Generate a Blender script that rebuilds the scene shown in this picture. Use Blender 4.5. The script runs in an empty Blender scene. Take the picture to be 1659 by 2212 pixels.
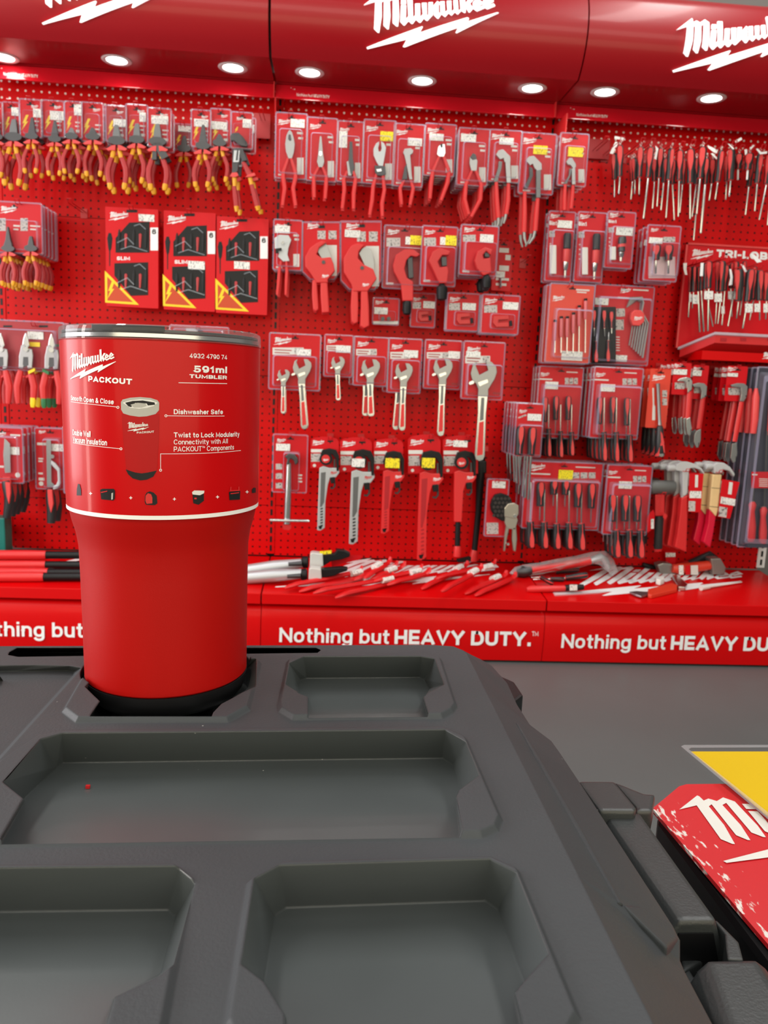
import bpy, bmesh, math, random
from mathutils import Vector, Matrix
random.seed(7)
C = bpy.context.scene.collection
SC = bpy.context.scene

# ------------------------------------------------------------------ camera
W, H, F = 1659.0, 2212.0, 1690.0
_p, _y, _r = math.radians(9.1), math.radians(4.2), math.radians(2.55)
CF = Vector((math.sin(_y)*math.cos(_p), math.cos(_y)*math.cos(_p), -math.sin(_p)))
_r0 = Vector((math.cos(_y), -math.sin(_y), 0)); _u0 = _r0.cross(CF)
CR = math.cos(_r)*_r0 + math.sin(_r)*_u0
CU = -math.sin(_r)*_r0 + math.cos(_r)*_u0
CO = Vector((0, 0, 0.86))
cd = bpy.data.cameras.new('camera'); cam = bpy.data.objects.new('camera', cd); C.objects.link(cam)
cd.sensor_fit = 'VERTICAL'; cd.sensor_height = 36.0; cd.sensor_width = 27.0
cd.lens = 36.0*F/H
cd.clip_start = 0.02
M3 = Matrix((CR, CU, -CF)).transposed()
cam.matrix_world = Matrix.Translation(CO) @ M3.to_4x4()
cd.dof.use_dof = True; cd.dof.focus_distance = 0.345; cd.dof.aperture_fstop = 32.0
SC.camera = cam

# ------------------------------------------------------------------ world, lights, exposure
SC.view_settings.view_transform = 'Standard'; SC.view_settings.look = 'None'
SC.view_settings.gamma = 1.0; SC.view_settings.use_curve_mapping = False
SC.view_settings.exposure = 0.18
SC.cycles.transparent_max_bounces = 32
SC.cycles.max_bounces = 8
wd = bpy.data.worlds.new('world'); SC.world = wd; wd.use_nodes = True
wn, wl = wd.node_tree.nodes, wd.node_tree.links
for n in list(wn): wn.remove(n)
wo = wn.new('ShaderNodeOutputWorld'); wb = wn.new('ShaderNodeBackground')
tc = wn.new('ShaderNodeTexCoord'); sx = wn.new('ShaderNodeSeparateXYZ'); ra = wn.new('ShaderNodeValToRGB')
mr = wn.new('ShaderNodeMapRange'); mr.inputs['From Min'].default_value = -1; mr.inputs['From Max'].default_value = 1
wl.new(tc.outputs['Generated'], sx.inputs[0]); wl.new(sx.outputs['Z'], mr.inputs['Value'])
wl.new(mr.outputs[0], ra.inputs[0]); wl.new(ra.outputs[0], wb.inputs['Color']); wl.new(wb.outputs[0], wo.inputs[0])
cr = ra.color_ramp
cr.elements[0].position = 0.42; cr.elements[0].color = (0.10, 0.10, 0.10, 1)
cr.elements[1].position = 1.0; cr.elements[1].color = (0.40, 0.42, 0.45, 1)
e = cr.elements.new(0.52); e.color = (0.42, 0.40, 0.34, 1)
e = cr.elements.new(0.62); e.color = (0.50, 0.49, 0.46, 1)
wb.inputs['Strength'].default_value = 0.62

def area(name, loc, size, power, col=(1, 1, 1), target=None, size_y=None):
    l = bpy.data.lights.new(name, 'AREA'); l.energy = power; l.color = col
    l.size = size
    if size_y: l.shape = 'RECTANGLE'; l.size_y = size_y
    o = bpy.data.objects.new(name, l); C.objects.link(o); o.location = loc
    d = (Vector(target) if target else Vector((loc[0], loc[1], 0))) - Vector(loc)
    o.rotation_euler = d.to_track_quat('-Z', 'Y').to_euler()
    return o
# the shop's ceiling light rows, over the aisle
area('ceiling_light_row', (-1.2, 1.45, 3.3), 0.25, 32, (1, 0.97, 0.93), None, 2.0)
area('ceiling_light_row', (1.4, 1.45, 3.3), 0.25, 32, (1, 0.97, 0.93), None, 2.0)
area('ceiling_light_row', (0.2, -0.3, 3.5), 2.6, 4, (1, 0.97, 0.93), None, 0.3)
# an added fill and the aisle row behind the photographer, and the shop's bright end to the side
area('warm_fill_panel', (0.2, -1.9, 1.15), 5.0, 40, (1, 0.90, 0.62), (0.1, 1.2, 0.8), 1.1)  # added unseen fill panel, brightens the lid trays from behind the camera
area('aisle_light_row', (0.2, -1.4, 2.9), 5.0, 44, (1, 0.95, 0.82), (0.1, 1.2, 0.8), 0.7)
area('side_aisle_light', (-2.4, 0.1, 1.2), 0.22, 26, (1, 0.93, 0.86), (-0.08, 0.385, 0.8), 1.8)
area('shop_end_light', (-2.6, 1.1, 1.3), 1.2, 50, (1, 0.94, 0.97), (-0.08, 0.385, 0.8), 1.8)

# ------------------------------------------------------------------ pixel -> place
def ray(px, py):
    return CF + CR*((px-W/2)/F) - CU*((py-H/2)/F)
def atY(px, py, Y):
    d = ray(px, py); return CO + d*((Y-CO.y)/d.y)
def atZ(px, py, Z):
    d = ray(px, py); return CO + d*((Z-CO.z)/d.z)
def zoom(x0, y0, x1, w=1659.0):
    """turns a reading in an enlarged crop into photograph pixels"""
    k = (x1-x0)/w
    return lambda X, Y: (x0+X*k, y0+Y*k)
def zz(z, pts): return [z(*p) for p in pts]

# ------------------------------------------------------------------ materials
MATS = {}
def mat(name, col=(0.5, 0.5, 0.5), rough=0.5, metal=0.0, spec=0.5, coat=0.0, emit=0.0, bump=0.0, bscale=400.0, vary=0.0, vscale=6.0):
    if name in MATS: return MATS[name]
    m = bpy.data.materials.new(name); m.use_nodes = True
    b = m.node_tree.nodes['Principled BSDF']; N, L = m.node_tree.nodes, m.node_tree.links
    b.inputs['Base Color'].default_value = (*col, 1); b.inputs['Roughness'].default_value = rough
    b.inputs['Metallic'].default_value = metal; b.inputs['Specular IOR Level'].default_value = spec
    b.inputs['Coat Weight'].default_value = coat; b.inputs['Coat Roughness'].default_value = 0.08
    if emit:
        b.inputs['Emission Color'].default_value = (*col, 1); b.inputs['Emission Strength'].default_value = emit
    if bump or vary:
        t = N.new('ShaderNodeTexCoord')
    if bump:
        n = N.new('ShaderNodeTexNoise'); n.inputs['Scale'].default_value = bscale; n.inputs['Detail'].default_value = 3
        bp = N.new('ShaderNodeBump'); bp.inputs['Strength'].default_value = bump; bp.inputs['Distance'].default_value = 0.001
        L.new(t.outputs['Object'], n.inputs['Vector']); L.new(n.outputs['Fac'], bp.inputs['Height']); L.new(bp.outputs[0], b.inputs['Normal'])
    if vary:
        n2 = N.new('ShaderNodeTexNoise'); n2.inputs['Scale'].default_value = vscale; n2.inputs['Detail'].default_value = 6
        mx = N.new('ShaderNodeMixRGB'); mx.blend_type = 'MIX'
        mx.inputs[1].default_value = (*col, 1); mx.inputs[2].default_value = (*[min(1, c*(1+vary)+0.01*vary) for c in col], 1)
        L.new(t.outputs['Object'], n2.inputs['Vector']); L.new(n2.outputs['Fac'], mx.inputs[0]); L.new(mx.outputs[0], b.inputs['Base Color'])
    MATS[name] = m; return m

def clear(name, tint=(1, 1, 1), base=0.05, edge=0.75, milk=(0.75, 0.73, 0.85), rough=0.06):
    """clear plastic film: see-through, with more sheen the flatter one looks along it"""
    if name in MATS: return MATS[name]
    m = bpy.data.materials.new(name); m.use_nodes = True
    N, L = m.node_tree.nodes, m.node_tree.links
    for n in list(N): N.remove(n)
    o = N.new('ShaderNodeOutputMaterial'); tr = N.new('ShaderNodeBsdfTransparent'); p = N.new('ShaderNodeBsdfPrincipled')
    tr.inputs[0].default_value = (*tint, 1)
    p.inputs['Base Color'].default_value = (*milk, 1); p.inputs['Roughness'].default_value = rough; p.inputs['Specular IOR Level'].default_value = 1.0
    lw = N.new('ShaderNodeLayerWeight'); lw.inputs['Blend'].default_value = 0.35
    r = N.new('ShaderNodeMapRange'); r.inputs['To Min'].default_value = base; r.inputs['To Max'].default_value = edge
    mx = N.new('ShaderNodeMixShader')
    L.new(lw.outputs['Facing'], r.inputs['Value']); L.new(r.outputs[0], mx.inputs[0])
    L.new(tr.outputs[0], mx.inputs[1]); L.new(p.outputs[0], mx.inputs[2]); L.new(mx.outputs[0], o.inputs[0])
    MATS[name] = m; return m

RED = mat('red_enamel', (0.62, 0.001, 0.002), 0.36, spec=0.16, coat=0.06)
RED_M = mat('red_header_panel', (0.33, 0.0012, 0.006), 0.34, spec=0.35, coat=0.12)
RED_CARD = mat('red_card', (0.62, 0.004, 0.010), 0.40, spec=0.25)
RED_PLAS = mat('red_plastic', (0.62, 0.018, 0.020), 0.40)
RED_DIP = mat('red_dipped_grip', (0.66, 0.022, 0.024), 0.36)
RED_DARK = mat('dark_red_card', (0.40, 0.006, 0.012), 0.45)
VDE_RED = mat('insulated_red_grip', (0.42, 0.018, 0.022), 0.42)
YEL = mat('yellow_print', (0.90, 0.62, 0.01), 0.45)
YEL_GRIP = mat('yellow_grip', (0.80, 0.36, 0.008), 0.45)
YEL_TAG = mat('yellow_sticker', (0.90, 0.74, 0.01), 0.5)
WHITE = mat('white_print', (0.86, 0.86, 0.86), 0.5)
OFFW = mat('off_white_card', (0.74, 0.72, 0.68), 0.55)
BLACK = mat('black_plastic', (0.006, 0.006, 0.007), 0.42, spec=0.3)
BLACKR = mat('black_rubber', (0.008, 0.008, 0.009), 0.5, spec=0.3)
GREY_P = mat('grey_plastic', (0.06, 0.06, 0.065), 0.45)
STEEL = mat('bright_steel', (0.62, 0.62, 0.63), 0.22, metal=1.0)
STEEL_B = mat('brushed_steel', (0.36, 0.36, 0.37), 0.40, metal=1.0)
STEEL_D = mat('dark_steel', (0.085, 0.085, 0.09), 0.40, metal=0.8)
STEEL_G = mat('grey_steel', (0.17, 0.175, 0.18), 0.42, metal=0.7)
ALU = mat('cast_aluminium', (0.52, 0.54, 0.56), 0.45, metal=0.6)
WOOD = mat('ash_wood', (0.62, 0.42, 0.22), 0.5, vary=0.3, vscale=30)
FILM = clear('clear_blister', base=0.008, edge=0.50, milk=(0.42, 0.41, 0.50))
FILM_E = clear('blister_edge', base=0.30, edge=0.85, milk=(0.50, 0.48, 0.66))

# ------------------------------------------------------------------ mesh builder
class MB:
    def __init__(s): s.v = []; s.f = []; s.m = []
    def add(s, vs, fs, mi=0):
        k = len(s.v); s.v += [Vector(v) for v in vs]
        for f in fs: s.f.append([i+k for i in f]); s.m.append(mi)
        return s
    def prism(s, front, off, mi=0, caps=True, back=True, mi_side=None):
        n = len(front); off = Vector(off)
        vs = [Vector(p) for p in front] + [Vector(p)+off for p in front]
        fs = [[i, (i+1) % n, (i+1) % n+n, i+n] for i in range(n)]
        s.add(vs, fs, mi if mi_side is None else mi_side)
        k = len(s.v)-2*n
        if caps:
            s.f.append([k+i for i in range(n)][::-1]); s.m.append(mi)
        if back:
            s.f.append([k+n+i for i in range(n)]); s.m.append(mi)
        return s
    def poly(s, pts, mi=0):
        return s.add(pts, [list(range(len(pts)))], mi)
    def loft(s, A, B, mi=0, cap_a=True, cap_b=True):
        n = len(A)
        s.add(list(A)+list(B), [[i, (i+1) % n, (i+1) % n+n, i+n] for i in range(n)], mi)
        k = len(s.v)-2*n
        if cap_a: s.f.append([k+i for i in range(n)][::-1]); s.m.append(mi)
        if cap_b: s.f.append([k+n+i for i in range(n)]); s.m.append(mi)
        return s
    def box(s, c, d, mi=0, R=None):
        c = Vector(c); h = Vector(d)/2; vs = []
        for x in (-1, 1):
            for y in (-1, 1):
                for z in (-1, 1):
                    p = Vector((x*h.x, y*h.y, z*h.z)); vs.append(c + (R @ p if R else p))
        return s.add(vs, [[0, 1, 3, 2], [4, 6, 7, 5], [0, 4, 5, 1], [2, 3, 7, 6], [0, 2, 6, 4], [1, 5, 7, 3]], mi)
    def tube(s, path, rad, n=8, mi=0, flat=1.0, flatdir=(0, 1, 0), cap=True):
        """tube along a path; radii per point; flat < 1 squeezes it along flatdir"""
        P = [Vector(p) for p in path]; m = len(P)
        if not hasattr(rad, '__len__'): rad = [rad]*m
        fd = Vector(flatdir).normalized(); rings = []
        for i in range(m):
            t = (P[min(i+1, m-1)]-P[max(i-1, 0)]).normalized()
            b = fd - t*fd.dot(t)
            if b.length < 1e-4: b = t.orthogonal()
            b.normalize(); a = t.cross(b)
            rings.append([P[i] + (a*math.cos(q)+b*math.sin(q)*flat)*rad[i] for q in [2*math.pi*j/n for j in range(n)]])
        vs = [v for r in rings for v in r]
        fs = [[i*n+j, i*n+(j+1) % n, (i+1)*n+(j+1) % n, (i+1)*n+j] for i in range(m-1) for j in range(n)]
        if cap: fs += [list(range(n))[::-1], [(m-1)*n+j for j in range(n)]]
        return s.add(vs, fs, mi)
    def lathe(s, prof, n=48, mi=0, axis=Vector((0, 0, 1)), o=Vector((0, 0, 0)), closed=False):
        """profile of (radius, height) turned about axis through o"""
        ax = Vector(axis).normalized(); a = ax.orthogonal().normalized(); b = ax.cross(a); o = Vector(o)
        if abs(ax.z) > 0.99: a = Vector((1, 0, 0)); b = ax.cross(a)
        vs = [o + ax*h + (a*math.cos(2*math.pi*j/n)+b*math.sin(2*math.pi*j/n))*r for r, h in prof for j in range(n)]
        m = len(prof)
        fs = [[i*n+j, i*n+(j+1) % n, (i+1)*n+(j+1) % n, (i+1)*n+j] for i in range(m-1) for j in range(n)]
        if prof[0][0] > 1e-6: fs.append(list(range(n))[::-1])
        if prof[-1][0] > 1e-6: fs.append([(m-1)*n+j for j in range(n)])
        return s.add(vs, fs, mi)
    def build(s, name, mats, parent=None, smooth=False, origin=None, bevel=0, seg=2, recalc=True):
        me = bpy.data.meshes.new(name)
        o = bpy.data.objects.new(name, me); C.objects.link(o)
        base = Vector((0, 0, 0))
        if parent is not None:
            q = parent
            while q: base += q.location; q = q.parent
            o.parent = parent
        elif origin is not None:
            base = Vector(origin); o.location = base
        me.from_pydata([v-base for v in s.v], [], s.f)
        if not isinstance(mats, (list, tuple)): mats = [mats]
        for m in mats: me.materials.append(m)
        for p, k in zip(me.polygons, s.m): p.material_index = k
        bm = bmesh.new(); bm.from_mesh(me)
        bmesh.ops.remove_doubles(bm, verts=bm.verts, dist=1e-6)
        if recalc: bmesh.ops.recalc_face_normals(bm, faces=bm.faces)
        if bevel:
            es = [e for e in bm.edges if len(e.link_faces) == 2 and e.calc_face_angle(0) > 0.5]
            bmesh.ops.bevel(bm, geom=es, offset=bevel, segments=seg, affect='EDGES', profile=0.6, clamp_overlap=True)
        if smooth:
            for f in bm.faces: f.smooth = True
            for e in bm.edges:
                if len(e.link_faces) == 2 and e.calc_face_angle(0) > 0.7: e.smooth = False
        bm.to_mesh(me); bm.free(); me.update()
        return o

GROUPS = {}
def tag(o, label=None, cat=None, group=None, kind=None):
    if label: o['label'] = ' '.join(label.split()[:16])
    if cat: o['category'] = cat
    if group: o['group'] = group
    if kind: o['kind'] = kind
    return o
def thing(name, loc, label, cat, group=None):
    o = bpy.data.objects.new(name, None); C.objects.link(o); o.location = loc; o.empty_display_size = 0.02
    return tag(o, label, cat, group)
def dup(root, delta, label, rot=None):
    """copy of a thing with copies of its parts and sub-parts (they share mesh data)"""
    r = root.copy(); C.objects.link(r); r.location = root.location + Vector(delta)
    if rot: r.rotation_euler = rot
    r['label'] = label
    def rec(a, b):
        for ch in a.children:
            c = ch.copy(); C.objects.link(c); c.parent = b; rec(ch, c)
    rec(root, r)
    return r

# ------------------------------------------------------------------ lettering
_TX = {}
def stroke(path, w, closed=False):
    """quads of a broad pen line through 2d points"""
    P = [Vector(p) for p in path]; L = []; R = []; n = len(P)
    for i in range(n):
        a = P[i]-P[i-1] if (i or closed) else P[1]-P[0]
        b = P[(i+1) % n]-P[i] if (i < n-1 or closed) else a
        a.normalize(); b.normalize(); t = a+b
        t = t.normalized() if t.length > 1e-4 else a
        q = Vector((-t.y, t.x)); k = w/2/max(0.6, q.dot(Vector((-a.y, a.x))))
        L.append(P[i]+q*k); R.append(P[i]-q*k)
    return [tuple(v) for v in L+R], [[i, (i+1) % n, n+(i+1) % n, n+i] for i in range(n if closed else n-1)]
def _A(cx, cy, rx, ry, a0, a1, n=12):
    o = []
    for k in range(n+1):
        t = math.radians(a0+(a1-a0)*k/n); c, s = math.cos(t), math.sin(t); e = 0.86
        o.append((cx+rx*math.copysign(abs(c)**e, c), cy+ry*math.copysign(abs(s)**e, s)))
    return o
_X = 0.74
def _glyphs():
    A = _A; X = _X; ring = lambda h: ('c', A(.5, h/2, .5, h/2, 0, 360, 24)[:-1])
    arch = A(.5, X-.33, .5, .33, 180, 0)
    G = {
     'N': (.82, [[(0,0),(0,1)], [(0,1),(1,0)], [(1,0),(1,1)]]), 'H': (.80, [[(0,0),(0,1)], [(1,0),(1,1)], [(0,.5),(1,.5)]]),
     'E': (.68, [[(1,0),(0,0),(0,1),(1,1)], [(0,.5),(.92,.5)]]), 'F': (.66, [[(0,0),(0,1),(1,1)], [(0,.5),(.9,.5)]]), 'L': (.62, [[(0,1),(0,0),(1,0)]]), 'I': (.22, [[(.5,0),(.5,1)]]),
     'A': (.86, [[(0,0),(.5,1),(1,0)], [(.2,.26),(.8,.26)]]), 'V': (.84, [[(0,1),(.5,0),(1,1)]]), 'Y': (.84, [[(0,1),(.5,.45),(1,1)], [(.5,.45),(.5,0)]]),
     'T': (.76, [[(0,1),(1,1)], [(.5,1),(.5,0)]]), 'U': (.80, [[(0,1)]+A(.5,.4,.5,.4,180,360)+[(1,1)]]), 'O': (.90, [ring(1)]), 'C': (.84, [A(.5,.5,.5,.5,42,318,18)]),
     'D': (.82, [[(.4,1),(0,1),(0,0),(.4,0)]+A(.45,.5,.55,.5,-90,90)]), 'P': (.74, [[(0,0),(0,1),(.55,1)]+A(.6,.72,.4,.28,90,-90)+[(0,.44)]]),
     'R': (.78, [[(0,0),(0,1),(.55,1)]+A(.6,.74,.4,.26,90,-90)+[(0,.48)], [(.55,.48),(1,0)]]), 'K': (.80, [[(0,0),(0,1)], [(1,1),(.05,.42)], [(.38,.62),(1,0)]]),
     'B': (.76, [[(0,0),(0,1),(.55,1)]+A(.58,.76,.36,.24,90,-90)+[(0,.52)], [(0,.52),(.6,.52)]+A(.6,.26,.4,.26,90,-90)+[(0,0)]]),
     'M': (.98, [[(0,0),(0,1),(.5,.15),(1,1),(1,0)]]), 'W': (1.12, [[(0,1),(.25,0),(.5,1),(.75,0),(1,1)]]), 'S': (.76, [A(.5,.75,.46,.25,20,270)+A(.5,.25,.5,.25,90,-160)]), '-': (.4, [[(0,.42),(1,.42)]]),
     'o': (.66, [ring(X)]), 'e': (.66, [[(.04,.40),(1,.40)]+A(.5,X/2,.5,X/2,5,325,18)]), 'c': (.62, [A(.5,X/2,.5,X/2,45,315,16)]), 's': (.58, [A(.5,.55,.46,.19,20,270)+A(.5,.185,.5,.185,90,-160)]),
     'n': (.62, [[(0,0),(0,X)], [(0,X-.33)]+arch+[(1,0)]]), 'm': (.98, [[(0,0),(0,X)], A(.25,X-.28,.25,.28,180,0)+[(.5,0)], A(.75,X-.28,.25,.28,180,0)+[(1,0)]]),
     'h': (.62, [[(0,0),(0,1)], [(0,X-.33)]+arch+[(1,0)]]), 'u': (.62, [[(1,X),(1,0)], [(0,X)]+A(.5,.33,.5,.33,180,360)+[(1,X)]]), 'r': (.42, [[(0,0),(0,X)], A(.7,X-.36,.7,.36,180,80)]),
     'b': (.66, [[(0,0),(0,1)], ring(X)]), 'd': (.66, [[(1,0),(1,1)], ring(X)]), 'p': (.66, [[(0,-.28),(0,X)], ring(X)]), 'g': (.66, [ring(X), [(1,X)]+A(.5,-.08,.5,.20,0,-150)]),
     'a': (.64, [A(.5,.52,.48,.22,160,0)+[(1,0)], ('c', A(.5,.21,.5,.21,0,360,16)[:-1])]), 't': (.42, [[(.4,.96)]+A(.8,.2,.4,.2,180,275)], ) , 'f': (.42, [[(.4,0)]+A(.8,.8,.4,.2,180,85), [(0,X),(.95,X)]]),
     'i': (.22, [[(.5,0),(.5,X)]]), 'l': (.22, [[(.5,0),(.5,1)]]), 'k': (.62, [[(0,0),(0,1)], [(.95,X),(.05,.28)], [(.35,.45),(1,0)]]), 'v': (.62, [[(0,X),(.5,0),(1,X)]]), 'w': (.92, [[(0,X),(.25,0),(.5,X),(.75,0),(1,X)]]),
     'y': (.62, [[(0,X),(.5,0)], [(1,X),(.42,-.22),(.1,-.28)]]), '&': (.84, [[(1,0),(.22,.68)]+A(.42,.82,.22,.18,200,-20)+[(.12,.36)]+A(.38,.22,.38,.22,150,330)+[(.95,.42)]]), '.': (.24, [[(.5,0),(.5,.08)]]),
     '4': (.72, [[(.72,0),(.72,1),(0,.24),(1,.24)]]), '9': (.70, [('c', A(.5,.68,.5,.32,0,360,18)[:-1]), A(.5,.5,.5,.5,20,-118)]), '3': (.70, [A(.48,.75,.44,.25,150,-90)+A(.5,.25,.5,.25,90,-155)]), '2': (.70, [A(.5,.7,.5,.3,165,-35)+[(0,0),(1,0)]]),
     '7': (.68, [[(0,1),(1,1),(.35,0)]]), '0': (.70, [ring(1)]), '5': (.70, [[(.92,1),(.15,1),(.06,.5)]+A(.48,.32,.52,.32,140,-155)]), '1': (.46, [[(0,.78),(.7,1),(.7,0)]]), '6': (.70, [('c', A(.5,.32,.5,.32,0,360,18)[:-1]), A(.5,.5,.5,.5,40,200)]), '8': (.70, [('c', A(.5,.76,.44,.24,0,360,16)[:-1]), ('c', A(.5,.26,.5,.26,0,360,16)[:-1])]),
    }
    G['t'] = (.44, [[(.4,.96)]+A(.85,.2,.45,.2,180,275), [(0,X),(.95,X)]])
    return G
GL = _glyphs()
def text2d(s, bold=0.0, shear=0.0, space=1.0):
    """flat sans letters as (verts2d, faces, width), baseline at 0, capitals 0.72 high"""
    key = (s, bold)
    if key in _TX: return _TX[key]
    w = 0.125+bold*1.75; vs = []; fs = []; x = 0.0; ly = 0
    def my(y):
        for a, b, ma, mb_ in ((-.28, 0, -.28+w/2, w/2), (0, _X, w/2, _X-w/2), (_X, 1, _X-w/2, 1-w/2)):
            if y <= b or b == 1: return ma+(y-a)/(b-a)*(mb_-ma)
    for ch in s.replace('\u2122', '\u00b0'):
        if ch == ' ': x += 0.34; continue
        if ch == '\u00b0':
            for gx, gl in ((0, 'T'), (.34, 'M')):
                for st in GL[gl][1]:
                    v, f = stroke([(x+gx+p*.26, .62+q*.36) for p, q in st], .07); k = len(vs); ly += 1; vs += [(p, q, ly % 7) for p, q in v]; fs += [[i+k for i in g] for g in f]
            x += .72; continue
        gw, st = GL[ch]; gw = gw*(0.9+bold*2.4)
        gw = max(gw, w) if ch in 'Iil.' else gw
        for q in st:
            cl = isinstance(q, tuple); pts = q[1] if cl else q
            pts = [(x+w/2+p*(gw-w), my(y)) for p, y in pts]
            if not cl and len(pts) > 1:                 # square off the ends
                for e0, e1 in ((0, 1), (-1, -2)):
                    d = Vector(pts[e0])-Vector(pts[e1])
                    if d.length > 1e-5: d.normalize(); pts[e0] = (pts[e0][0]+d.x*w/2*0.96, pts[e0][1]+d.y*w/2*0.96)
            v, f = stroke(pts, w, cl); k = len(vs); ly += 1; vs += [(p, q, ly % 7) for p, q in v]; fs += [[i+k for i in g] for g in f]
        if ch == 'i':
            k = len(vs); c = x+gw/2; vs += [(c-w/2, .845, 0), (c+w/2, .845, 0), (c+w/2, 1, 0), (c-w/2, 1, 0)]; fs.append([k, k+1, k+2, k+3])
        x += gw+0.085+0.25*w*0.4
    x1 = max(v[0] for v in vs); x0 = min(v[0] for v in vs)
    vs = [((v[0]-x0)*.72, v[1]*.72, v[2]) for v in vs]
    _TX[key] = (vs, fs, (x1-x0)*.72); return _TX[key]
def _r2(x, y): return (1258+1.35*(x-878), 582+1.34*(y-260))
LOGO = [
 [(145,355),(425,135),(437,145),(435,212),(495,178),(545,215),(635,155),(697,215),(655,560),(615,712),(595,712),(540,655),(608,240),(555,272),(520,560),(465,755),(445,755),(393,695),(468,266),(425,298),(385,560),(310,808),(290,808),(238,750),(330,287)],
 [(735,248),(808,250),(800,325),(720,325)],
 [(715,355),(795,358),(752,592),(800,545),(838,190),(918,192),(868,565),(908,530),(940,325),(1015,322),(980,560),(1030,510),(1045,312),(1120,308),(1088,535),(1115,520),(1150,300),(1218,297),(1185,520),(1085,620),(1068,615),(1035,580),(975,650),(955,650),(910,600),(848,672),(830,668),(793,625),(720,697),(705,695),(660,635)],
 [(1225,350),(1290,275),(1335,310),(1300,335),(1280,480),(1312,515),(1262,583),(1245,580),(1200,520)],
 [(1335,282),(1402,275),(1378,475),(1425,435),(1440,270),(1510,265),(1480,465),(1530,420),(1545,255),(1612,250),(1590,450),(1632,415),(1665,80),(1740,70),(1722,310),(1815,190),(1885,205),(1790,312),(1830,400),(1768,470),(1750,465),(1722,372),(1700,472),(1685,478),(1640,440),(1575,508),(1535,467),(1475,528),(1435,485),(1372,553),(1305,492)],
 [(85,1020),(990,710),(998,725),(945,805),(1713,562),(1737,579),(1713,633),(2192,471),(2219,479),(1517,823),(1497,816),(1544,736),(680,1025),(652,1018),(725,912),(95,1042)],
]
LOGO_STROKES = [([_r2(x+dx, y+dy) for x, y in ((1345,88),(1408,45),(1366,8),(1328,50),(1318,115),(1346,140),(1432,100))], 46) for dx, dy in ((0, 0), (124, -30))]
def logo2d():
    """the maker's script mark: (verts, faces) in units of its bolt's width, y up, bolt tip at 0,0; first the letters, then the bolt"""
    if 'logo' in _TX: return _TX['logo']
    vs = []; fs = []
    for j, pl in enumerate(LOGO):
        k = len(vs); vs += [(x, y, j) for x, y in pl]; fs.append(list(range(k, k+len(pl))))
    for pth, w in LOGO_STROKES:
        v, f = stroke(pth, w); k = len(vs); vs += [(x, y, 7+w % 2+(pth[0][0] > 1930)) for x, y in v]; fs += [[i+k for i in q] for q in f]
    vs = [((x-85)/2130.0, (1030-y)/2130.0, j) for x, y, j in vs]
    _TX['logo'] = (vs, fs); return _TX['logo']
def flat2d(mb, vf, fn, mi=0, up=Vector((0, -1, 0)), k=3e-5):
    """place flat artwork through a mapping fn(u, v) -> place; overlapping pen lines lie in thin layers"""
    mb.add([fn(v[0], v[1])+(up*(k*v[2]) if len(v) > 2 else Vector()) for v in vf[0]], vf[1], mi); return mb
def cut2d(vf, du, dv=None):
    """the same artwork sliced into strips so that it can follow a curve"""
    bm = bmesh.new(); V = [bm.verts.new((v[0], v[1], v[2]*1e-6 if len(v) > 2 else 0)) for v in vf[0]]
    for f in vf[1]:
        try: bm.faces.new([V[i] for i in f])
        except ValueError: pass
    bmesh.ops.triangulate(bm, faces=bm.faces)
    for ax, d in ((0, du), (1, dv)):
        if not d: continue
        lo = min(v.co[ax] for v in bm.verts); hi = max(v.co[ax] for v in bm.verts); k = math.floor(lo/d)+1
        while k*d < hi:
            co = [0, 0, 0]; no = [0, 0, 0]; co[ax] = k*d; no[ax] = 1
            bmesh.ops.bisect_plane(bm, geom=bm.verts[:]+bm.edges[:]+bm.faces[:], plane_co=co, plane_no=no); k += 1
    bm.verts.index_update()
    r = ([(v.co.x, v.co.y, v.co.z*1e6) for v in bm.verts], [[v.index for v in f.verts] for f in bm.faces]); bm.free(); return r
# ================================================================== the setting
D = 2.73
SEAM = [-1.09, -0.195, 0.705, 1.605]
def struct(o): o['kind'] = 'structure'; return o
CONC = mat('grey_concrete', (0.088, 0.103, 0.102), 0.42, bump=0.05, bscale=60, vary=0.25, vscale=3)
b = MB(); b.box((0, 1, -0.05), (9, 9, 0.1)); struct(b.build('floor', CONC))
b = MB(); b.box((0, 3.0, 1.9), (9, 0.1, 3.8)); struct(b.build('wall_back', mat('grey_wall', (0.17, 0.155, 0.145), 0.7)))

# ---- pegboard: red enamelled sheet with a hole every 25 mm
def pegmat(name, hole):
    m = mat(name, (0.62, 0.001, 0.002), 0.40, spec=0.15, coat=0.02)
    N, L = m.node_tree.nodes, m.node_tree.links; B = N['Principled BSDF']
    t = N.new('ShaderNodeTexCoord'); s = N.new('ShaderNodeSeparateXYZ'); L.new(t.outputs['Object'], s.inputs[0])
    def mth(op, a, bb=None):
        n = N.new('ShaderNodeMath'); n.operation = op
        for i, v in enumerate((a, bb)):
            if v is None: continue
            if isinstance(v, (int, float)): n.inputs[i].default_value = v
            else: L.new(v, n.inputs[i])
        return n.outputs[0]
    p = 0.0246
    ds = []
    for ax in ('X', 'Z'):
        f = mth('SUBTRACT', mth('FRACT', mth('DIVIDE', mth('ADD', s.outputs[ax], 100*p), p)), 0.5)
        ds.append(mth('MULTIPLY', f, f))
    r = mth('SQRT', mth('ADD', ds[0], ds[1])); k = mth('LESS_THAN', r, 0.14)
    mx = N.new('ShaderNodeMixRGB'); L.new(k, mx.inputs[0])
    mx.inputs[1].default_value = (0.62, 0.001, 0.002, 1); mx.inputs[2].default_value = (*hole, 1)
    L.new(mx.outputs[0], B.inputs['Base Color'])
    return m
PEG = pegmat('red_pegboard', (0.05, 0.002, 0.003)); PEGW = pegmat('red_pegboard_pale_holes', (0.85, 0.80, 0.72))  # second version, for the top strip, has its holes coloured pale
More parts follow.
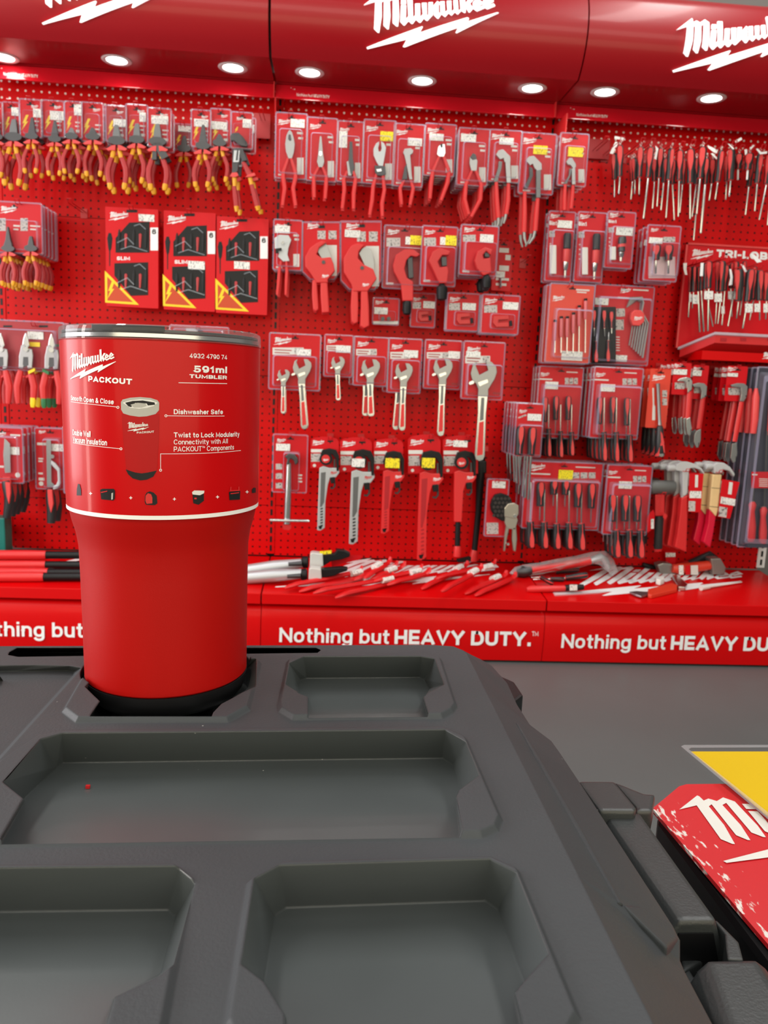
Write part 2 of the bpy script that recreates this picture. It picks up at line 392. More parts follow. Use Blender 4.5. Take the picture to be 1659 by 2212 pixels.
rows = [(0.254, 0.431), (0.433, 0.877), (0.879, 1.359), (1.361, 1.655), (1.656, 1.84)]
rowname = ['lowest, just above the deck', 'second from the deck', 'at mid height', 'behind the top row of tools', 'narrow strip just under the price rail']
bayname = ['insulated pliers bay', 'wrench bay', 'screwdriver bay']
for i in range(3):
    for j, (z0, z1) in enumerate(rows):
        b = MB(); x0, x1 = SEAM[i]+0.012, SEAM[i+1]-0.012
        b.box(((x0+x1)/2, D+0.004, (z0+z1)/2), (x1-x0, 0.008, z1-z0))
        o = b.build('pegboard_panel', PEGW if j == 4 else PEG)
        tag(o, f'red perforated pegboard panel of the {bayname[i]}, {rowname[j]}', 'pegboard', 'pegboard panels of the tool wall')
# stray left-hand sliver beyond the first upright
b = MB(); b.box((-1.20, D+0.004, 1.0), (0.19, 0.008, 1.66)); tag(b.build('pegboard_panel', PEG), 'red pegboard sliver at the photo\'s left edge beyond the first upright', 'pegboard', 'pegboard panels of the tool wall')
# ---- slotted uprights
for i, x in enumerate(SEAM):
    wh = i == 3
    t = thing('slotted_upright', (x, D, 0.19), ['red slotted upright beside the insulated pliers bay at the picture edge', 'red slotted upright between pliers bay and wrench bay', 'red slotted upright between wrench bay and screwdriver bay', 'white slotted upright at the end of the tool wall'][i], 'upright', 'slotted uprights')
    b = MB(); b.box((x, D+0.012, 1.05), (0.024 if not wh else 0.03, 0.03, 1.58)); b.build('post', WHITE if wh else RED, t)
    b = MB(); z = 0.28
    while z < 1.8:
        b.box((x, D-0.0035, z), (0.007, 0.002, 0.021)); z += 0.032
    tag(b.build('slots', BLACK, t), 'column of dark hanging slots', kind='stuff')

# ---- base decks with the maker's mark, and the plinths in front
zd = 0.213; DS = 0.1028                    # the deck rises a little towards the wall
def onD(px, py, h=0.0):
    d = ray(px, py); n = Vector((0, -DS, 1)); o = Vector((0, 2.37, zd+h))
    return CO + d*(n.dot(o-CO)/n.dot(d))
def aff(p0, p1, p2, u0, u1, u2):
    """affine map sending 2d u0,u1,u2 to places p0,p1,p2"""
    a = Vector(u1)-Vector(u0); c = Vector(u2)-Vector(u0); det = a.x*c.y-a.y*c.x
    def f(x, y):
        d = Vector((x, y))-Vector(u0); s = (d.x*c.y-d.y*c.x)/det; t = (a.x*d.y-a.y*d.x)/det
        return p0+(p1-p0)*s+(p2-p0)*t
    return f
LT, LR, LM = (0, 0), (1.0, 0.262), (0.0282, 0.317)      # bolt's two tips, tip of the M
deckmap = aff(onD(1197, 1284), onD(1603, 1256), onD(1269, 1234), LT, LR, LM)
decks = []
for i in range(3):
    x0, x1 = SEAM[i]+0.002, SEAM[i+1]-0.002
    t = thing('base_deck', ((x0+x1)/2, 2.55, 0.18), ['red base deck carrying the bolt cutters, beside the tumbler', 'red base deck under the heap of red pry bars', 'red base deck under the bagged tools and loose hammers'][i], 'shelf deck', 'red base decks of the tool wall')
    b = MB(); zz_ = lambda y: zd+DS*(y-2.37); b.prism([Vector((x0, 2.3645, zd)), Vector((x0, 2.728, zz_(2.728))), Vector((x0, 2.728, zz_(2.728)-0.012)), Vector((x0, 2.374, zd-0.012)), Vector((x0, 2.374, zd-0.034)), Vector((x0, 2.3645, zd-0.034))], (x1-x0, 0, 0))
    b.build('deck', RED, t, bevel=0.002)
    mb = MB(); flat2d(mb, logo2d(), lambda u, v: deckmap(u, v)+Vector((0.9*(i-2), 0, 0.0012)), up=Vector((0, 0, 1)))
    tag(mb.build('printed_mark', WHITE, t), 'white script mark with a lightning bolt printed on the deck')
plinth_prof = [(2.395, 0.172), (2.383, 0.166), (2.375, 0.152), (2.371, 0.125), (2.370, 0.09), (2.372, 0.05), (2.378, 0.008), (2.40, 0.004), (2.42, 0.004), (2.42, 0.172)]
def fit_text(mb, s, p0, p1, ptop, bold, mi=0, shear=0.0, space=1.0, off=Vector((0, 0, 0)), cap=0.72, depth=None):
    """text whose baseline runs from p0 to p1 and whose capitals rise to ptop above p0"""
    vs, fs, w = text2d(s, bold, shear, space); up = ptop-p0
    fn = lambda u, v: p0+(p1-p0)*(u/w)+up*(v/cap)+off
    flat2d(mb, (vs, fs), fn, mi)
for i in range(3):
    x0, x1 = SEAM[i]+0.001, SEAM[i+1]-0.001
    t = thing('kick_plinth', ((x0+x1)/2, 2.39, 0), ['red kick plinth lettered in white, half hidden behind the tumbler', 'red kick plinth with its whole white slogan showing', 'red kick plinth whose slogan runs off the picture'][i], 'plinth', 'red kick plinths')
    b = MB(); A = [Vector((x0, y, z)) for y, z in plinth_prof]; b.prism(A, (x1-x0, 0, 0)); b.build('panel', RED, t, smooth=True)
    mb = MB(); dx = Vector((0.9*(i-1)-(0.043 if i == 0 else 0), 0, 0)); Yp = 2.3685
    L0 = dx + Vector((0, 0, 0))
    fit_text(mb, 'Nothing but', atY(602, 1387, Yp)+dx, atY(840, 1391, Yp)+dx, atY(603, 1356, Yp)+dx, 0.022)
    fit_text(mb, 'HEAVY DUTY.', atY(852, 1391, Yp)+dx, atY(1146, 1396, Yp)+dx, atY(853, 1360, Yp)+dx, 0.05)
    fit_text(mb, 'TM', atY(1149, 1374, Yp)+dx, atY(1163, 1374, Yp)+dx, atY(1149, 1364, Yp)+dx, 0.0)
    tag(mb.build('slogan', WHITE, t, recalc=False), 'white lettering reading Nothing but HEAVY DUTY')

# ---- price rail under the canopy
ZR0, ZR1 = 1.742, 1.785
def rail_y(z): return 2.655+0.012*(z-ZR0)/(ZR1-ZR0)
for i in range(3):
    x0, x1 = SEAM[i]+0.001-0.012, SEAM[i+1]-0.001-0.012*(i < 2)
    t = thing('price_rail', ((x0+x1)/2, 2.66, ZR0), ['glossy red price rail above the insulated pliers', 'glossy red price rail above the carded red pliers', 'glossy red price rail above the hanging screwdrivers'][i], 'price rail', 'glossy red price rails')
    b = MB(); b.prism([(x0, 2.664, ZR0-0.002), (x0, 2.653, ZR0-0.002), (x0, 2.653, ZR0), (x0, rail_y(ZR1), ZR1), (x0, 2.672, ZR1)], (x1-x0, 0, 0)); b.build('channel', mat('red_gloss_rail', (0.62, 0.008, 0.018), 0.16, coat=0.6), t)
    b = MB(); b.box((x1-0.002, 2.66, (ZR0+ZR1)/2), (0.004, 0.020, ZR1-ZR0+0.004)); b.build('end_cap', RED_PLAS, t)
    mb = MB(); xs = SEAM[i]-0.008
    flat2d(mb, logo2d(), lambda u, v: Vector((xs+u*0.060, rail_y(1.748+v*0.07)-0.0008, 1.748+v*0.066)))
    vs, fs, w = text2d('Nothing but', 0.0); flat2d(mb, (vs, fs), lambda u, v: Vector((xs+0.064+u/w*0.050, rail_y(1.748)-0.0008, 1.748+v*0.016)))
    vs, fs, w = text2d('HEAVY DUTY', 0.04); flat2d(mb, (vs, fs), lambda u, v: Vector((xs+0.117+u/w*0.050, rail_y(1.748)-0.0008, 1.748+v*0.016)))
    mb.build('printed_slogan', OFFW, t, recalc=False)
    b = MB(); b.box(((x0+x1)/2, 2.694, ZR1+0.004), (x1-x0, 0.066, 0.006)); b.build('top_flange', RED_M, t)
# side bracket plates at the seams
for k, x in enumerate((SEAM[1]-0.012, SEAM[2]+0.008)):
    b = MB(); b.prism([(x, 2.60, 1.738), (x, 2.73, 1.738), (x, 2.73, 1.690), (x, 2.615, 1.635), (x, 2.60, 1.640)] if k else [(x, 2.64, 1.738), (x, 2.73, 1.738), (x, 2.73, 1.60), (x, 2.71, 1.60)], (0.004, 0, 0))
    tag(b.build('bracket_plate', RED_PLAS, origin=(x, 2.7, 1.68)), ['narrow red bracket plate by the upright next to the pliers bay', 'broad red bracket plate hanging under the rail beside the last carded pliers'][k], 'bracket', 'red bracket plates')

# ---- header canopies with the lit script mark and downlights
HP = [(2.455, 1.782), (2.425, 1.815), (2.402, 1.86), (2.395, 1.905), (2.402, 1.955), (2.425, 2.0), (2.47, 2.03), (2.54, 2.045)]
HP = [(y, z) for y, z in HP]
def hy(z):
    for (y0, z0), (y1, z1) in zip(HP, HP[1:]):
        if z <= z1: return y0+(y1-y0)*(z-z0)/(z1-z0)
    return HP[-1][0]
def smooth_prof(P, n=4):
    out = []
    for i in range(len(P)-1):
        p0 = P[max(0, i-1)]; p1 = P[i]; p2 = P[i+1]; p3 = P[min(len(P)-1, i+2)]
        for k in range(n):
            t = k/n
            out.append(tuple(0.5*((2*p1[j])+(-p0[j]+p2[j])*t+(2*p0[j]-5*p1[j]+4*p2[j]-p3[j])*t*t+(-p0[j]+3*p1[j]-3*p2[j]+p3[j])*t**3) for j in (0, 1)))
    return out+[P[-1]]
HP = smooth_prof(HP)
def atH(px, py):
    y = 2.42
    for _ in range(8): y = hy(atY(px, py, y).z)
    return atY(px, py, y)
hm = aff(*[Vector((p.x, p.z, 0)) for p in (atH(1451, 156), atH(1451+2134/7.575, 20+471/7.575), atH(1459, 67))], LT, LR, LM)
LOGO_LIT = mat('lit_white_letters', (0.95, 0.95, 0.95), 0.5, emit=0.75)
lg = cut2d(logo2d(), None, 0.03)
hx = [-1.115, -0.2065, 0.700, 1.70]
for i in range(3):
    x0, x1 = hx[i]+0.0035, hx[i+1]-(0.004 if i == 0 else 0.001)
    t = thing('header_canopy', ((x0+x1)/2, 2.5, 1.78), ['curved red header canopy above the insulated pliers bay', 'curved red header canopy above the wrench bay', 'curved red header canopy above the screwdriver bay'][i], 'header canopy', 'curved red header canopies')
    A = [Vector((x0, y, z)) for y, z in HP] + [Vector((x0, 2.651, 2.045)), Vector((x0, 2.651, 1.788))]
    b = MB(); b.prism(A, (x1-x0, 0, 0)); b.build('panel', RED_M, t, smooth=True)
    mb = MB(); dx = 0.902*(i-2)
    def fh(u, v):
        q = hm(u, v); return Vector((q.x+dx, hy(q.y)-0.006, q.y))
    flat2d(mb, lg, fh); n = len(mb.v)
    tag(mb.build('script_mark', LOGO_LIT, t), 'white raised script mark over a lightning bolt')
    so = t.children[-1].modifiers.new('depth', 'SOLIDIFY'); so.thickness = 0.005; so.offset = 0
dl = [(252, 130), (503, 146), (669, 156), (912, 174), (1150, 190), (1307, 198), (1537, 211), (8, 125)]
dn = ['second downlight, above the insulated pliers', 'downlight next to the canopy seam, on the pliers side', 'downlight next to the canopy seam, on the wrench bay side', 'middle downlight of the wrench bay canopy', 'last downlight of the wrench bay canopy', 'first downlight of the screwdriver bay canopy', 'second downlight of the screwdriver bay canopy', 'downlight cut by the picture edge above the pliers']
LENS = mat('lit_lens', (1.0, 0.97, 0.92), 0.4, emit=14)
for (px, py), lab in zip(dl, dn):
    zc = 1.785; c = atZ(px, py, zc); yb = min(2.56, max(2.52, c.y)); c = Vector((c.x, c.y, 1.782+0.007*(c.y-2.455)/0.205))
    t = thing('downlight', c, 'round recessed '+lab, 'downlight', 'canopy downlights')
    b = MB(); b.lathe([(0.0285, 0.001), (0.0425, 0.001), (0.044, -0.002), (0.041, -0.004), (0.031, -0.003), (0.0285, 0.0)], 32, o=c); b.build('rim', mat('downlight_rim', (0.75, 0.70, 0.70), 0.3), t, smooth=True)
    b = MB(); b.lathe([(0.0, -0.0035), (0.018, -0.0032), (0.0285, -0.0015), (0.0285, 0.0005), (0.0, 0.0005)], 32, o=c); b.build('lens', LENS, t, smooth=True)
    l = bpy.data.lights.new('downlight_lamp', 'SPOT'); l.energy = 0.8; l.spot_size = math.radians(165); l.spot_blend = 0.6; l.shadow_soft_size = 0.025; l.color = (1, 0.95, 0.88)
    lo = bpy.data.objects.new('downlight_lamp', l); C.objects.link(lo); lo.parent = t; lo.location = (0, 0, -0.012); lo.rotation_euler = (0, 0, 0)
# ================================================================== the black toolbox under the tumbler
def casemat(name, col, rough, edge=0.0012, bump=0.12, spec=0.55):
    m = mat(name, col, rough, spec=spec, bump=bump, bscale=900, vary=0.5, vscale=14)
    N, L = m.node_tree.nodes, m.node_tree.links
    bv = N.new('ShaderNodeBevel'); bv.inputs['Radius'].default_value = edge; bv.samples = 4
    bp = next(n for n in N if n.type == 'BUMP'); L.new(bv.outputs[0], bp.inputs['Normal'])
    # pale dust specks
    t = N.new('ShaderNodeTexCoord'); v = N.new('ShaderNodeTexVoronoi'); v.inputs['Scale'].default_value = 95
    lt = N.new('ShaderNodeMath'); lt.operation = 'LESS_THAN'; lt.inputs[1].default_value = 0.035
    n3 = N.new('ShaderNodeTexNoise'); n3.inputs['Scale'].default_value = 12
    gt = N.new('ShaderNodeMath'); gt.operation = 'GREATER_THAN'; gt.inputs[1].default_value = 0.56
    ml = N.new('ShaderNodeMath'); ml.operation = 'MULTIPLY'
    L.new(t.outputs['Object'], v.inputs['Vector']); L.new(t.outputs['Object'], n3.inputs['Vector'])
    L.new(v.outputs['Distance'], lt.inputs[0]); L.new(n3.outputs['Fac'], gt.inputs[0]); L.new(lt.outputs[0], ml.inputs[0]); L.new(gt.outputs[0], ml.inputs[1])
    old = N['Principled BSDF'].inputs['Base Color'].links[0].from_socket
    mx = N.new('ShaderNodeMixRGB'); L.new(ml.outputs[0], mx.inputs[0]); L.new(old, mx.inputs[1]); mx.inputs[2].default_value = (0.35, 0.35, 0.33, 1)
    L.new(mx.outputs[0], N['Principled BSDF'].inputs['Base Color'])
    return m
CASE = casemat('dark_grey_case_plastic', (0.034, 0.038, 0.042), 0.52, spec=0.32)
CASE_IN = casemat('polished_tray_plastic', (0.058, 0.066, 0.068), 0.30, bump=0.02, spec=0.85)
CASE_B = casemat('black_case_plastic', (0.023, 0.026, 0.027), 0.40)
ZL = 0.715
z1 = zoom(0, 1340, 1100); z2 = zoom(0, 1800, 1250); z3 = zoom(1000, 1400, 1659)
case = thing('toolbox', (-0.09, 0.25, 0.42), 'dark grey toolbox with recessed lid trays that the red tumbler stands on', 'toolbox')
ss = [(95,60),(155,95),(240,190),(295,310),(385,450),(430,470),(480,505),(520,560),(640,740),(1140,1510),(1180,1590),(1180,1700),(1205,1760),(1355,2044)]
O = [atZ(*z3(*q), 0.693) for q in ss]
O = [Vector((-0.32, 0.462, 0.693)), Vector((0.06, 0.482, 0.693)), Vector((0.086, 0.480, 0.693))] + O + [Vector((0.108, 0.03, 0.693)), Vector((-0.32, 0.03, 0.693))]
T = [Vector((-0.30, 0.402, ZL)), atZ(930, 1393, ZL), atZ(975, 1396, ZL)]
for i, o in enumerate(O[3:-2]):
    T.append(Vector((0.0745 if i == 0 else 0.0788 if i == 1 else 0.0802, min(o.y, 0.426-0.006*i), ZL)))
T += [Vector((0.081, 0.04, ZL)), Vector((-0.30, 0.04, ZL))]
b = MB(); b.loft(O, T); b.prism(O, (0, 0, -0.07))
# (the two shells share the rim polygon; one closed skin below)
b = MB(); n = len(O); Ob = [p+Vector((0, 0, -0.06)) for p in O]
b.add(T+O+Ob, [[i, (i+1) % n, (i+1) % n+n, i+n] for i in range(n)]+[[i+n, (i+1) % n+n, (i+1) % n+2*n, i+2*n] for i in range(n)]+[list(range(n))[::-1]]+[[2*n+i for i in range(n)]])
lid = b.build('lid', CASE, case)
def cutter(top, bot, zt, zb, up=0.003):
    A = [atZ(*q, zt) for q in top]; B = [atZ(*q, zb) for q in bot]
    A = [a+(a-bb)*(up/(zt-zb)) for a, bb in zip(A, B)]
    m = MB(); m.loft(A, B); return m.build('cut', CASE)
def boolean(o, c, op):
    md = o.modifiers.new('b', 'BOOLEAN'); md.object = c; md.operation = op; md.solver = 'EXACT'
    dg = bpy.context.evaluated_depsgraph_get(); me = bpy.data.meshes.new_from_object(o.evaluated_get(dg))
    o.modifiers.clear(); old = o.data; o.data = me; me.name = old.name+'_'; bpy.data.meshes.remove(old)
    cm = c.data; bpy.data.objects.remove(c); bpy.data.meshes.remove(cm)
def plateau(pts, h=0.0022, ins=0.0035):
    A = [atZ(*q, ZL) for q in pts]; c = sum(A, Vector())/len(A); n = len(A); B = []
    for i, p in enumerate(A):
        a = (p-A[i-1]).normalized(); d = (A[(i+1) % n]-p).normalized()
        na = Vector((a.y, -a.x, 0)); nd = Vector((d.y, -d.x, 0)); m = (na+nd).normalized()
        if m.dot(c-p) < 0: m = -m
        B.append(p+m*ins/max(0.5, m.dot(na if na.dot(m) > 0 else -na))+Vector((0, 0, h)))
    mb = MB(); mb.loft([p-Vector((0, 0, 0.002)) for p in A], B); return mb.build('cut', CASE)
S_A = zz(z1, [(205,362),(1450,351),(1535,388),(1655,655),(1640,695),(1580,722),(-130,752),(-260,735),(-200,585),(110,380)])
S_B = zz(z1, [(985,116),(1405,115),(1450,130),(1503,285),(1490,305),(1450,327),(945,333),(893,302),(890,275),(922,135)])
S_C = zz(z1, [(300,128),(835,124),(864,140),(828,295),(750,340),(235,340),(186,302),(282,140)])
S_F = zz(z2, [(800,80),(1410,65),(1505,108),(1690,540),(1640,640),(640,640),(615,560),(690,140)])
S_G = zz(z2, [(-260,92),(520,86),(575,130),(505,560),(480,640),(-400,640),(-420,300)])
for S in (S_A, S_B, S_C, S_F, S_G): boolean(lid, plateau(S), 'UNION')
ZP = ZL+0.0022
cuts = [
 # large centre tray
 (zz(z1, [(203,367),(1450,356),(1520,395),(1563,505),(1497,553),(1487,575),(1507,682),(1500,705),(5,728),(0,712),(75,582),(8,527),(130,388)]),
  zz(z1, [(206,464),(1442,449),(1474,470),(1502,550),(1496,556),(1485,578),(1500,690),(1490,730),(0,752),(6,714),(80,586),(77,580),(185,478)]), ZP, ZL-0.017),
 # small tray behind it
 (zz(z1, [(990,118),(1370,117),(1416,125),(1447,208),(1390,240),(1380,252),(1396,303),(1393,314),(1003,318),(1003,250),(970,237),(929,208),(942,140)]),
  zz(z1, [(998,189),(1366,186),(1382,192),(1400,222),(1390,242),(1378,256),(1394,306),(1388,322),(1004,324),(1004,252),(975,238),(972,215),(980,194)]), ZP, ZL-0.015),
 # tumbler's tray
 (zz(z1, [(300,190),(640,124),(835,125),(842,210),(790,235),(722,272),(695,300),(690,313),(292,313),(297,305),(325,264),(300,240),(276,216)]),
  zz(z1, [(325,250),(640,190),(770,190),(775,225),(765,245),(716,278),(692,308),(690,318),(294,318),(299,309),(328,268),(320,258),(315,252)]), ZP, ZL-0.017),
 # back tray at the side
 (zz(z1, [(-260,150),(45,147),(225,149),(265,155),(250,176),(-15,470),(-80,540),(-420,540),(-420,190),(0,182)]),
  zz(z1, [(-260,172),(48,166),(222,164),(242,166),(236,180),(-25,468),(-85,530),(-410,530),(-410,200),(10,196)]), ZL, ZL-0.004),
 # carrying slot at the far edge
 (zz(z1, [(30,104),(56,90),(1030,90),(1046,97),(1034,106),(60,119),(26,113)]), zz(z1, [(30,114),(56,104),(1030,102),(1046,107),(1034,116),(60,127),(26,122)]), ZL, ZL-0.02),
 # near trays
 (zz(z2, [(800,91),(1405,73),(1482,112),(1574,345),(1500,428),(1478,455),(1510,570),(1500,640),(815,640),(815,520),(757,428),(690,375),(728,130)]),
  zz(z2, [(820,213),(1390,193),(1428,218),(1502,425),(1499,430),(1475,458),(1500,575),(1480,690),(820,690),(818,525),(760,432),(756,424),(787,235)]), ZP, ZL-0.018),
 (zz(z2, [(-260,102),(515,93),(567,132),(500,375),(460,408),(330,470),(305,560),(300,640),(-400,640),(-420,300)]),
  zz(z2, [(-250,228),(482,219),(504,238),(462,400),(452,409),(328,474),(302,565),(296,690),(-390,690),(-405,320)]), ZP, ZL-0.018),
]
for t_, b_, zt, zb in cuts: boolean(lid, cutter(t_, b_, zt, zb), 'DIFFERENCE')
b = MB(); b.lathe([(0.0, 0.0), (0.0415, 0.0), (0.0418, 0.04), (0.0, 0.04)], 64, o=(-0.0778, 0.385, 0.6985)); boolean(lid, b.build('cut', CASE), 'DIFFERENCE')
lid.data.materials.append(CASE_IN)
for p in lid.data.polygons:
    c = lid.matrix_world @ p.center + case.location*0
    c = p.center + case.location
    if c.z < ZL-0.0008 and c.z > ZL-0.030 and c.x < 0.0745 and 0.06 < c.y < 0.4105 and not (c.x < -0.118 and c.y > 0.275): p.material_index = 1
# groove along the sloping flank
def flank(X, Y, dz=0.0):
    """point of the lid's sloping flank seen at a reading of the crop"""
    z = 0.704
    for _ in range(6):
        p = atZ(*z3(X, Y), z); xo = 0.107 if p.y > 0.37 else 0.114
        z = max(0.693, min(ZL, ZL-(p.x-0.0802)/(xo-0.0802)*0.022))
    return atZ(*z3(X, Y), z)+Vector((0, 0, dz))
b = MB(); b.tube([flank(295,412), flank(380,560), flank(620,980), flank(855,1395)], [0.0008, 0.0016, 0.0018, 0.001], 8, flat=0.6, flatdir=(0.5, 0, 1)); b.build('flank_rib', CASE, case, smooth=True)
b = MB(); A = [flank(870,1400, 0.0004), flank(960,1410, 0.0006), flank(1150,1540, 0.0008), flank(1170,1590, 0.0008), flank(1110,1640, 0.0006)]
b.prism(A, (0, 0, -0.006)); b.build('latch_pad', CASE, case, bevel=0.0008)
b = MB(); b.prism([p+Vector((0, 0, 0.0006)) for p in [atZ(*q, ZL-0.017) for q in zz(z1, [(330,262),(640,200),(765,200),(765,240),(716,276),(692,306),(688,316),(298,316),(301,309),(328,270)])]], (0, 0, -0.0005)); b.build('lock_plate', BLACK, case)
b = MB(); b.box((-0.11, 0.255, 0.527), (0.42, 0.40, 0.214)); b.box((-0.11, 0.255, 0.44), (0.44, 0.42, 0.04)); b.build('body', CASE_B, case, bevel=0.006)
# latch handle at the side
def slab(pts, zt, h, name, m, bev=0.0012, parent=None):
    mb = MB(); mb.prism([atZ(*z3(*q), zt) for q in pts], (0, 0, -h)); return mb.build(name, m, parent, bevel=bev)
brk = slab([(628,722),(825,723),(945,868),(935,884),(745,882)], 0.676, 0.05, 'handle_bracket', CASE_B, 0.003, case)
slab([(822,724),(985,790),(1046,793),(1040,832),(1030,884),(940,884),(946,866)], 0.670, 0.012, 'bracket_arm', CASE_B, 0.002, case)
Bq = [(775,895),(960,893),(1380,1478),(1180,1480)]
mb = MB(); A = [atZ(*z3(*q), 0.672) for q in Bq]
Lf = [A[0]+Vector((-0.006, 0, -0.010)), A[3]+Vector((-0.006, 0, -0.010))]; Rt = [A[1]+Vector((0.004, 0, -0.012)), A[2]+Vector((0.004, 0, -0.012))]
s0 = [A[0], A[1], Rt[0], Rt[0]+Vector((0, 0, -0.02)), Lf[0]+Vector((0, 0, -0.02)), Lf[0]]; s1 = [A[3], A[2], Rt[1], Rt[1]+Vector((0, 0, -0.02)), Lf[1]+Vector((0, 0, -0.02)), Lf[1]]
mb.loft(s0, s1); mb.build('latch_handle', CASE_B, case, bevel=0.0018)
mb = MB(); e_ = Vector((0, -0.0008, 0)); mb.prism([A[3]+e_+Vector((0.000, 0, -0.005)), A[2]+e_+Vector((-0.001, 0, -0.005)), Rt[1]+e_+Vector((-0.002, 0, -0.004)), Rt[1]+e_+Vector((-0.002, 0, -0.019)), Lf[1]+e_+Vector((0.002, 0, -0.019)), Lf[1]+e_+Vector((0.002, 0, -0.004))], (0, 0.0006, 0)); mb.build('handle_hollow', BLACK, case)
slab([(1380,1480),(1470,1570),(1500,1600),(1525,1695),(1440,1690),(1432,1632),(1425,1552),(1372,1486)], 0.668, 0.02, 'handle_end', CASE_B, 0.001, case)
slab([(1160,1492),(1380,1482),(1430,1555),(1437,1630),(1180,1650)], 0.648, 0.012, 'latch_recess', BLACK, 0.0, case)
slab([(1175,1640),(1440,1628),(1445,1680),(1300,1700),(1200,1760)], 0.656, 0.012, 'latch_plate', CASE_B, 0.001, case)
mb = MB(); A = [atZ(*z3(*q), 0.668) for q in ((1330,1692),(1590,1690),(1860,2130),(1490,2150))]
s0 = [A[0]+Vector((-0.012, -0.004, -0.014)), A[0]+Vector((-0.004, -0.001, -0.003)), A[0], A[1], A[1]+Vector((0.004, 0, -0.003)), A[1]+Vector((0.008, 0, -0.02)), A[0]+Vector((-0.012, -0.004, -0.03))]
s1 = [p+(A[3]-A[0]) if i < 3 or i == 6 else p+(A[2]-A[1]) for i, p in enumerate(s0)]
mb.loft(s0, s1); mb.build('hinge_barrel', CASE_B, case, bevel=0.002)
b = MB(); b.prism([Vector((0.098, 0.462, 0.676)), Vector((0.112, 0.492, 0.676)), Vector((0.124, 0.474, 0.676)), Vector((0.1245, 0.452, 0.676)), Vector((0.108, 0.430, 0.676))], (0, 0, -0.022)); b.build('corner_guard', BLACK, case, bevel=0.002)
b = MB(); b.box((0.122, 0.285, 0.55), (0.03, 0.12, 0.21)); b.build('latch_mount', CASE_B, case)
# crumb of red
p = atZ(190, 1703, ZL-0.017); b = MB(); b.box(p+Vector((0, 0, 0.0007)), (0.0016, 0.0012, 0.0012)); tag(b.build('crumb', RED_PLAS, origin=p), 'tiny red crumb lying in the large lid tray', 'crumb')
# crate below, and the lower box at the side that the cards lie on
t = thing('storage_crate', (-0.11, 0.255, 0), 'black storage crate on the floor under the toolbox', 'crate')
b = MB(); b.box((-0.11, 0.255, 0.205), (0.44, 0.42, 0.41)); b.build('body', CASE_B, t, bevel=0.008)
b = MB(); b.box((-0.11, 0.037, 0.30), (0.20, 0.025, 0.035)); b.build('grip', BLACK, t, bevel=0.006)
t = thing('toolbox', (0.32, 0.2, 0), 'black toolbox whose top carries the scuffed red card and the yellow sheet', 'toolbox')
b = MB(); b.box((0.31, 0.195, 0.31), (0.29, 0.33, 0.62)); b.build('body', CASE_B, t, bevel=0.006)
b = MB(); b.box((0.31, 0.195, 0.6375), (0.28, 0.32, 0.033)); b.build('lid', BLACK, t, bevel=0.004)

# ---- scuffed red card and yellow price sheet
SCUF = mat('scuffed_red_card', (0.60, 0.012, 0.018), 0.35)
N, L = SCUF.node_tree.nodes, SCUF.node_tree.links
t_ = N.new('ShaderNodeTexCoord'); n_ = N.new('ShaderNodeTexNoise'); n_.inputs['Scale'].default_value = 330; n_.inputs['Detail'].default_value = 6
mp = N.new('ShaderNodeMapping'); mp.inputs['Scale'].default_value = (1, 0.35, 1); L.new(t_.outputs['Object'], mp.inputs[0]); L.new(mp.outputs[0], n_.inputs['Vector'])
sp = N.new('ShaderNodeSeparateXYZ'); L.new(t_.outputs['Object'], sp.inputs[0])
rr = N.new('ShaderNodeMapRange'); rr.inputs['From Min'].default_value = 0.0; rr.inputs['From Max'].default_value = 0.026; rr.inputs['To Min'].default_value = 0.065; rr.inputs['To Max'].default_value = -0.16
ad = N.new('ShaderNodeMath'); L.new(sp.outputs['X'], rr.inputs['Value']); L.new(rr.outputs[0], ad.inputs[0]); L.new(n_.outputs['Fac'], ad.inputs[1])
g_ = N.new('ShaderNodeMapRange'); g_.inputs['From Min'].default_value = 0.57; g_.inputs['From Max'].default_value = 0.64; L.new(ad.outputs[0], g_.inputs['Value'])
mx = N.new('ShaderNodeMixRGB'); L.new(g_.outputs[0], mx.inputs[0]); mx.inputs[1].default_value = (0.60, 0.012, 0.018, 1); mx.inputs[2].default_value = (0.75, 0.70, 0.66, 1); L.new(mx.outputs[0], N['Principled BSDF'].inputs['Base Color'])
zc = 0.6575
A = [atZ(*z3(1030, 872), zc), atZ(*z3(1100, 815), zc), atZ(*z3(1175, 752), zc), atZ(*z3(1215, 740), zc), atZ(*z3(1400, 738), zc)]
x1 = 0.315; A += [Vector((x1, A[-1].y, zc)), Vector((x1, 0.13, zc)), Vector((0.170, 0.13, zc)), atZ(*z3(1659, 1610), zc)]
org = Vector((A[0].x, A[0].y, zc))
t = thing('display_card', org, 'scuffed glossy red card with a white script mark lying on the side toolbox', 'card')
b = MB(); b.prism(A, (0, 0, -0.002)); b.build('card', SCUF, t)
cm = aff(atZ(*z3(1420, 1168), zc), atZ(*z3(1640, 1032), zc), atZ(*z3(1478, 838), zc), LT, ((605-85)/2130, (1030-712)/2130), ((697-85)/2130, (1030-215)/2130))
mb = MB(); v, f = logo2d(); ok = [k for k, q in enumerate(f) if max(cm(*v[i][:2]).x for i in q) < x1]
flat2d(mb, (v, [f[k] for k in ok]), lambda u, w: cm(u, w)+Vector((0, 0, 0.0004)), up=Vector((0, 0, 1)))
tag(mb.build('printed_mark', OFFW, t, recalc=False), 'white script mark')
zy = 0.6605
A = [atZ(*z3(1185, 545), zy), atZ(*z3(1200, 537), zy), Vector((0.36, atZ(*z3(1200, 537), zy).y+0.004, zy)), Vector((0.36, 0.26, zy)), Vector((0.222, 0.262, zy)), atZ(*z3(1659, 945), zy)]
t = thing('price_sheet', A[0], 'yellow sheet in a clear plastic sleeve lying over the red card', 'sheet')
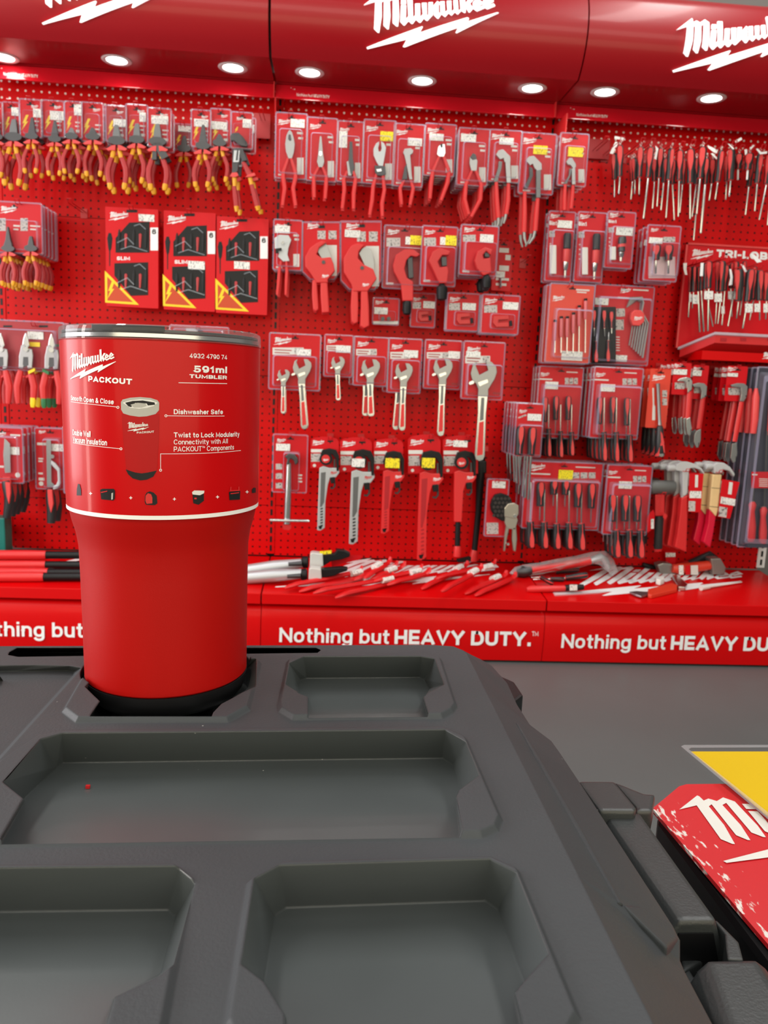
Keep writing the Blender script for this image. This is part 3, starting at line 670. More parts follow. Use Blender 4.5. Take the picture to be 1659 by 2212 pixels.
def inset(P, d):
    c = sum(P, Vector())/len(P); return [p+(c-p).normalized()*d for p in P]
b = MB(); B = [atZ(*z3(1240, 562), zy), Vector((0.35, atZ(*z3(1240, 562), zy).y+0.003, zy)), Vector((0.35, 0.27, zy)), Vector((0.229, 0.271, zy)), atZ(*z3(1659, 912), zy)]
b.prism(B, (0, 0, -0.0006)); b.build('sheet', mat('yellow_paper', (0.66, 0.43, 0.0), 0.6, spec=0.15), t)
b = MB(); b.prism([p+Vector((0, 0, 0.0008)) for p in A], (0, 0, -0.0022)); b.build('sleeve', clear('clear_sleeve', base=0.002, edge=0.03, milk=(0.5, 0.5, 0.52), rough=0.05), t)

c_ = sum(A, Vector())/len(A); I_ = [p+(c_-p).normalized()*0.0045 for p in A]; n_a = len(A); up_ = Vector((0, 0, 0.0012))
b = MB(); b.add([p+up_ for p in A]+[p+up_ for p in I_], [[i, (i+1) % n_a, (i+1) % n_a+n_a, i+n_a] for i in range(n_a)]); b.build('sleeve_rim', clear('sleeve_rim', base=0.30, edge=0.45, milk=(0.55, 0.54, 0.56)), t)
# ================================================================== the tumbler
TZ = 0.697
ax = Vector((-0.0778, 0.385, TZ))
RT = Matrix.Rotation(math.radians(-0.8), 3, 'Y'); RTi = RT.transposed()
tum = thing('tumbler', ax, 'red insulated tumbler with a printed sleeve and clear lid, standing on the toolbox lid', 'tumbler')
def wl_(p): return ax+RT @ (p-ax)
class TB(MB):
    def fin(s, name, m, parent=tum, **k):
        s.v = [wl_(v) for v in s.v]; return s.build(name, m, parent, **k)
h = lambda z: z-TZ
def prof(lst): return [(r, h(z)) for r, z in lst]
TRED = mat('red_powder_coat', (0.41, 0.0018, 0.0005), 0.46, spec=0.22, bump=0.06, bscale=2500)
b = TB(); b.lathe(prof([(0.0, 0.7143), (0.0388, 0.7143), (0.0394, 0.715), (0.0396, 0.745), (0.0399, 0.768), (0.0402, 0.780), (0.0412, 0.7865), (0.0430, 0.793), (0.0442, 0.799), (0.0446, 0.806), (0.0450, 0.873), (0.0452, 0.8755), (0.0, 0.8755)]), 96, o=ax); b.fin('body', TRED, smooth=True)
b = TB(); b.lathe(prof([(0.0, 0.7025), (0.0330, 0.7025), (0.0350, 0.7032), (0.0376, 0.7062), (0.0392, 0.7105), (0.0396, 0.7141), (0.0, 0.7141)]), 96, o=ax); b.fin('base_ring', BLACKR, smooth=True)
for k in range(4):
    b = TB(); a = math.pi/4+k*math.pi/2+0.35; R = Matrix.Rotation(a, 3, 'Z'); b.box(ax+R @ Vector((0.027, 0, 0.0035)), (0.010, 0.016, 0.005), R=R); b.fin('lock_tab', BLACK)
def rl(z): return 0.0449+0.0006*(z-0.7985)/(0.077)
b = TB(); b.lathe([(rl(0.7985), h(0.7985)), (rl(0.8003), h(0.8003))], 128, o=ax); 
b.v = [v for v in b.v]; b.f = [f for f in b.f if len(f) == 4]; b.m = b.m[:len(b.f)]
SLV = mat('glossy_red_sleeve', (0.52, 0.0008, 0.0025), 0.32, spec=0.16, coat=0.10)
sleeve = TB(); sleeve.lathe([(rl(0.8003)+0.0001, h(0.8003)), (rl(0.8745)+0.0001, h(0.8745)), (rl(0.8745)-0.0003, h(0.8745)), (rl(0.8003)-0.0003, h(0.8003)), (rl(0.8003)+0.0001, h(0.8003))], 128, o=ax)
sleeve.f = [f for f in sleeve.f if len(f) == 4]; sleeve.m = [0]*len(sleeve.f)
slv = sleeve.fin('printed_sleeve', SLV, smooth=True)
w_ = TB(); w_.lathe([(rl(0.7985)+0.0001, h(0.7985)), (rl(0.8003)+0.0001, h(0.8003)), (rl(0.8003)-0.0003, h(0.8003)), (rl(0.7985)-0.0003, h(0.7985)), (rl(0.7985)+0.0001, h(0.7985))], 128, o=ax)
w_.f = [f for f in w_.f if len(f) == 4]; w_.m = [0]*len(w_.f); w_.fin('white_hem', WHITE, parent=slv, smooth=True)
def onS(px, py):
    """where a pixel meets the sleeve: (angle, height)"""
    o = RTi @ (CO-ax); d = RTi @ ray(px, py); r = 0.0452
    for _ in range(4):
        A_ = d.x*d.x+d.y*d.y; B_ = o.x*d.x+o.y*d.y; C_ = o.x*o.x+o.y*o.y-r*r; s = max(0, B_*B_-A_*C_)
        t = (-B_-math.sqrt(s))/A_; q = o+d*t; r = rl(q.z+TZ)
    return Vector((math.atan2(q.x, -q.y), q.z+TZ, 0))
zt = zoom(130, 680, 580)
def S(X, Y): return onS(*zt(X, Y))
def wrap(a, z, lift=0.00025):
    r = rl(z)+lift; return wl_(Vector((ax.x+r*math.sin(a), ax.y-r*math.cos(a), z)))
class ART(MB):
    def flat(s, vf, fn, mi=0, lift=0.00025, d=0.05):
        q = [fn(v[0], v[1]) for v in vf[0]]; c = cut2d(([(p.x, p.y, v[2] if len(v) > 2 else 0) for p, v in zip(q, vf[0])], vf[1]), d)
        s.add([wrap(a, z, lift+2e-5*j) for a, z, j in c[0]], c[1], mi)
    def text(s, txt, p0, p1, pt, bold=0.0, cap=0.72, space=1.0):
        vs, fs, w = text2d(txt, bold, 0, space); p0, p1, pt = S(*p0), S(*p1), S(*pt)
        s.flat((vs, fs), lambda u, v: p0+(p1-p0)*(u/w)+(pt-p0)*(v/cap))
    def line(s, pts, w=4.2, dot=None):
        v, f = stroke(pts, w); s.flat((v, f), lambda u, y: S(u, y))
        if dot:
            n = 14; ro, ri = 11, 6
            v = [(dot[0]+r*math.cos(6.283*k/n), dot[1]+r*math.sin(6.283*k/n)) for r in (ro, ri) for k in range(n)]
            s.flat((v, [[k, (k+1) % n, n+(k+1) % n, n+k] for k in range(n)]), lambda u, y: S(u, y))
    def shape(s, pts, mi=0, lift=0.0003):
        s.flat((pts, [list(range(len(pts)))]), lambda u, y: S(u, y), mi, lift)
lm = aff(onS(140+140/10.37, 745+765/10.37), onS(140+1155/10.37, 745+372/10.37), onS(140+122/10.37, 745+318/10.37), LT, LR, LM)
a = ART(); a.flat(logo2d(), lm); a.build('printed_mark', WHITE, slv, recalc=False)
z10 = lambda X, Y: ((10+X/10.37)*3.687, (65+Y/10.37)*3.687)
a = ART(); a.text('PACKOUT', z10(535, 818), z10(1508, 890), z10(537, 692), 0.07); a.build('printed_name', WHITE, slv, recalc=False)
a = ART()
a.text('4932 4790 74', (1027,343), (1325,357), (1027,306), 0.02)
a.text('591ml', (1057,459), (1325,466), (1058,404), 0.055)
a.text('TUMBLER', (1027,503), (1325,515), (1028,473), 0.06)
a.line([(942,541),(1130,545),(1326,548)], 5)
a.text('Smooth Open & Close', (90,680), (428,714), (90,640), 0.03)
a.line([(90,692),(270,714),(452,734)], 4, (462,737))
a.text('Double Wall', (104,958), (246,974), (104,912), 0.03)
a.text('Vacuum Insulation', (106,1014), (376,1042), (106,968), 0.03)
a.line([(106,1018),(300,1047),(476,1066)], 4, (486,1067))
a.text('Dishwasher Safe', (904,791), (1292,791), (904,752), 0.03)
a.line([(853,804),(1080,807),(1305,806)], 4, (842,804))
a.text('Twist to Lock Modularity', (904,976), (1423,968), (904,936), 0.03)
a.text('Connectivity with All', (904,1032), (1330,1023), (904,993), 0.005)
a.text('PACKOUT\u2122 Components', (904,1089), (1380,1072), (904,1049), 0.005)
a.line([(1435,1080),(1200,1100),(800,1107),(800,1225)], 4, (800,1237))
for x, y in ((247,1422),(564,1457),(909,1467),(1250,1450),(1484,1410)):
    a.shape([(x-12,y-3),(x-3,y-3),(x-3,y-12),(x+3,y-12),(x+3,y-3),(x+12,y-3),(x+12,y+3),(x+3,y+3),(x+3,y+12),(x-3,y+12),(x-3,y+3),(x-12,y+3)])
a.build('printed_text', WHITE, slv, recalc=False)
# printed picture of the tumbler, and the row of small pictures
PIC = [mat('picture_red', (0.42, 0.002, 0.004), 0.36, spec=0.22), mat('picture_silver', (0.42, 0.41, 0.38), 0.3), mat('picture_black', (0.015, 0.015, 0.016), 0.4, spec=0.2), mat('picture_pale', (0.75, 0.74, 0.72), 0.3), mat('picture_bright_red', (0.62, 0.02, 0.02), 0.3)]
a = ART()
a.shape([(492,790),(640,812),(790,788),(785,1000),(770,1240),(650,1275),(530,1240),(505,1000)], 0)
a.shape([(487,695),(500,675),(560,660),(640,655),(720,662),(775,680),(789,700),(787,760),(760,790),(690,808),(630,812),(560,802),(505,785),(488,755)], 1, 0.00035)
a.shape([(500,700),(560,682),(640,672),(720,678),(778,700),(745,726),(690,742),(630,748),(560,740)], 3, 0.0004)
a.shape([(520,700),(580,686),(660,682),(752,698),(757,716),(700,722),(690,706),(600,702),(566,735),(545,728)], 2, 0.00045)
a.shape([(562,716),(620,700),(680,706),(692,724),(650,738),(590,738)], 1, 0.0005)
a.shape([(524,1230),(600,1255),(650,1262),(700,1255),(770,1240),(742,1288),(690,1312),(640,1318),(580,1302),(545,1270)], 2, 0.0004)
pm = aff(S(540, 925), S(708, 893), S(536, 868), LT, LR, LM); a.flat(logo2d(), pm, 3, 0.0004)
vs, fs, w = text2d('PACKOUT', 0.05); q0, q1, q2 = S(612, 946), S(748, 938), S(612, 930); a.flat((vs, fs), lambda u, v: q0+(q1-q0)*(u/w)+(q2-q0)*(v/0.72), 3, 0.0004)
a.build('picture_of_tumbler', PIC, slv, recalc=False)
a = ART(); a.shape([(322,1392),(340,1385),(430,1385),(440,1402),(438,1465),(425,1478),(330,1468)], 2); a.shape([(330,1410),(380,1400),(378,1407),(330,1418)], 4, 0.0004); a.shape([(412,1420),(426,1415),(424,1468),(410,1472)], 1, 0.0004); a.build('picture_of_box', PIC, slv, recalc=False)
a = ART(); a.shape([(676,1440),(690,1415),(715,1405),(745,1415),(770,1440),(775,1500),(755,1515),(685,1512),(674,1490)], 2); a.shape([(682,1440),(700,1420),(725,1428),(735,1455),(735,1500),(690,1505),(680,1480)], 4, 0.0004); a.build('picture_of_backpack', PIC, slv, recalc=False)
a = ART(); a.shape([(1052,1425),(1142,1412),(1143,1480),(1100,1512),(1058,1500)], 2); a.shape([(1048,1412),(1065,1398),(1145,1400),(1143,1420),(1110,1436),(1052,1430)], 3, 0.0004); a.line([(1075,1400),(1088,1388),(1108,1386),(1118,1398)], 4); a.shape([(1066,1455),(1084,1455),(1084,1468),(1066,1468)], 4, 0.0004); a.build('picture_of_cooler', PIC, slv, recalc=False)
a = ART(); a.shape([(1340,1410),(1430,1400),(1428,1470),(1345,1475)], 2); a.shape([(1345,1405),(1350,1370),(1360,1370),(1358,1396),(1412,1392),(1412,1368),(1422,1368),(1424,1402)], 4, 0.0004); a.shape([(1352,1420),(1420,1412),(1418,1420),(1352,1428)], 4, 0.0004); a.build('picture_of_tool_bag', PIC, slv, recalc=False)
a = ART(); a.shape([(1522,1390),(1535,1376),(1553,1378),(1553,1415),(1524,1420)], 2); a.build('picture_of_case', PIC, slv, recalc=False)
a = ART(); a.shape([(138,1385),(146,1345),(160,1350),(170,1390),(172,1438),(136,1438)], 2); a.build('picture_of_bag', PIC, slv, recalc=False)
# lid: steel rim, clear cap, black slider
b = TB(); b.lathe(prof([(0.0, 0.8757), (0.0440, 0.8757), (0.0449, 0.8760), (0.0449, 0.8776), (0.0440, 0.8781), (0.0, 0.8781)]), 96, o=ax); b.fin('steel_rim', STEEL, smooth=True)
LID = clear('clear_lid_plastic', tint=(0.93, 0.94, 0.95), base=0.10, edge=0.50, milk=(0.34, 0.35, 0.37), rough=0.03)
b = TB(); b.lathe(prof([(0.0450, 0.8748), (0.0459, 0.8751), (0.0459, 0.8790), (0.0456, 0.8806), (0.0445, 0.8812), (0.0430, 0.8806), (0.0425, 0.8797), (0.0, 0.8795)]), 96, o=ax); b.fin('lid_cap', LID, smooth=True)
b = TB(); aa = math.radians(-7); R = Matrix.Rotation(aa, 3, 'Z')
P = [(math.radians(q), rr_) for q, rr_ in ((-22, 0.0446), (-8, 0.0450), (8, 0.0450), (20, 0.0446), (16, 0.030), (-16, 0.030))]
b.prism([Vector((ax.x+r_*math.sin(q+aa), ax.y-r_*math.cos(q+aa), 0.8808)) for q, r_ in P], (0, 0, -0.0026)); b.fin('slider', BLACK, bevel=0.0005)
b = TB(); b.lathe(prof([(0.0432, 0.8782), (0.0444, 0.8783), (0.0444, 0.8792), (0.0432, 0.8794), (0.0425, 0.8788), (0.0432, 0.8782)]), 96, o=ax); b.f = [f for f in b.f if len(f) == 4]; b.m = [0]*len(b.f)
b.fin('seal', mat('dark_grey_seal', (0.05, 0.05, 0.055), 0.3), smooth=True)
# ================================================================== goods on the wall: shared builders
STICK = mat('printed_price_sticker', (0.82, 0.81, 0.77), 0.55)
def _print(m, dark, scale):
    N, L = m.node_tree.nodes, m.node_tree.links; B = N['Principled BSDF']; col = tuple(B.inputs['Base Color'].default_value)
    t = N.new('ShaderNodeTexCoord'); mp = N.new('ShaderNodeMapping'); mp.inputs['Scale'].default_value = scale
    n = N.new('ShaderNodeTexNoise'); n.inputs['Scale'].default_value = 1.0; n.inputs['Detail'].default_value = 1
    r = N.new('ShaderNodeMapRange'); r.inputs['From Min'].default_value = 0.55; r.inputs['From Max'].default_value = 0.66
    mx = N.new('ShaderNodeMixRGB'); mx.inputs[1].default_value = col; mx.inputs[2].default_value = (*dark, 1)
    L.new(t.outputs['Object'], mp.inputs[0]); L.new(mp.outputs[0], n.inputs['Vector']); L.new(n.outputs['Fac'], r.inputs['Value']); L.new(r.outputs[0], mx.inputs[0]); L.new(mx.outputs[0], B.inputs['Base Color'])
_print(STICK, (0.30, 0.30, 0.30), (330, 330, 150)); _print(YEL_TAG, (0.28, 0.22, 0.02), (330, 330, 150))
WIRE = mat('red_wire', (0.52, 0.006, 0.010), 0.35)
PINK = mat('pale_red_guard', (0.72, 0.06, 0.06), 0.45)
PICT = mat('printed_picture', (0.55, 0.50, 0.48), 0.4); _print(PICT, (0.08, 0.08, 0.08), (160, 160, 160))
ORD = ['front', 'second', 'third', 'fourth', 'fifth', 'sixth', 'seventh']
def rect(z, x0, y0, x1, y1, Y):
    mx, my = (x0+x1)/2, (y0+y1)/2
    return atY(*z(x0, my), Y).x, atY(*z(x1, my), Y).x, atY(*z(mx, y1), Y).z, atY(*z(mx, y0), Y).z
def rrect(x0, x1, z0, z1, r, Y):
    o = []
    for cx, cz, a in ((x1-r, z1-r, 0), (x0+r, z1-r, 90), (x0+r, z0+r, 180), (x1-r, z0+r, 270)):
        for k in range(4):
            t = math.radians(a+30*k); o.append(Vector((cx+r*math.cos(t), Y, cz+r*math.sin(t))))
    return o
def hook(px, py, Y, label, group='red wire display hooks', tip=0.010):
    p = atY(px, py, Y); t = thing('display_hook', (p.x, D, p.z), label, 'hook', group); w = 0.006
    b = MB(); b.tube([(p.x-w, D-0.002, p.z), (p.x-w, Y-0.012, p.z), (p.x-w, Y-0.020, p.z+tip), (p.x+w, Y-0.020, p.z+tip), (p.x+w, Y-0.012, p.z), (p.x+w, D-0.002, p.z)], 0.0014, 6); b.build('wire', WIRE, t)
    b = MB(); b.box((p.x, D-0.002, p.z-0.004), (0.022, 0.003, 0.030)); b.build('back_plate', WIRE, t)
    return t
class Pack:
    """a carded product: cardboard, clear blister, stickers and the tool itself"""
    def __init__(s, z, name, label, cat, group, box, Y=2.59):
        s.z, s.Y, s.box = z, Y, box
        s.x0, s.x1, s.z0, s.z1 = rect(z, *box, Y)
        s.root = thing(name, ((s.x0+s.x1)/2, Y, s.z1), label, cat, group); s.label = label
    def P(s, X, Yz, dy=0.0): return atY(*s.z(X, Yz), s.Y+dy)
    def card(s, m=RED_CARD, r=0.004, hole=True, ins=0.0):
        A = rrect(s.x0+ins, s.x1-ins, s.z0+ins, s.z1-ins, r, s.Y); b = MB(); b.prism(A, (0, 0.0012, 0)); s.cd = b.build('card', m, s.root)
        if hole:
            cx = (s.x0+s.x1)/2; zt_ = s.z1-0.008; b = MB()
            b.poly([Vector((cx+x, s.Y-0.0004, zt_+y)) for x, y in ((-.011, -.003), (-.004, -.003), (-.003, .003), (.003, .003), (.004, -.003), (.011, -.003), (.011, -.007), (-.011, -.007))]); b.build('hang_hole', BLACK, s.root)
        return s
    def film(s, bub=None, d=0.022, pad=0.0035):
        """clear flange round the card and a raised bubble over the tool (bub: box or outline in crop readings)"""
        b = MB(); A = rrect(s.x0-pad, s.x1+pad, s.z0-pad, s.z1+pad, 0.006, s.Y-0.0016); n = len(A)
        b.poly(A, 0)
        In = rrect(s.x0+0.001, s.x1-0.001, s.z0+0.001, s.z1-0.001, 0.004, s.Y-0.0026)
        b.add(A+In, [[i, (i+1) % n, (i+1) % n+n, i+n] for i in range(n)], 1)
        Bk = [p+Vector((0, 0.0045, 0)) for p in A]; b.add(A+Bk, [[i, (i+1) % n, (i+1) % n+n, i+n] for i in range(n)], 1)
        if bub:
            if len(bub) == 4 and not hasattr(bub[0], '__len__'):
                x0, x1, z0, z1 = rect(s.z, *bub, s.Y); Q = rrect(x0, x1, z0, z1, 0.008, s.Y-0.002)
            else: Q = [s.P(*q, -0.002) for q in bub]
            c = sum(Q, Vector())/len(Q); m = len(Q)
            F = [c+(p-c)*0.90+Vector((0, -d, 0)) for p in Q]; M_ = [c+(p-c)*0.96+Vector((0, -d*0.75, 0)) for p in Q]
            b.add(Q+M_, [[i, (i+1) % m, (i+1) % m+m, i+m] for i in range(m)], 0); b.add(M_+F, [[i, (i+1) % m, (i+1) % m+m, i+m] for i in range(m)], 1); b.poly(F, 0)
        b.build('blister', [FILM, FILM_E], s.root, recalc=False); return s
    def sticker(s, box, m=STICK, dy=-0.003, name='price_sticker'):
        x0, x1, z0, z1 = rect(s.z, *box, s.Y); b = MB(); b.prism([Vector((x0, s.Y+dy, z0)), Vector((x1, s.Y+dy, z0)), Vector((x1, s.Y+dy, z1)), Vector((x0, s.Y+dy, z1))], (0, 0.0004, 0)); b.build(name, m, s.root); return s
    def logo(s, x, y, w, name='printed_mark', m=WHITE, dy=-0.0006):
        """script mark, its bolt's left tip at x,y and w wide (crop readings)"""
        p = s.P(x, y, dy); k = s.P(x+w, y, dy).x-p.x; b = MB(); flat2d(b, logo2d(), lambda u, v: p+Vector((u*k, 0, v*k*1.05))); b.build(name, m, s.root, recalc=False); return s
    def lines(s, rows, m=OFFW, dy=-0.0005):
        """small printed lines: (x0, y, x1, thickness)"""
        b = MB()
        for x0, y, x1, t in rows:
            a0, a1 = s.P(x0, y, dy), s.P(x1, y, dy); h = abs(s.P(x0, y+t, dy).z-a0.z); a1.z = a0.z
            b.poly([a0, a1, a1-Vector((0, 0, h)), a0-Vector((0, 0, h))])
        b.build('printed_lines', m, s.root, recalc=False); return s
    def prism(s, name, pts, m, dy=-0.018, th=0.008, parent=None, bevel=0.0, ft=0):
        b = MB(); b.prism([s.P(*q, dy) for q in pts], (0, th, 0)); return b.build(name, m, parent or s.root, bevel=bevel)
    def boxp(s, name, box, m, dy=-0.018, th=0.008, parent=None, bevel=0.0):
        x0, y0, x1, y1 = box; return s.prism(name, [(x0, y0), (x1, y0), (x1, y1), (x0, y1)], m, dy, th, parent, bevel)
    def tube(s, name, pts, r, m, dy=-0.014, n=8, flat=1.0, parent=None, dys=None):
        k = (s.P(100, 0).x-s.P(0, 0).x)/100
        rr_ = [q*k for q in r] if hasattr(r, '__len__') else r*k
        P_ = [s.P(*q, (dys[i] if dys else dy)) for i, q in enumerate(pts)]
        b = MB(); b.tube(P_, rr_, n, flat=flat); return b.build(name, m, parent or s.root, smooth=True)
    def disc(s, name, x, y, r, m, dy=-0.018, th=0.006, sq=1.0, parent=None, n=20):
        c = s.P(x, y, dy); k = (s.P(x+100, y).x-s.P(x, y).x)/100; b = MB()
        b.prism([c+Vector((r*k*math.cos(6.2832*i/n), 0, r*k*sq*math.sin(6.2832*i/n))) for i in range(n)], (0, th, 0)); return b.build(name, m, parent or s.root, smooth=True)
    def hook(s, what=None, dx=0, y=None):
        x = (s.box[0]+s.box[2])/2+dx; px, py = s.z(x, s.box[1] if y is None else y)
        k = 5; hook(px, py+k, s.Y-0.004, 'red wire hook that holds the '+(what or s.label)); return s
    def behind(s, n, step=0.024, jx=0.003, base=None, slope=0.0):
        base = ' '.join((base or s.label).split()[:11]).rstrip(',')
        for k in range(1, n+1):
            dup(s.root, (random.uniform(-jx, jx), min(step*k, D-0.012-s.Y), random.uniform(-jx, 0)*0.6), f'{base}, {ORD[min(k, 6)]} on its hook')
        s.root['label'] = f'{base}, front one on its hook' if n else base
        return s
BOLT = [(0.62, 0), (0.12, 0.55), (0.42, 0.52), (0.0, 1.0), (0.92, 0.42), (0.60, 0.44), (1.0, 0.0)]
def bolt(s, x0, y0, x1, y1, m=YEL, name='printed_bolt', dy=-0.0007, parent=None):
    return s.prism(name, [(x0+(x1-x0)*u, y0+(y1-y0)*v) for u, v in BOLT], m, dy, 0.0002, parent)

# ------------------------------------------------------------------ insulated pliers, top row of the first bay
zA = zoom(0, 200, 600)
JAWS = {
 'long': [(-15, -4), (-11, -22), (-4, -48), (4, -48), (11, -22), (15, -4), (9, 6), (-9, 6)],
 'combo': [(-12, -4), (-10, -16), (-5, -31), (5, -31), (10, -16), (12, -4), (9, 6), (-9, 6)],
 'diag': [(-14, -3), (-12, -12), (-3, -22), (5, -20), (13, -10), (14, -3), (9, 6), (-9, 6)],
 'fat': [(-12, -4), (-11, -18), (-6, -34), (6, -35), (10, -18), (12, -4), (9, 6), (-9, 6)],
}
def vde(s, X, Y, k, jaw, spread=1.0, q=2.765, steel=None, dy=-0.014, lean=0.0):
    """insulated pliers with their joint at crop reading X,Y"""
    g = lambda x, y: (X+(x+lean*y)*k*q, Y+y*k*q)
    s.prism('jaws', [g(p[0]*.60, p[1]*.9) for p in JAWS[jaw]], steel or STEEL_D, dy-0.005, 0.010, bevel=0.0015)
    s.disc('joint', X, Y, 15*k*q, STEEL_D, dy-0.008, 0.014, 0.5)
    for sd in (-1, 1):
        w = lambda x, y: g(sd*x*spread, y)
        h = s.tube('handle', [w(7, 27), w(11, 36), w(15.5, 50), w(16, 62), w(13.5, 78)], [4*k*q, 5.0*k*q, 5.4*k*q, 5.2*k*q, 4.6*k*q], VDE_RED, dy, 8, 0.8)
        s.prism('guard', [w(2, 8), w(8, 9), w(19, 15), w(15, 18), w(7, 17), w(3, 18)], PINK, dy-0.010, 0.018, parent=h)
        s.tube('collar', [w(4.5, 14), w(6, 22), w(8, 31)], [3.8*k*q, 4.4*k*q, 4.4*k*q], YEL_GRIP, dy, 8, 0.9, parent=h)
        s.tube('end_cap', [w(13.6, 76), w(12.6, 83), w(11.6, 87.5)], [4.9*k*q, 5.3*k*q, 3.2*k*q], YEL_GRIP, dy, 8, 0.9, parent=h)
VD = [ # card box, joint, size, jaws, copies behind, sticker, words
 ((-75,60,15,270), (-28,262), 1.02, 'long', 1, None, 'cut off by the photo edge'),
 ((22,62,115,270), (78,262), 1.22, 'fat', 1, (70,90,112,140), 'with pale upright jaws'),
 ((122,45,245,265), (187,258), 0.93, 'long', 1, (200,98,246,150), 'long-nosed, beside the pale-jawed pair'),
 ((258,52,382,262), (325,275), 0.92, 'long', 1, (300,112,382,166), 'long-nosed, with a level white sticker'),
 ((390,58,486,268), (425,258), 0.94, 'diag', 2, (444,70,487,138), 'short-jawed, under a curled white sticker'),
 ((490,64,616,292), (552,260), 1.0, 'diag', 2, None, 'short-jawed, without any sticker'),
 ((636,82,752,292), (695,285), 1.22, 'combo', 1, (678,160,752,206), 'flat-jawed, on a darker card'),
 ((756,76,880,292), (815,278), 1.10, 'fat', 2, (834,120,872,176), 'broad-jawed, on the middle hook'),
 ((886,98,1020,322), (940,290), 1.22, 'fat', 1, (905,140,1006,190), 'heavy, grey-necked'),
 ((1042,192,1146,342), (1098,332), 0.98, 'combo', 0, (1066,200,1142,236), 'alone and set far back in the shade'),
 ((1146,108,1256,322), (1210,315), 1.04, 'long', 1, (1160,160,1246,206), 'long-nosed, beside the pair set far back'),
 ((1260,102,1376,322), (1310,298), 0.98, 'diag', 2, (1262,175,1357,222), 'short-jawed, beside the water pump pair'),
]
for i, (bx, pv, k, jaw, nb, st, words) in enumerate(VD):
    s = Pack(zA, 'insulated_pliers', 'insulated red-handled pliers '+words, 'pliers', 'insulated pliers on the top row', bx, 2.565+0.009*(i % 2) if i != 9 else 2.69)
    s.card(RED_CARD if i not in (6, 9) else RED_DARK)
    x0, y0, x1, y1 = bx; w, h = x1-x0, y1-y0
    bolt(s, x0+0.06*w, y0+0.40*h, x0+0.40*w, y0+0.82*h)
    s.logo(x0+0.5*w, y0+0.22*h, 0.38*w); s.lines([(x0+0.62*w, y0+0.55*h, x0+0.9*w, 8), (x0+0.62*w, y0+0.66*h, x0+0.85*w, 8), (x0+0.66*w, y0+0.78*h, x0+0.88*w, 16)])
    if st: s.sticker(st)
    s.film((x0+0.18*w, y0+0.3*h, x1-0.08*w, y1-4), 0.018)
    vde(s, pv[0], pv[1], k, jaw, 1.0 if jaw != 'diag' else 1.15, lean=random.uniform(-0.03, 0.03), steel=(STEEL_G if i in (1, 4, 6, 7, 8) else None))
    if i == 8:
        s.prism('neck', [(915,300),(960,295),(1005,380),(965,400),(935,345),(935,400),(905,400)], STEEL_D, -0.022, 0.014)
    s.hook(f'pliers {words}' if len(words) < 46 else words, y=y0-2)
    s.behind(nb, 0.048, 0.004)
# the large water pump pair at the end of the row
s = Pack(zA, 'insulated_pliers', 'insulated water pump pliers with grey neck and long red handles', 'pliers', 'insulated pliers on the top row', (1384,122,1506,332), 2.57)
s.card(); bolt(s, 1400,205,1425,240); s.logo(1410,165,45); s.sticker((1450,160,1502,212)); s.film((1395,190,1500,328), 0.02)
s.prism('jaws', [(1372,262),(1388,240),(1425,238),(1450,262),(1478,300),(1475,322),(1440,318),(1415,300),(1395,285),(1380,290)], STEEL_D, -0.022, 0.014, bevel=0.002)
s.prism('neck', [(1388,340),(1410,330),(1448,330),(1475,405),(1448,410),(1428,370),(1420,470),(1385,490)], GREY_P, -0.024, 0.016, bevel=0.002)
s.prism('slot_plate', [(1398,345),(1415,345),(1408,405),(1420,405),(1425,345),(1432,345),(1426,415),(1392,415)], ALU, -0.026, 0.002)
for pts, gd in (([(1398,560),(1405,620),(1412,685)], (1372,480,1418,500)), ([(1452,415),(1485,480),(1500,505)], None)):
    h = s.tube('handle', pts, [13,17,16] if gd else [13,19,20], VDE_RED, -0.016, 8, 0.8)
    if gd:
        s.prism('guard', [(1372,500),(1385,478),(1415,476),(1425,495),(1400,505)], PINK, -0.026, 0.02, parent=h); s.tube('collar', [(1400,500),(1402,560)], [15,13], YEL_GRIP, -0.016, 8, 0.9, parent=h); s.tube('end_cap', [(1412,680),(1414,712)], [17,11], YEL_GRIP, -0.016, parent=h)
    else:
        s.prism('guard', [(1465,505),(1480,490),(1520,478),(1526,495),(1500,502)], PINK, -0.026, 0.02, parent=h); s.tube('collar', [(1492,500),(1502,550)], [14,13], YEL_GRIP, -0.016, 8, 0.9, parent=h)
        s.tube('lower_grip', [(1502,550),(1520,620),(1538,690)], [13,16,15], VDE_RED, -0.016, 8, 0.8, parent=h); s.tube('end_cap', [(1538,680),(1543,705)], [19,12], YEL_GRIP, -0.016, parent=h)
s.hook('large insulated water pump pliers'); s.behind(1, 0.045, 0.008)
# empty hooks
hook(*zA(1562, 128), 2.64, 'empty red wire hook with a dark red label holder beside the uprights')
hook(*zA(425, 662), 2.60, 'empty red wire hook alone on bare pegboard above the screwdriver boxes')
px, py = zA(1565, 200); p = atY(px, py, 2.70); b = MB(); b.box(p, (0.052, 0.004, 0.075)); tag(b.build('label_holder', RED_DARK, origin=p), 'dark red label holder plate hanging below the empty hook', 'label holder')

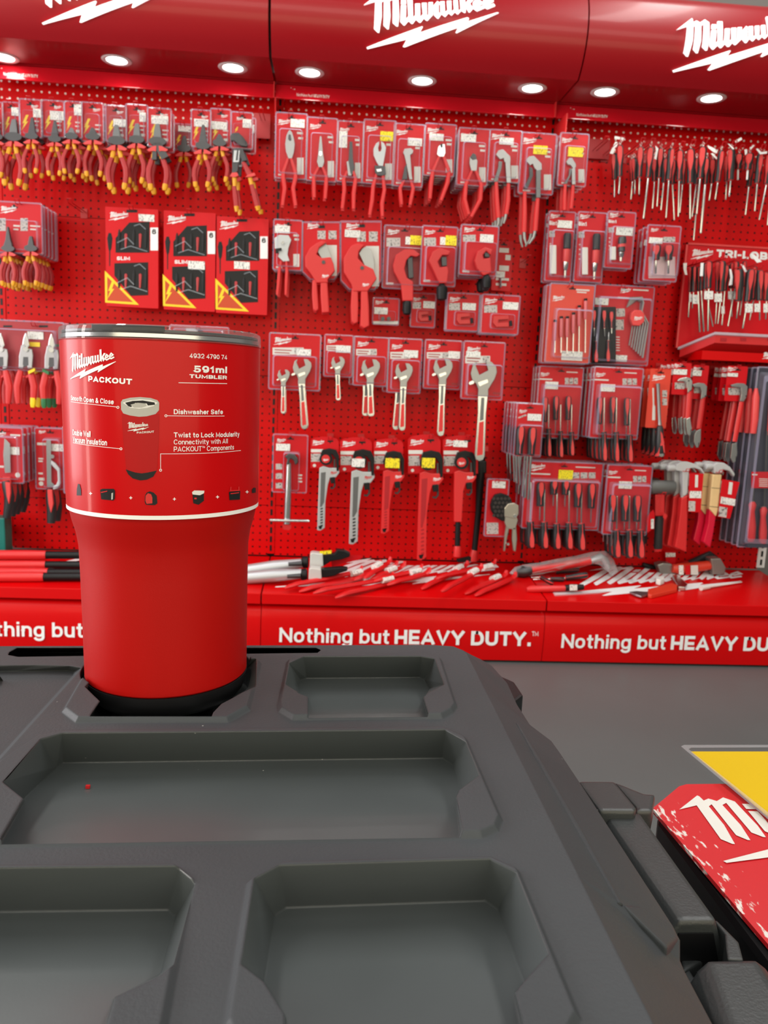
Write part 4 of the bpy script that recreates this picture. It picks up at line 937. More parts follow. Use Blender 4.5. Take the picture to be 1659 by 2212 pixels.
# two-pair cards below
s = Pack(zA, 'pliers_set', 'red card with two insulated pliers', 'pliers set', 'two-pair insulated pliers cards', (-75,658,250,955), 2.56)
s.card(); s.logo(0,720,100); s.film((-60,760,240,945), 0.012)
for x0, nm in ((-10, 'picture'), (122, 'picture')):
    s.boxp('printed_picture', (x0, 750, x0+44, 826), PICT, -0.0006, 0.0002)
s.lines([(80,790,118,10), (80,812,110,8), (180,792,240,8), (180,812,215,8)])
s.prism('jaws', [(20,910),(30,880),(40,800),(48,800),(62,880),(72,910),(62,940),(30,940)], STEEL_D, -0.020, 0.012, bevel=0.0015)
JAWS['none'] = [(-3, -3), (3, -3), (3, 3), (-3, 3)]
vde(s, 46, 930, 0.93, 'none'); vde(s, 182, 928, 0.93, 'combo')
s.hook('stack of two-pair pliers cards', dx=27, y=652); s.behind(5, 0.026, 0.004)

# ------------------------------------------------------------------ three boxed screwdriver sets
def sdbox(bx, words, sl, st2=None):
    x0, y0, x1, y1 = bx; s = Pack(zA, 'screwdriver_set_box', 'red windowed box of insulated screwdrivers '+words, 'screwdriver set', 'boxed insulated screwdriver sets', bx, 2.62)
    sx, sy = (x1-x0)/313.0, (y1-y0)/590.0; g = lambda x, y: (x0+(x-632)*sx, y0+(y-690)*sy); gb = lambda a, b_, c, d: (*g(a, b_), *g(c, d))
    b = MB(); b.prism(rrect(s.x0, s.x1, s.z0, s.z1, 0.002, s.Y), (0, 0.032, 0)); b.build('carton', RED_CARD, s.root)
    s.prism('hang_hole', [g(*p) for p in ((755,700),(820,700),(820,716),(755,716))], BLACK, -0.0006, 0.0002)
    s.logo(*g(650, 762), 118*sx)
    up = [(690,955),(690,868),(772,776),(893,771),(893,955)]; lo = [(683,1018),(885,1012),(885,1208),(782,1212),(683,1092)]
    for nm, w in (('upper_window', up), ('lower_window', lo)):
        wv = s.prism('window', [g(*p) for p in w], BLACK, -0.0008, 0.0004)
        ym = 776 if nm[0] == 'u' else 1015
        for j, xx in enumerate((712, 752, 800, 838, 872)):
            hh = s.tube('screwdriver', [g(xx, ym+40+25*(j % 2)), g(xx, ym+70), g(xx-2, ym+150)], [3, 9, 5], VDE_RED if j % 2 else BLACKR, -0.003, 6, 0.3, parent=wv)
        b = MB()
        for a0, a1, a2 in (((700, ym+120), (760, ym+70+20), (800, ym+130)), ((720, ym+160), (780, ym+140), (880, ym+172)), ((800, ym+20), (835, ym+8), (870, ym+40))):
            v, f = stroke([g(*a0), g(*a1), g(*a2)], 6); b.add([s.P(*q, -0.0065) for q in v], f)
        tag(b.build('film_highlight', clear('film_highlight', base=0.22, edge=0.6, milk=(0.75, 0.85, 0.95)), wv, recalc=False), 'highlights of the window film drawn as pale strokes')  # pale strokes painted in for the highlights on the window film
    if sl:
        p0 = s.P(*g(697, 1000), -0.0007); p1 = s.P(*g(776, 1000), -0.0007); pt = s.P(*g(697, 978), -0.0007); mb = MB(); fit_text(mb, 'SLIM', p0, p1, pt, 0.05); mb.build('printed_name', WHITE, s.root, recalc=False)
    lab = s.prism('side_label', [g(*p) for p in ((898,806),(944,806),(944,942),(898,942))], WHITE, -0.001, 0.0004)
    mb = MB(); fit_text(mb, '6', s.P(*g(908, 845), -0.0016), s.P(*g(932, 845), -0.0016), s.P(*g(908, 815), -0.0016), 0.04); mb.build('printed_number', BLACK, lab, recalc=False)
    s.tube('printed_screwdriver', [g(656, 838), g(656, 870), g(656, 930), g(655, 945), g(655, 1035)], [8, 17, 10, 4, 3], BLACKR, -0.0004, 8, 0.06)
    tri = s.prism('warning_triangle', [g(626, 1062), g(628, 1252), g(830, 1266)], YEL, -0.001, 0.0004)
    s.prism('triangle_field', [g(640, 1098), g(641, 1240), g(795, 1250)], mat('orange_print', (0.55, 0.05, 0.004), 0.45), -0.0014, 0.0003, tri)
    bolt(s, *g(640, 1125), *g(686, 1232), m=YEL, dy=-0.0018, parent=tri)
    if st2: s.sticker((*g(*st2[:2]), *g(*st2[2:])), dy=-0.0012)
    s.hook('boxed screwdriver set '+words, y=y0-4); return s
sdbox((632,690,945,1282), 'nearest the empty hook', True, (828,728,922,770))
sdbox((978,712,1286,1302), 'between two like boxes', True, (1136-978+632-10, 985, 1205-978+632+22, 1020+14))
sdbox((1292,746,1600,1322), 'beside the slotted upright', False, (740,960,835,1006))
# ================================================================== wrench bay
zB = zoom(570, 220, 1200)
def plierpack(words, bx, heads, handles, nb, st=None, ym=STICK, Y=2.585, z=zB, r=13, tips=None, card=RED_CARD, step=0.03, extra=None, name='pliers_pack', cat='pliers', kind='red-handled', grp='carded red-handled pliers'):
    s = Pack(z, name, f'carded {words}', cat, grp, bx, Y); x0, y0, x1, y1 = bx; w, h = x1-x0, y1-y0
    s.card(card); s.logo(x0+0.06*w, y0+0.17*h, 0.42*w)
    s.lines([(x0+0.70*w, y0+0.28*h, x0+0.9*w, 12), (x0+0.74*w, y0+0.36*h, x0+0.9*w, 12), (x0+0.08*w, y0+0.93*h, x0+0.3*w, 9)])
    s.boxp('printed_panel', (x0+0.70*w, y0+0.68*h, x0+0.92*w, y0+0.94*h), OFFW, -0.0006, 0.0002)
    if st: s.sticker(st, ym, name='price_sticker')
    for j, (pts, m) in enumerate(heads): s.prism(['jaw', 'joint', 'arm', 'slot'][min(j, 3)], pts, m, -0.016-0.002*j, 0.008+0.002*j, bevel=0.001)
    for j, pts in enumerate(handles):
        n = len(pts); hd = s.tube('handle', pts, [r*0.62]+[r*0.9]+[r]*(n-3)+[r*0.82] if n > 3 else [r*0.75]+[r]*(n-1), RED_DIP, -0.013, 8, 0.8)
        if tips: s.tube('steel_end', tips[j], [r*0.7, r*0.65, r*0.4], STEEL_B, -0.013, 8, 0.8, parent=hd)
    if extra: extra(s)
    s.film((x0+0.10*w, y0+0.24*h, x1-0.12*w, y1-0.03*h), 0.020)
    s.hook('carded '+words); s.behind(nb, step, 0.003); return s
plierpack('combination pliers beside the bay seam', (68,68,240,435), [([(147,158),(160,172),(170,205),(176,240),(172,280),(160,322),(140,322),(125,280),(121,238),(128,190),(138,168)], STEEL_B), ([(140,185),(152,185),(157,215),(148,222),(138,212)], STEEL_D)],
  [[(138,322),(112,395),(110,430),(119,490),(106,590)], [(155,322),(178,395),(181,430),(167,490),(181,592)]], 1, (152,100,232,148))
plierpack('long-nose pliers with a lilac card edge', (247,95,412,450), [([(318,195),(328,195),(336,290),(344,340),(334,372),(312,372),(302,340),(309,290)], STEEL_B), ([(314,278),(330,278),(334,300),(322,312),(310,300)], STEEL)],
  [[(312,370),(284,425),(285,480),(287,545)], [(334,370),(356,425),(354,480),(349,552)]], 1, None, r=12)
plierpack('long-reach pliers with a tall upright sticker', (420,115,560,455), [([(487,225),(504,225),(507,320),(516,372),(504,415),(482,415),(474,372),(482,320)], STEEL_D), ([(470,340),(482,335),(492,400),(500,420),(480,420)], STEEL_B)],
  [[(474,395),(455,440),(458,500),(446,608)], [(508,395),(522,440),(511,520),(510,610)]], 1, (428,168,474,262))
plierpack('cable cutter with hooked grey blades and a yellow sticker', (567,108,742,465), [([(655,224),(638,236),(624,265),(624,302),(640,340),(658,370),(676,372),(684,330),(691,292),(695,260),(684,236),(668,223),(668,245),(670,265),(664,282),(654,282),(650,262),(656,240)], ALU), ([(630,360),(690,365),(694,410),(675,420),(645,418),(632,400)], STEEL_D), ([(638,382),(668,378),(672,395),(645,400)], STEEL)],
  [[(643,405),(622,480),(616,560),(602,645)], [(676,408),(686,500),(672,580),(674,652)]], 1, (662,170,735,225), YEL_TAG)
plierpack('end nippers with a flared steel head', (738,130,905,480), [([(792,288),(800,266),(835,262),(850,275),(848,292),(833,302),(842,420),(846,442),(828,442),(806,330),(798,300)], STEEL_B), ([(800,372),(812,350),(818,440),(786,442)], STEEL_D)],
  [[(800,445),(775,490),(779,540),(784,585)], [(834,445),(850,490),(841,540),(832,587)]], 1, (818,208,900,252), r=12)
plierpack('diagonal cutters on a bright card', (915,130,1085,420), [([(993,252),(1010,238),(1030,240),(1034,290),(1024,312),(1000,312),(985,300),(989,268)], STEEL), ([(1004,240),(1016,236),(1018,256),(1008,262)], BLACK)],
  [[(998,312),(962,395),(952,460),(945,552)], [(1024,312),(1053,395),(1045,460),(1008,562)]], 4, (940,182,1022,222), step=0.026)
plierpack('diagonal cutters with black-tipped jaws', (1105,155,1275,475), [([(1172,312),(1188,330),(1204,318),(1216,335),(1211,392),(1180,392),(1170,350)], STEEL_B), ([(1174,312),(1190,290),(1206,300),(1212,322),(1190,330)], STEEL_D)],
  [[(1184,392),(1150,470),(1143,555),(1166,640)], [(1206,392),(1237,470),(1232,555),(1180,655)]], 4, (1120,185,1206,230), step=0.026)
J8 = [([(1320,300),(1335,275),(1360,268),(1402,310),(1404,340),(1385,352),(1368,340),(1365,320),(1345,328)], STEEL_B), ([(1336,336),(1356,340),(1352,380),(1328,455),(1308,455),(1334,370)], STEEL_G), ([(1374,345),(1402,340),(1406,460),(1382,460)], STEEL_B)]
plierpack('water pump pliers with a white sticker', (1280,165,1460,455), J8, [[(1322,455),(1326,560),(1334,660)], [(1392,455),(1390,560),(1378,640)]], 2, (1338,205,1420,245), r=14, tips=[[(1334,655),(1334,690),(1326,712)], [(1378,635),(1372,665),(1364,692)]], step=0.035)
plierpack('largest water pump pliers with a yellow sticker', (1458,182,1650,522), [([(1490,332),(1508,310),(1536,305),(1580,350),(1582,385),(1560,397),(1540,377),(1530,352),(1515,362)], STEEL_B), ([(1510,365),(1530,380),(1532,420),(1500,495),(1478,490),(1512,420)], STEEL_D), ([(1550,390),(1576,385),(1574,545),(1550,545)], STEEL_G)],
  [[(1484,512),(1483,640),(1480,742)], [(1560,535),(1550,640),(1543,735)]], 1, (1532,250,1612,300), YEL_TAG, r=15, tips=[[(1480,738),(1482,775),(1492,812)], [(1543,730),(1534,770),(1508,808)]], step=0.04)
zC = zoom(1130, 220, 1659)
plierpack('small water pump pliers past the bracket plate', (245,218,430,568), [([(292,405),(310,380),(332,378),(358,420),(359,442),(340,452),(325,432),(315,425),(304,427)], STEEL_B), ([(315,450),(330,455),(322,500),(296,555),(278,555),(312,495)], STEEL_G), ([(330,450),(354,446),(356,560),(332,560)], STEEL_B)],
  [[(286,556),(282,640),(280,735)], [(340,556),(334,640),(325,725)]], 2, (303,310,405,374), YEL_TAG, z=zC, r=14, step=0.035)

# ---- second row: plier wrench, plastic pipe shears, tube cutters
def slot(s): s.prism('slot', [(66,835),(100,830),(102,845),(84,848),(84,862),(66,862)], BLACK, -0.025, 0.001); s.disc('pivot', 108, 800, 9, STEEL, -0.026, 0.002)
plierpack('pliers wrench with smooth grey head', (57,675,215,955), [([(60,775),(88,755),(140,758),(156,785),(140,830),(134,868),(146,905),(110,908),(80,880),(86,860),(62,832)], ALU)],
  [[(98,905),(88,960),(84,1020),(76,1098)], [(128,905),(131,960),(128,1020),(125,1098)]], 2, (63,705,148,748), r=10, extra=slot, step=0.03, Y=2.60)
def shears(words, bx, body, blade, legs, wl, st=None):
    s = Pack(zB, 'pipe_shears_pack', 'red plastic-pipe shears '+words, 'pipe cutter', 'carded pipe shears', bx, 2.60); x0, y0, x1, y1 = bx; w, h = x1-x0, y1-y0
    A = [(x0, y0), (x1, y0), (x1, y1-0.12*h), (x1-0.16*w, y1), (x0+0.22*w, y1), (x0, y1-0.12*h)]
    b = MB(); b.prism([s.P(*q) for q in A], (0, 0.0012, 0)); b.build('card', RED_CARD, s.root)
    s.prism('hang_hole', [(x0+0.42*w, y0+18), (x0+0.6*w, y0+18), (x0+0.6*w, y0+34), (x0+0.42*w, y0+34)], BLACK, -0.0006, 0.0002)
    s.logo(x0+0.1*w, y0+0.12*h, 0.36*w)
    s.boxp('printed_panel', wl, OFFW, -0.0006, 0.0002)
    for xx in (0.40, 0.70): s.boxp('printed_picture', (x0+xx*w, y0+0.15*h, x0+(xx+0.22)*w, y0+0.30*h), PICT, -0.0006, 0.0002)
    if st: s.sticker(st)
    s.prism('blade', blade, STEEL_B, -0.016, 0.005); bd = s.prism('body', body, RED_PLAS, -0.030, 0.024, bevel=0.003)
    cx = sum(p[0] for p in body)/len(body); cy = sum(p[1] for p in body)/len(body)
    s.disc('pivot_screw', cx+18, cy+10, 10, STEEL_D, -0.032, 0.003, parent=bd)
    for L_ in legs: s.prism('handle', L_, RED_DIP, -0.028, 0.022, bevel=0.004)
    p = s.P(body[0][0]+55, body[0][1]+150, -0.0305); s.logo(legs[1][0][0]+6, legs[1][0][1]-10, 42, dy=-0.0306)
    F_ = [(x0-5, y0-5), (x1+5, y0-5), (x1+5, y1-0.12*h), (x1-0.14*w, y1+8), (x0+0.2*w, y1+8), (x0-5, y1-0.12*h)]
    b = MB(); n = 6; P1 = [s.P(*q, -0.002) for q in F_]; c = sum(P1, Vector())/n; P2 = [c+(p-c)*0.95-Vector((0, 0.001, 0)) for p in P1]; P0 = [p+Vector((0, 0.004, 0)) for p in P1]
    b.poly(P2, 0); b.add(P1+P2, [[i, (i+1) % n, (i+1) % n+n, i+n] for i in range(n)], 1); b.add(P1+P0, [[i, (i+1) % n, (i+1) % n+n, i+n] for i in range(n)], 1)
    b.build('blister', [FILM, FILM_E], s.root, recalc=False); s.hook('pipe shears '+words.split(',')[0]); return s
s = shears('with a short grey blade', (222,685,430,1005), [(300,802),(335,788),(356,800),(315,828),(300,868),(330,888),(380,882),(396,920),(404,960),(362,1012),(366,1028),(300,1030),(262,972),(236,940),(234,880),(262,830)],
  [(303,845),(320,812),(352,803),(378,870),(386,892),(330,890)], [[(275,1015),(300,1010),(306,1100),(312,1180),(296,1195),(280,1182),(273,1100)], [(322,1010),(360,1010),(366,1100),(372,1198),(330,1202),(322,1100)]], (345,815,415,990))
s.behind(1, 0.05, 0.002)
s = shears('with a long curved blade, the largest', (440,680,665,1062), [(500,815),(540,803),(572,815),(540,850),(536,890),(570,926),(622,950),(642,1005),(602,1062),(590,1078),(508,1078),(498,1040),(455,970),(453,890),(480,840)],
  [(543,862),(560,835),(580,823),(608,840),(626,900),(626,965),(575,932)], [[(500,1060),(535,1060),(538,1160),(535,1255),(512,1265),(498,1250),(494,1160)], [(552,1060),(590,1060),(597,1160),(600,1275),(568,1290),(548,1275),(552,1160)]], (580,820,655,1050), (460,730,548,772))
s.behind(1, 0.05, 0.002)
def tubecut(words, bx, body, knob, st, ys, roller, nb=0, knobs=None, Y=2.60, card=RED_CARD):
    s = Pack(zB, 'tube_cutter_pack', 'tube cutter '+words, 'tube cutter', 'carded tube cutters', bx, Y); x0, y0, x1, y1 = bx; w, h = x1-x0, y1-y0
    s.card(card); s.logo(x0+0.08*w, y0+0.13*h, 0.32*w); s.boxp('printed_picture', (x0+0.07*w, y0+0.18*h, x0+0.42*w, y0+0.32*h), PICT, -0.0006, 0.0002); s.lines([(x0+0.06*w, y1-0.1*h, x0+0.25*w, 12)])
    if ys: s.sticker(ys, YEL_TAG, -0.004)
    if st: s.sticker(st)
    s.prism('cutter_body', body, RED_PLAS, -0.030, 0.022, bevel=0.003)
    if roller: s.prism('cutting_roller', roller, STEEL_D, -0.024, 0.014, bevel=0.002)
    x_0, y_0, x_1, y_1 = knob; cx = (x_0+x_1)/2
    s.tube('knob', [(cx, y_0-14), (cx, y_0), (cx, y_0+14), (cx, (y_0+y_1)/2), (cx, y_1-8), (cx, y_1)], [10, 16, (x_1-x_0)/2, (x_1-x_0)/2*1.05, (x_1-x_0)/2*0.92, (x_1-x_0)/2*0.5], BLACKR, -0.02, 12)
    s.film((x0+0.05*w, y0+0.34*h, x1-0.04*w, y1-0.02*h), 0.032); s.hook('tube cutter '+words, dx=0.1*w); s.behind(nb, 0.04, 0.004); return s
tubecut('with a long jaw and yellow sticker', (682,710,905,1062), [(735,930),(750,870),(800,838),(850,838),(892,868),(870,882),(836,876),(812,900),(800,950),(815,1000),(850,1022),(850,1132),(790,1132),(780,1040),(740,965)], (788,1130,840,1212), (805,768,838,812), (832,762,897,815), [(818,890),(846,880),(852,1000),(824,1005)], card=RED_DARK)
tubecut('with a medium jaw and yellow sticker', (897,712,1092,1045), [(938,905),(960,850),(1000,828),(1062,850),(1052,872),(1015,872),(990,910),(1002,940),(1042,935),(1052,960),(1042,1032),(998,1032),(968,965)], (980,1040,1045,1130), (1002,770,1032,815), (1032,762,1095,818), [(1010,882),(1040,880),(1042,932),(1014,936)], 0, Y=2.562)
tubecut('with a small jaw on a pale shiny card', (1118,706,1325,985), [(1200,905),(1215,850),(1258,825),(1302,840),(1292,872),(1266,848),(1246,872),(1252,892),(1290,886),(1296,972),(1250,988),(1214,950)], (1240,990,1292,1065), (1228,755,1305,800), None, [(1255,852),(1284,862),(1284,885),(1258,882)], 2, Y=2.55)
s = Pack(zB, 'tool_card', 'narrow red card with a silver rod, hanging behind the tube cutters', 'tool card', None, (1302,790,1412,1075), 2.69)
s.card(); s.lines([(1340,830,1395,26), (1375,870,1405,30), (1340,930,1395,30), (1320,1000,1395,14), (1320,1030,1380,14)]); s.tube('rod', [(1345,1000),(1346,1055)], 8, STEEL, -0.008); s.sticker((1320,965,1370,1000)); s.hook('narrow red card')
hook(*zB(1500, 895), 2.66, 'empty red wire hook low on the pegboard below the largest water pump pliers')
# small cards below
def smallcard(words, bx, st, Y, nb, ext):
    s = Pack(zB, 'spare_parts_card', 'small red card '+words, 'spare parts', 'small blister cards', bx, Y); x0, y0, x1, y1 = bx; w, h = x1-x0, y1-y0
    s.card(); s.logo(x0+0.06*w, y0+0.22*h, 0.36*w); ext(s, x0, y0, w, h); s.sticker(st); s.film((x0+0.2*w, y0+0.48*h, x1-0.1*w, y1-0.10*h), 0.012); s.hook(words if len(words) < 40 else None); s.behind(nb, 0.016, 0.003)
def e1(s, x0, y0, w, h):
    s.boxp('white_foot', (x0, y0+0.88*h, x0+w, y0+h), OFFW, -0.001, 0.0003); s.disc('wheel', x0+0.38*w, y0+0.78*h, 11, STEEL_D); s.disc('wheel', x0+0.62*w, y0+0.78*h, 11, STEEL_D)
def e2(s, x0, y0, w, h):
    s.boxp('printed_picture', (x0+0.06*w, y0+0.25*h, x0+0.42*w, y0+0.45*h), PICT, -0.0006, 0.0002)
    s.prism('small_cutter', [(x0+0.32*w,y0+0.55*h),(x0+0.72*w,y0+0.52*h),(x0+0.74*w,y0+0.62*h),(x0+0.45*w,y0+0.64*h),(x0+0.45*w,y0+0.72*h),(x0+0.74*w,y0+0.70*h),(x0+0.74*w,y0+0.82*h),(x0+0.40*w,y0+0.83*h),(x0+0.30*w,y0+0.72*h)], RED_PLAS, -0.010, 0.008, bevel=0.001)
    s.tube('knob', [(x0+0.78*w,y0+0.66*h),(x0+0.80*w,y0+0.80*h)], 9, BLACKR, -0.008)
smallcard('with two dark wheels and a white foot', (622,1120,765,1265), (628,1170,704,1208), 2.62, 0, e1)
smallcard('with a mini cutter, behind the big knob', (838,1092,972,1280), (906,1135,972,1175), 2.65, 0, e2)
smallcard('with a mini cutter, between two like cards', (1042,1092,1220,1300), (1128,1145,1205,1185), 2.60, 2, e2)
smallcard('with a mini cutter and white knob, last in line', (1240,1102,1448,1318), (1358,1140,1446,1182), 2.58, 4, e2)

# ---- adjustable wrenches
zD = zoom(560, 700, 1130)
WR = [(-85,10),(-70,-50),(-43,-68),(-53,-38),(-30,18),(25,-10),(10,-68),(45,-65),(75,-35),(80,0),(65,45),(40,85),(25,110),(25,150),(-40,150),(-37,110),(-50,75),(-75,50)]
def adj(s, cx, cy, w, ex, ey, pre=''):
    k = w/165.0; g = lambda x, y: (cx+x*k, cy+y*k)
    s.prism('jaw_head', [g(*p) for p in WR], STEEL_B, -0.020, 0.011, bevel=0.0012)
    s.prism('jaw_slide', [g(*p) for p in ((-100,72),(-92,60),(-70,52),(-60,60),(-66,74),(-90,82))], STEEL, -0.019, 0.009, bevel=0.001)
    s.prism('knurl', [g(*p) for p in ((-40,65),(20,45),(25,65),(-30,90))], STEEL, -0.022, 0.004)
    a, b_ = Vector(g(-8, 140)), Vector((ex, ey)); d = (b_-a); L_ = d.length; d /= L_; n = Vector((-d.y, d.x))
    q = lambda u, v: tuple(a+d*(u*L_)+n*(v*w))
    hd = s.prism('handle', [q(0, .19), q(.3, .155), (q(.92, .19)), q(.98, .14), q(1.0, 0), q(.98, -.14), q(.92, -.19), q(.3, -.155), q(0, -.19)], STEEL, -0.018, 0.009, bevel=0.0015)
    s.prism('grip_inlay', [q(.42, .085), q(.40, -.085), q(.90, -.11), q(.92, .11)], RED_DIP, -0.0186, 0.001, parent=hd)
    s.prism('groove', [q(.05, .06), q(.05, -.06), q(.38, -.07), q(.40, .07)], STEEL_G, -0.0186, 0.001, parent=hd)
AD = [('pair, small and medium, on one wide card', (65,65,380,410), [(155,318,78,150,565),(272,268,118,285,662)], (235,158,325,198), 1),
 ('smallest, alone on a narrow card', (412,72,585,328), [(497,240,86,497,482)], (482,135,575,180), 0),
 ('medium, with a second handle swung out behind', (597,85,805,385), [(703,270,118,703,582)], None, 1),
 ('medium, on a card with a wide white sticker', (812,95,1015,430), [(912,292,112,898,672)], (908,165,998,212), 1),
 ('large, with a slim long handle', (1040,105,1265,405), [(1158,268,122,1140,706)], (1188,172,1262,218), 0),
 ('extra large, beside the screwdriver stacks', (1280,115,1532,470), [(1415,302,165,1385,862)], (1300,172,1390,208), 0)]
for words, bx, ws, st, nb in AD:
    s = Pack(zD, 'adjustable_wrench_pack', 'adjustable wrench '+words, 'adjustable wrench', 'carded adjustable wrenches', bx, 2.555 if 'extra' in words else 2.60); x0, y0, x1, y1 = bx; w, h = x1-x0, y1-y0
    s.card(); s.logo(x0+0.08*w, y0+0.19*h, 0.36*w); s.boxp('printed_panel', (x0+0.06*w, y0+0.24*h, x0+0.68*w, y0+0.37*h), OFFW, -0.0006, 0.0002); s.boxp('printed_picture', (x0+0.5*w, y0+0.25*h, x0+0.66*w, y0+0.36*h), PICT, -0.0009, 0.0002)
    s.lines([(x0+0.1*w, y0+0.27*h, x0+0.44*w, 6), (x0+0.1*w, y0+0.32*h, x0+0.40*w, 6), (x0+0.07*w, y0+0.89*h, x0+0.3*w, 7), (x0+0.75*w, y0+0.88*h, x0+0.94*w, 14)], RED_CARD if False else RED_DARK, -0.0009)
    if st: s.sticker(st)
    for q in ws: adj(s, *q)
    s.film((x0+0.05*w, y0+0.38*h, x1-0.04*w, y1-0.03*h), 0.024); s.hook('adjustable wrench '+words.split(',')[0], dx=0)
    s.behind(nb, 0.034, 0.003)
    if nb and ws[0][4] > 570:
        for o in bpy.data.objects:
            if o.get('label', '').startswith('adjustable wrench '+words) and o is not s.root and 'second' in o['label']: o.rotation_euler = (0, math.radians(2.5), 0); o.location.x -= 0.008

# ---- basin wrench and pipe wrenches
s = Pack(zD, 'basin_wrench_pack', 'chrome basin wrench with a sliding T-bar on a red card', 'basin wrench', None, (88,698,298,1055), 2.605)
s.card(); s.logo(108,745,60); s.sticker((106,752,194,796))
for y in (878, 938, 998): s.boxp('printed_picture', (104,y,144,y+36), PICT, -0.0006, 0.0002)
s.lines([(245,945,270,10),(245,965,268,10),(245,985,270,10)])
s.prism('claw', [(158,832),(185,814),(222,820),(242,845),(244,872),(226,888),(218,860),(200,846),(190,862),(188,885),(170,885),(176,850)], STEEL_D, -0.030, 0.02, bevel=0.003)
s.tube('shaft', [(186,872),(184,960),(180,1100),(174,1255)], [16,18,24,25], STEEL, -0.018, 12); s.tube('sliding_bar', [(68,1225),(72,1233),(190,1236),(306,1238),(314,1240)], [9,11,11,11,9], STEEL, -0.034, 10)
s.prism('red_foot', [(146,1258),(200,1262),(200,1285),(186,1296),(150,1290)], RED_PLAS, -0.02, 0.012); s.film((150,800,255,1050), 0.02); s.hook('basin wrench')
def pipew(words, bx, ox, oy, k, ln, m, st=None, stm=STICK, long=None):
    s = Pack(zD, 'pipe_wrench_pack', words, 'pipe wrench', 'carded pipe wrenches', bx, 2.61); x0, y0, x1, y1 = bx; w, h = x1-x0, y1-y0
    A = [(x0, y1), (x0, y0+0.12*h), (x0+0.12*w, y0+0.04*h), (x0+0.4*w, y0), (x0+0.7*w, y0), (x0+0.92*w, y0+0.06*h), (x1, y0+0.16*h), (x1, y1)]
    b = MB(); b.prism([s.P(*q) for q in A], (0, 0.0015, 0)); b.build('card', RED_CARD, s.root)
    s.prism('hang_hole', [(x0+.6*w, y0+.12*h), (x0+.8*w, y0+.12*h), (x0+.8*w, y0+.17*h), (x0+.72*w, y0+.17*h), (x0+.70*w, y0+.23*h), (x0+.66*w, y0+.17*h), (x0+.6*w, y0+.17*h)], BLACK, -0.0006, 0.0002)
    s.logo(x0+0.05*w, y0+0.28*h, 0.44*w); s.boxp('printed_panel', (x0+0.02*w, y0+0.40*h, x0+0.45*w, y0+0.50*h), OFFW, -0.0006, 0.0002); s.boxp('printed_picture', (x0+.02*w, y0+.54*h, x0+.36*w, y0+.80*h), PICT, -0.0006, 0.0002); s.disc('printed_roundel', x0+.14*w, y0+.92*h, 10, OFFW, -0.0008, 0.0002)
    g = lambda x, y: (ox+(x-378)*k, oy+(y-905)*k)
    s.prism('hook_jaw', [g(*p) for p in ((384,822),(396,792),(440,782),(484,792),(502,830),(500,925),(486,925),(482,850),(462,822),(430,815),(404,826))], BLACK, -0.028, 0.016, bevel=0.002)
    s.prism('hook_jaw_shank', [g(*p) for p in ((468,850),(478,850),(478,1000),(466,1000))], STEEL_D, -0.020, 0.006)
    s.disc('hub', *g(420, 848), 40*k, BLACK, -0.032, 0.016); s.disc('maker_roundel', *g(418, 848), 26*k, RED_PLAS, -0.0335, 0.002); s.logo(*g(400, 862), 36*k, dy=-0.0342)
    yb = oy+ln; e = yb
    if long is None:
        hd = s.prism('handle', [g(378,905), g(405,893), g(440,905), g(500,905), g(504,935), g(482,965), g(446,966), g(432,1010), (g(416,1120)), (g(412,0)[0], e-18*k), (g(385,0)[0], e), (g(364,0)[0], e-3*k), g(368,1170), g(374,1010)], m, -0.026, 0.018, bevel=0.0022)
        s.prism('web', [g(388,935), g(418,930), g(408,1120), (g(392,0)[0], oy+0.62*ln), (g(382,0)[0], oy+0.62*ln), g(384,1100)], STEEL_G if m is ALU else RED_DARK, -0.0266, 0.001, parent=hd)
        n = 7
        for j in range(n):
            y = oy+ln*(0.64+0.045*j); x = g(390, 0)[0]; s.prism('lightening_hole', [(x-6*k, y), (x+10*k, y-4*k), (x+10*k, y+6*k), (x-6*k, y+10*k)], STEEL_D if m is ALU else RED_DARK, -0.0266, 0.001, parent=hd)
        s.prism('hang_eye', [(g(372,0)[0], e-30*k), (g(398,0)[0], e-34*k), (g(390,0)[0], e-10*k), (g(376,0)[0], e-12*k)], BLACK, -0.0266, 0.001, parent=hd)
    else:
        hd = s.prism('handle', [g(378,905), g(405,893), g(440,905), g(500,905), g(504,935), g(482,965), g(446,966), g(430,1010), g(420,1190), g(376,1190), g(376,1010)], m, -0.026, 0.02, bevel=0.003)
        s.tube('extension_bar', [g(398,1190), g(396,1240), g(394,1330)], [16*k, 17*k, 17*k], BLACK, -0.016, 10, parent=hd); s.tube('red_foot', [g(394,1325), g(394,1345), g(392,1385)], [20*k, 24*k, 24*k], RED_DIP, -0.016, 10, parent=hd)
    s.prism('adjusting_nut', [g(444,966), g(474,962), g(478,1000), g(450,1004)], BLACK, -0.028, 0.02, bevel=0.002); s.tube('spring_hook', [g(474,1000), g(474,1020), g(462,1034), g(446,1030)], [6*k]*4, STEEL_D, -0.02, 6)
    mk = s.P(*g(444, 945), -0.027); s.logo(*g(446, 945), 44*k, m=RED_CARD if m is ALU else WHITE, dy=-0.0266)
    if st: s.sticker(st, stm, -0.035)
    s.hook(words, dx=0.2*w); return s
pipew('smaller aluminium pipe wrench on a round-topped red card', (322,708,500,905), 378, 905, 1.0, 395, ALU)
pipew('longer aluminium pipe wrench with a white sticker', (508,712,708,930), 580, 930, 1.16, 457, ALU, (580,840,660,892))
pipew('short red pipe wrench with a yellow sticker', (720,720,905,918), 780, 928, 1.06, 392, RED_DIP, (788,838,877,898), YEL_TAG)
pipew('long plain red pipe wrench with a yellow and red sticker', (935,695,1140,940), 1010, 940, 1.18, 548, RED_DIP, (1015,836,1096,898), YEL_TAG)
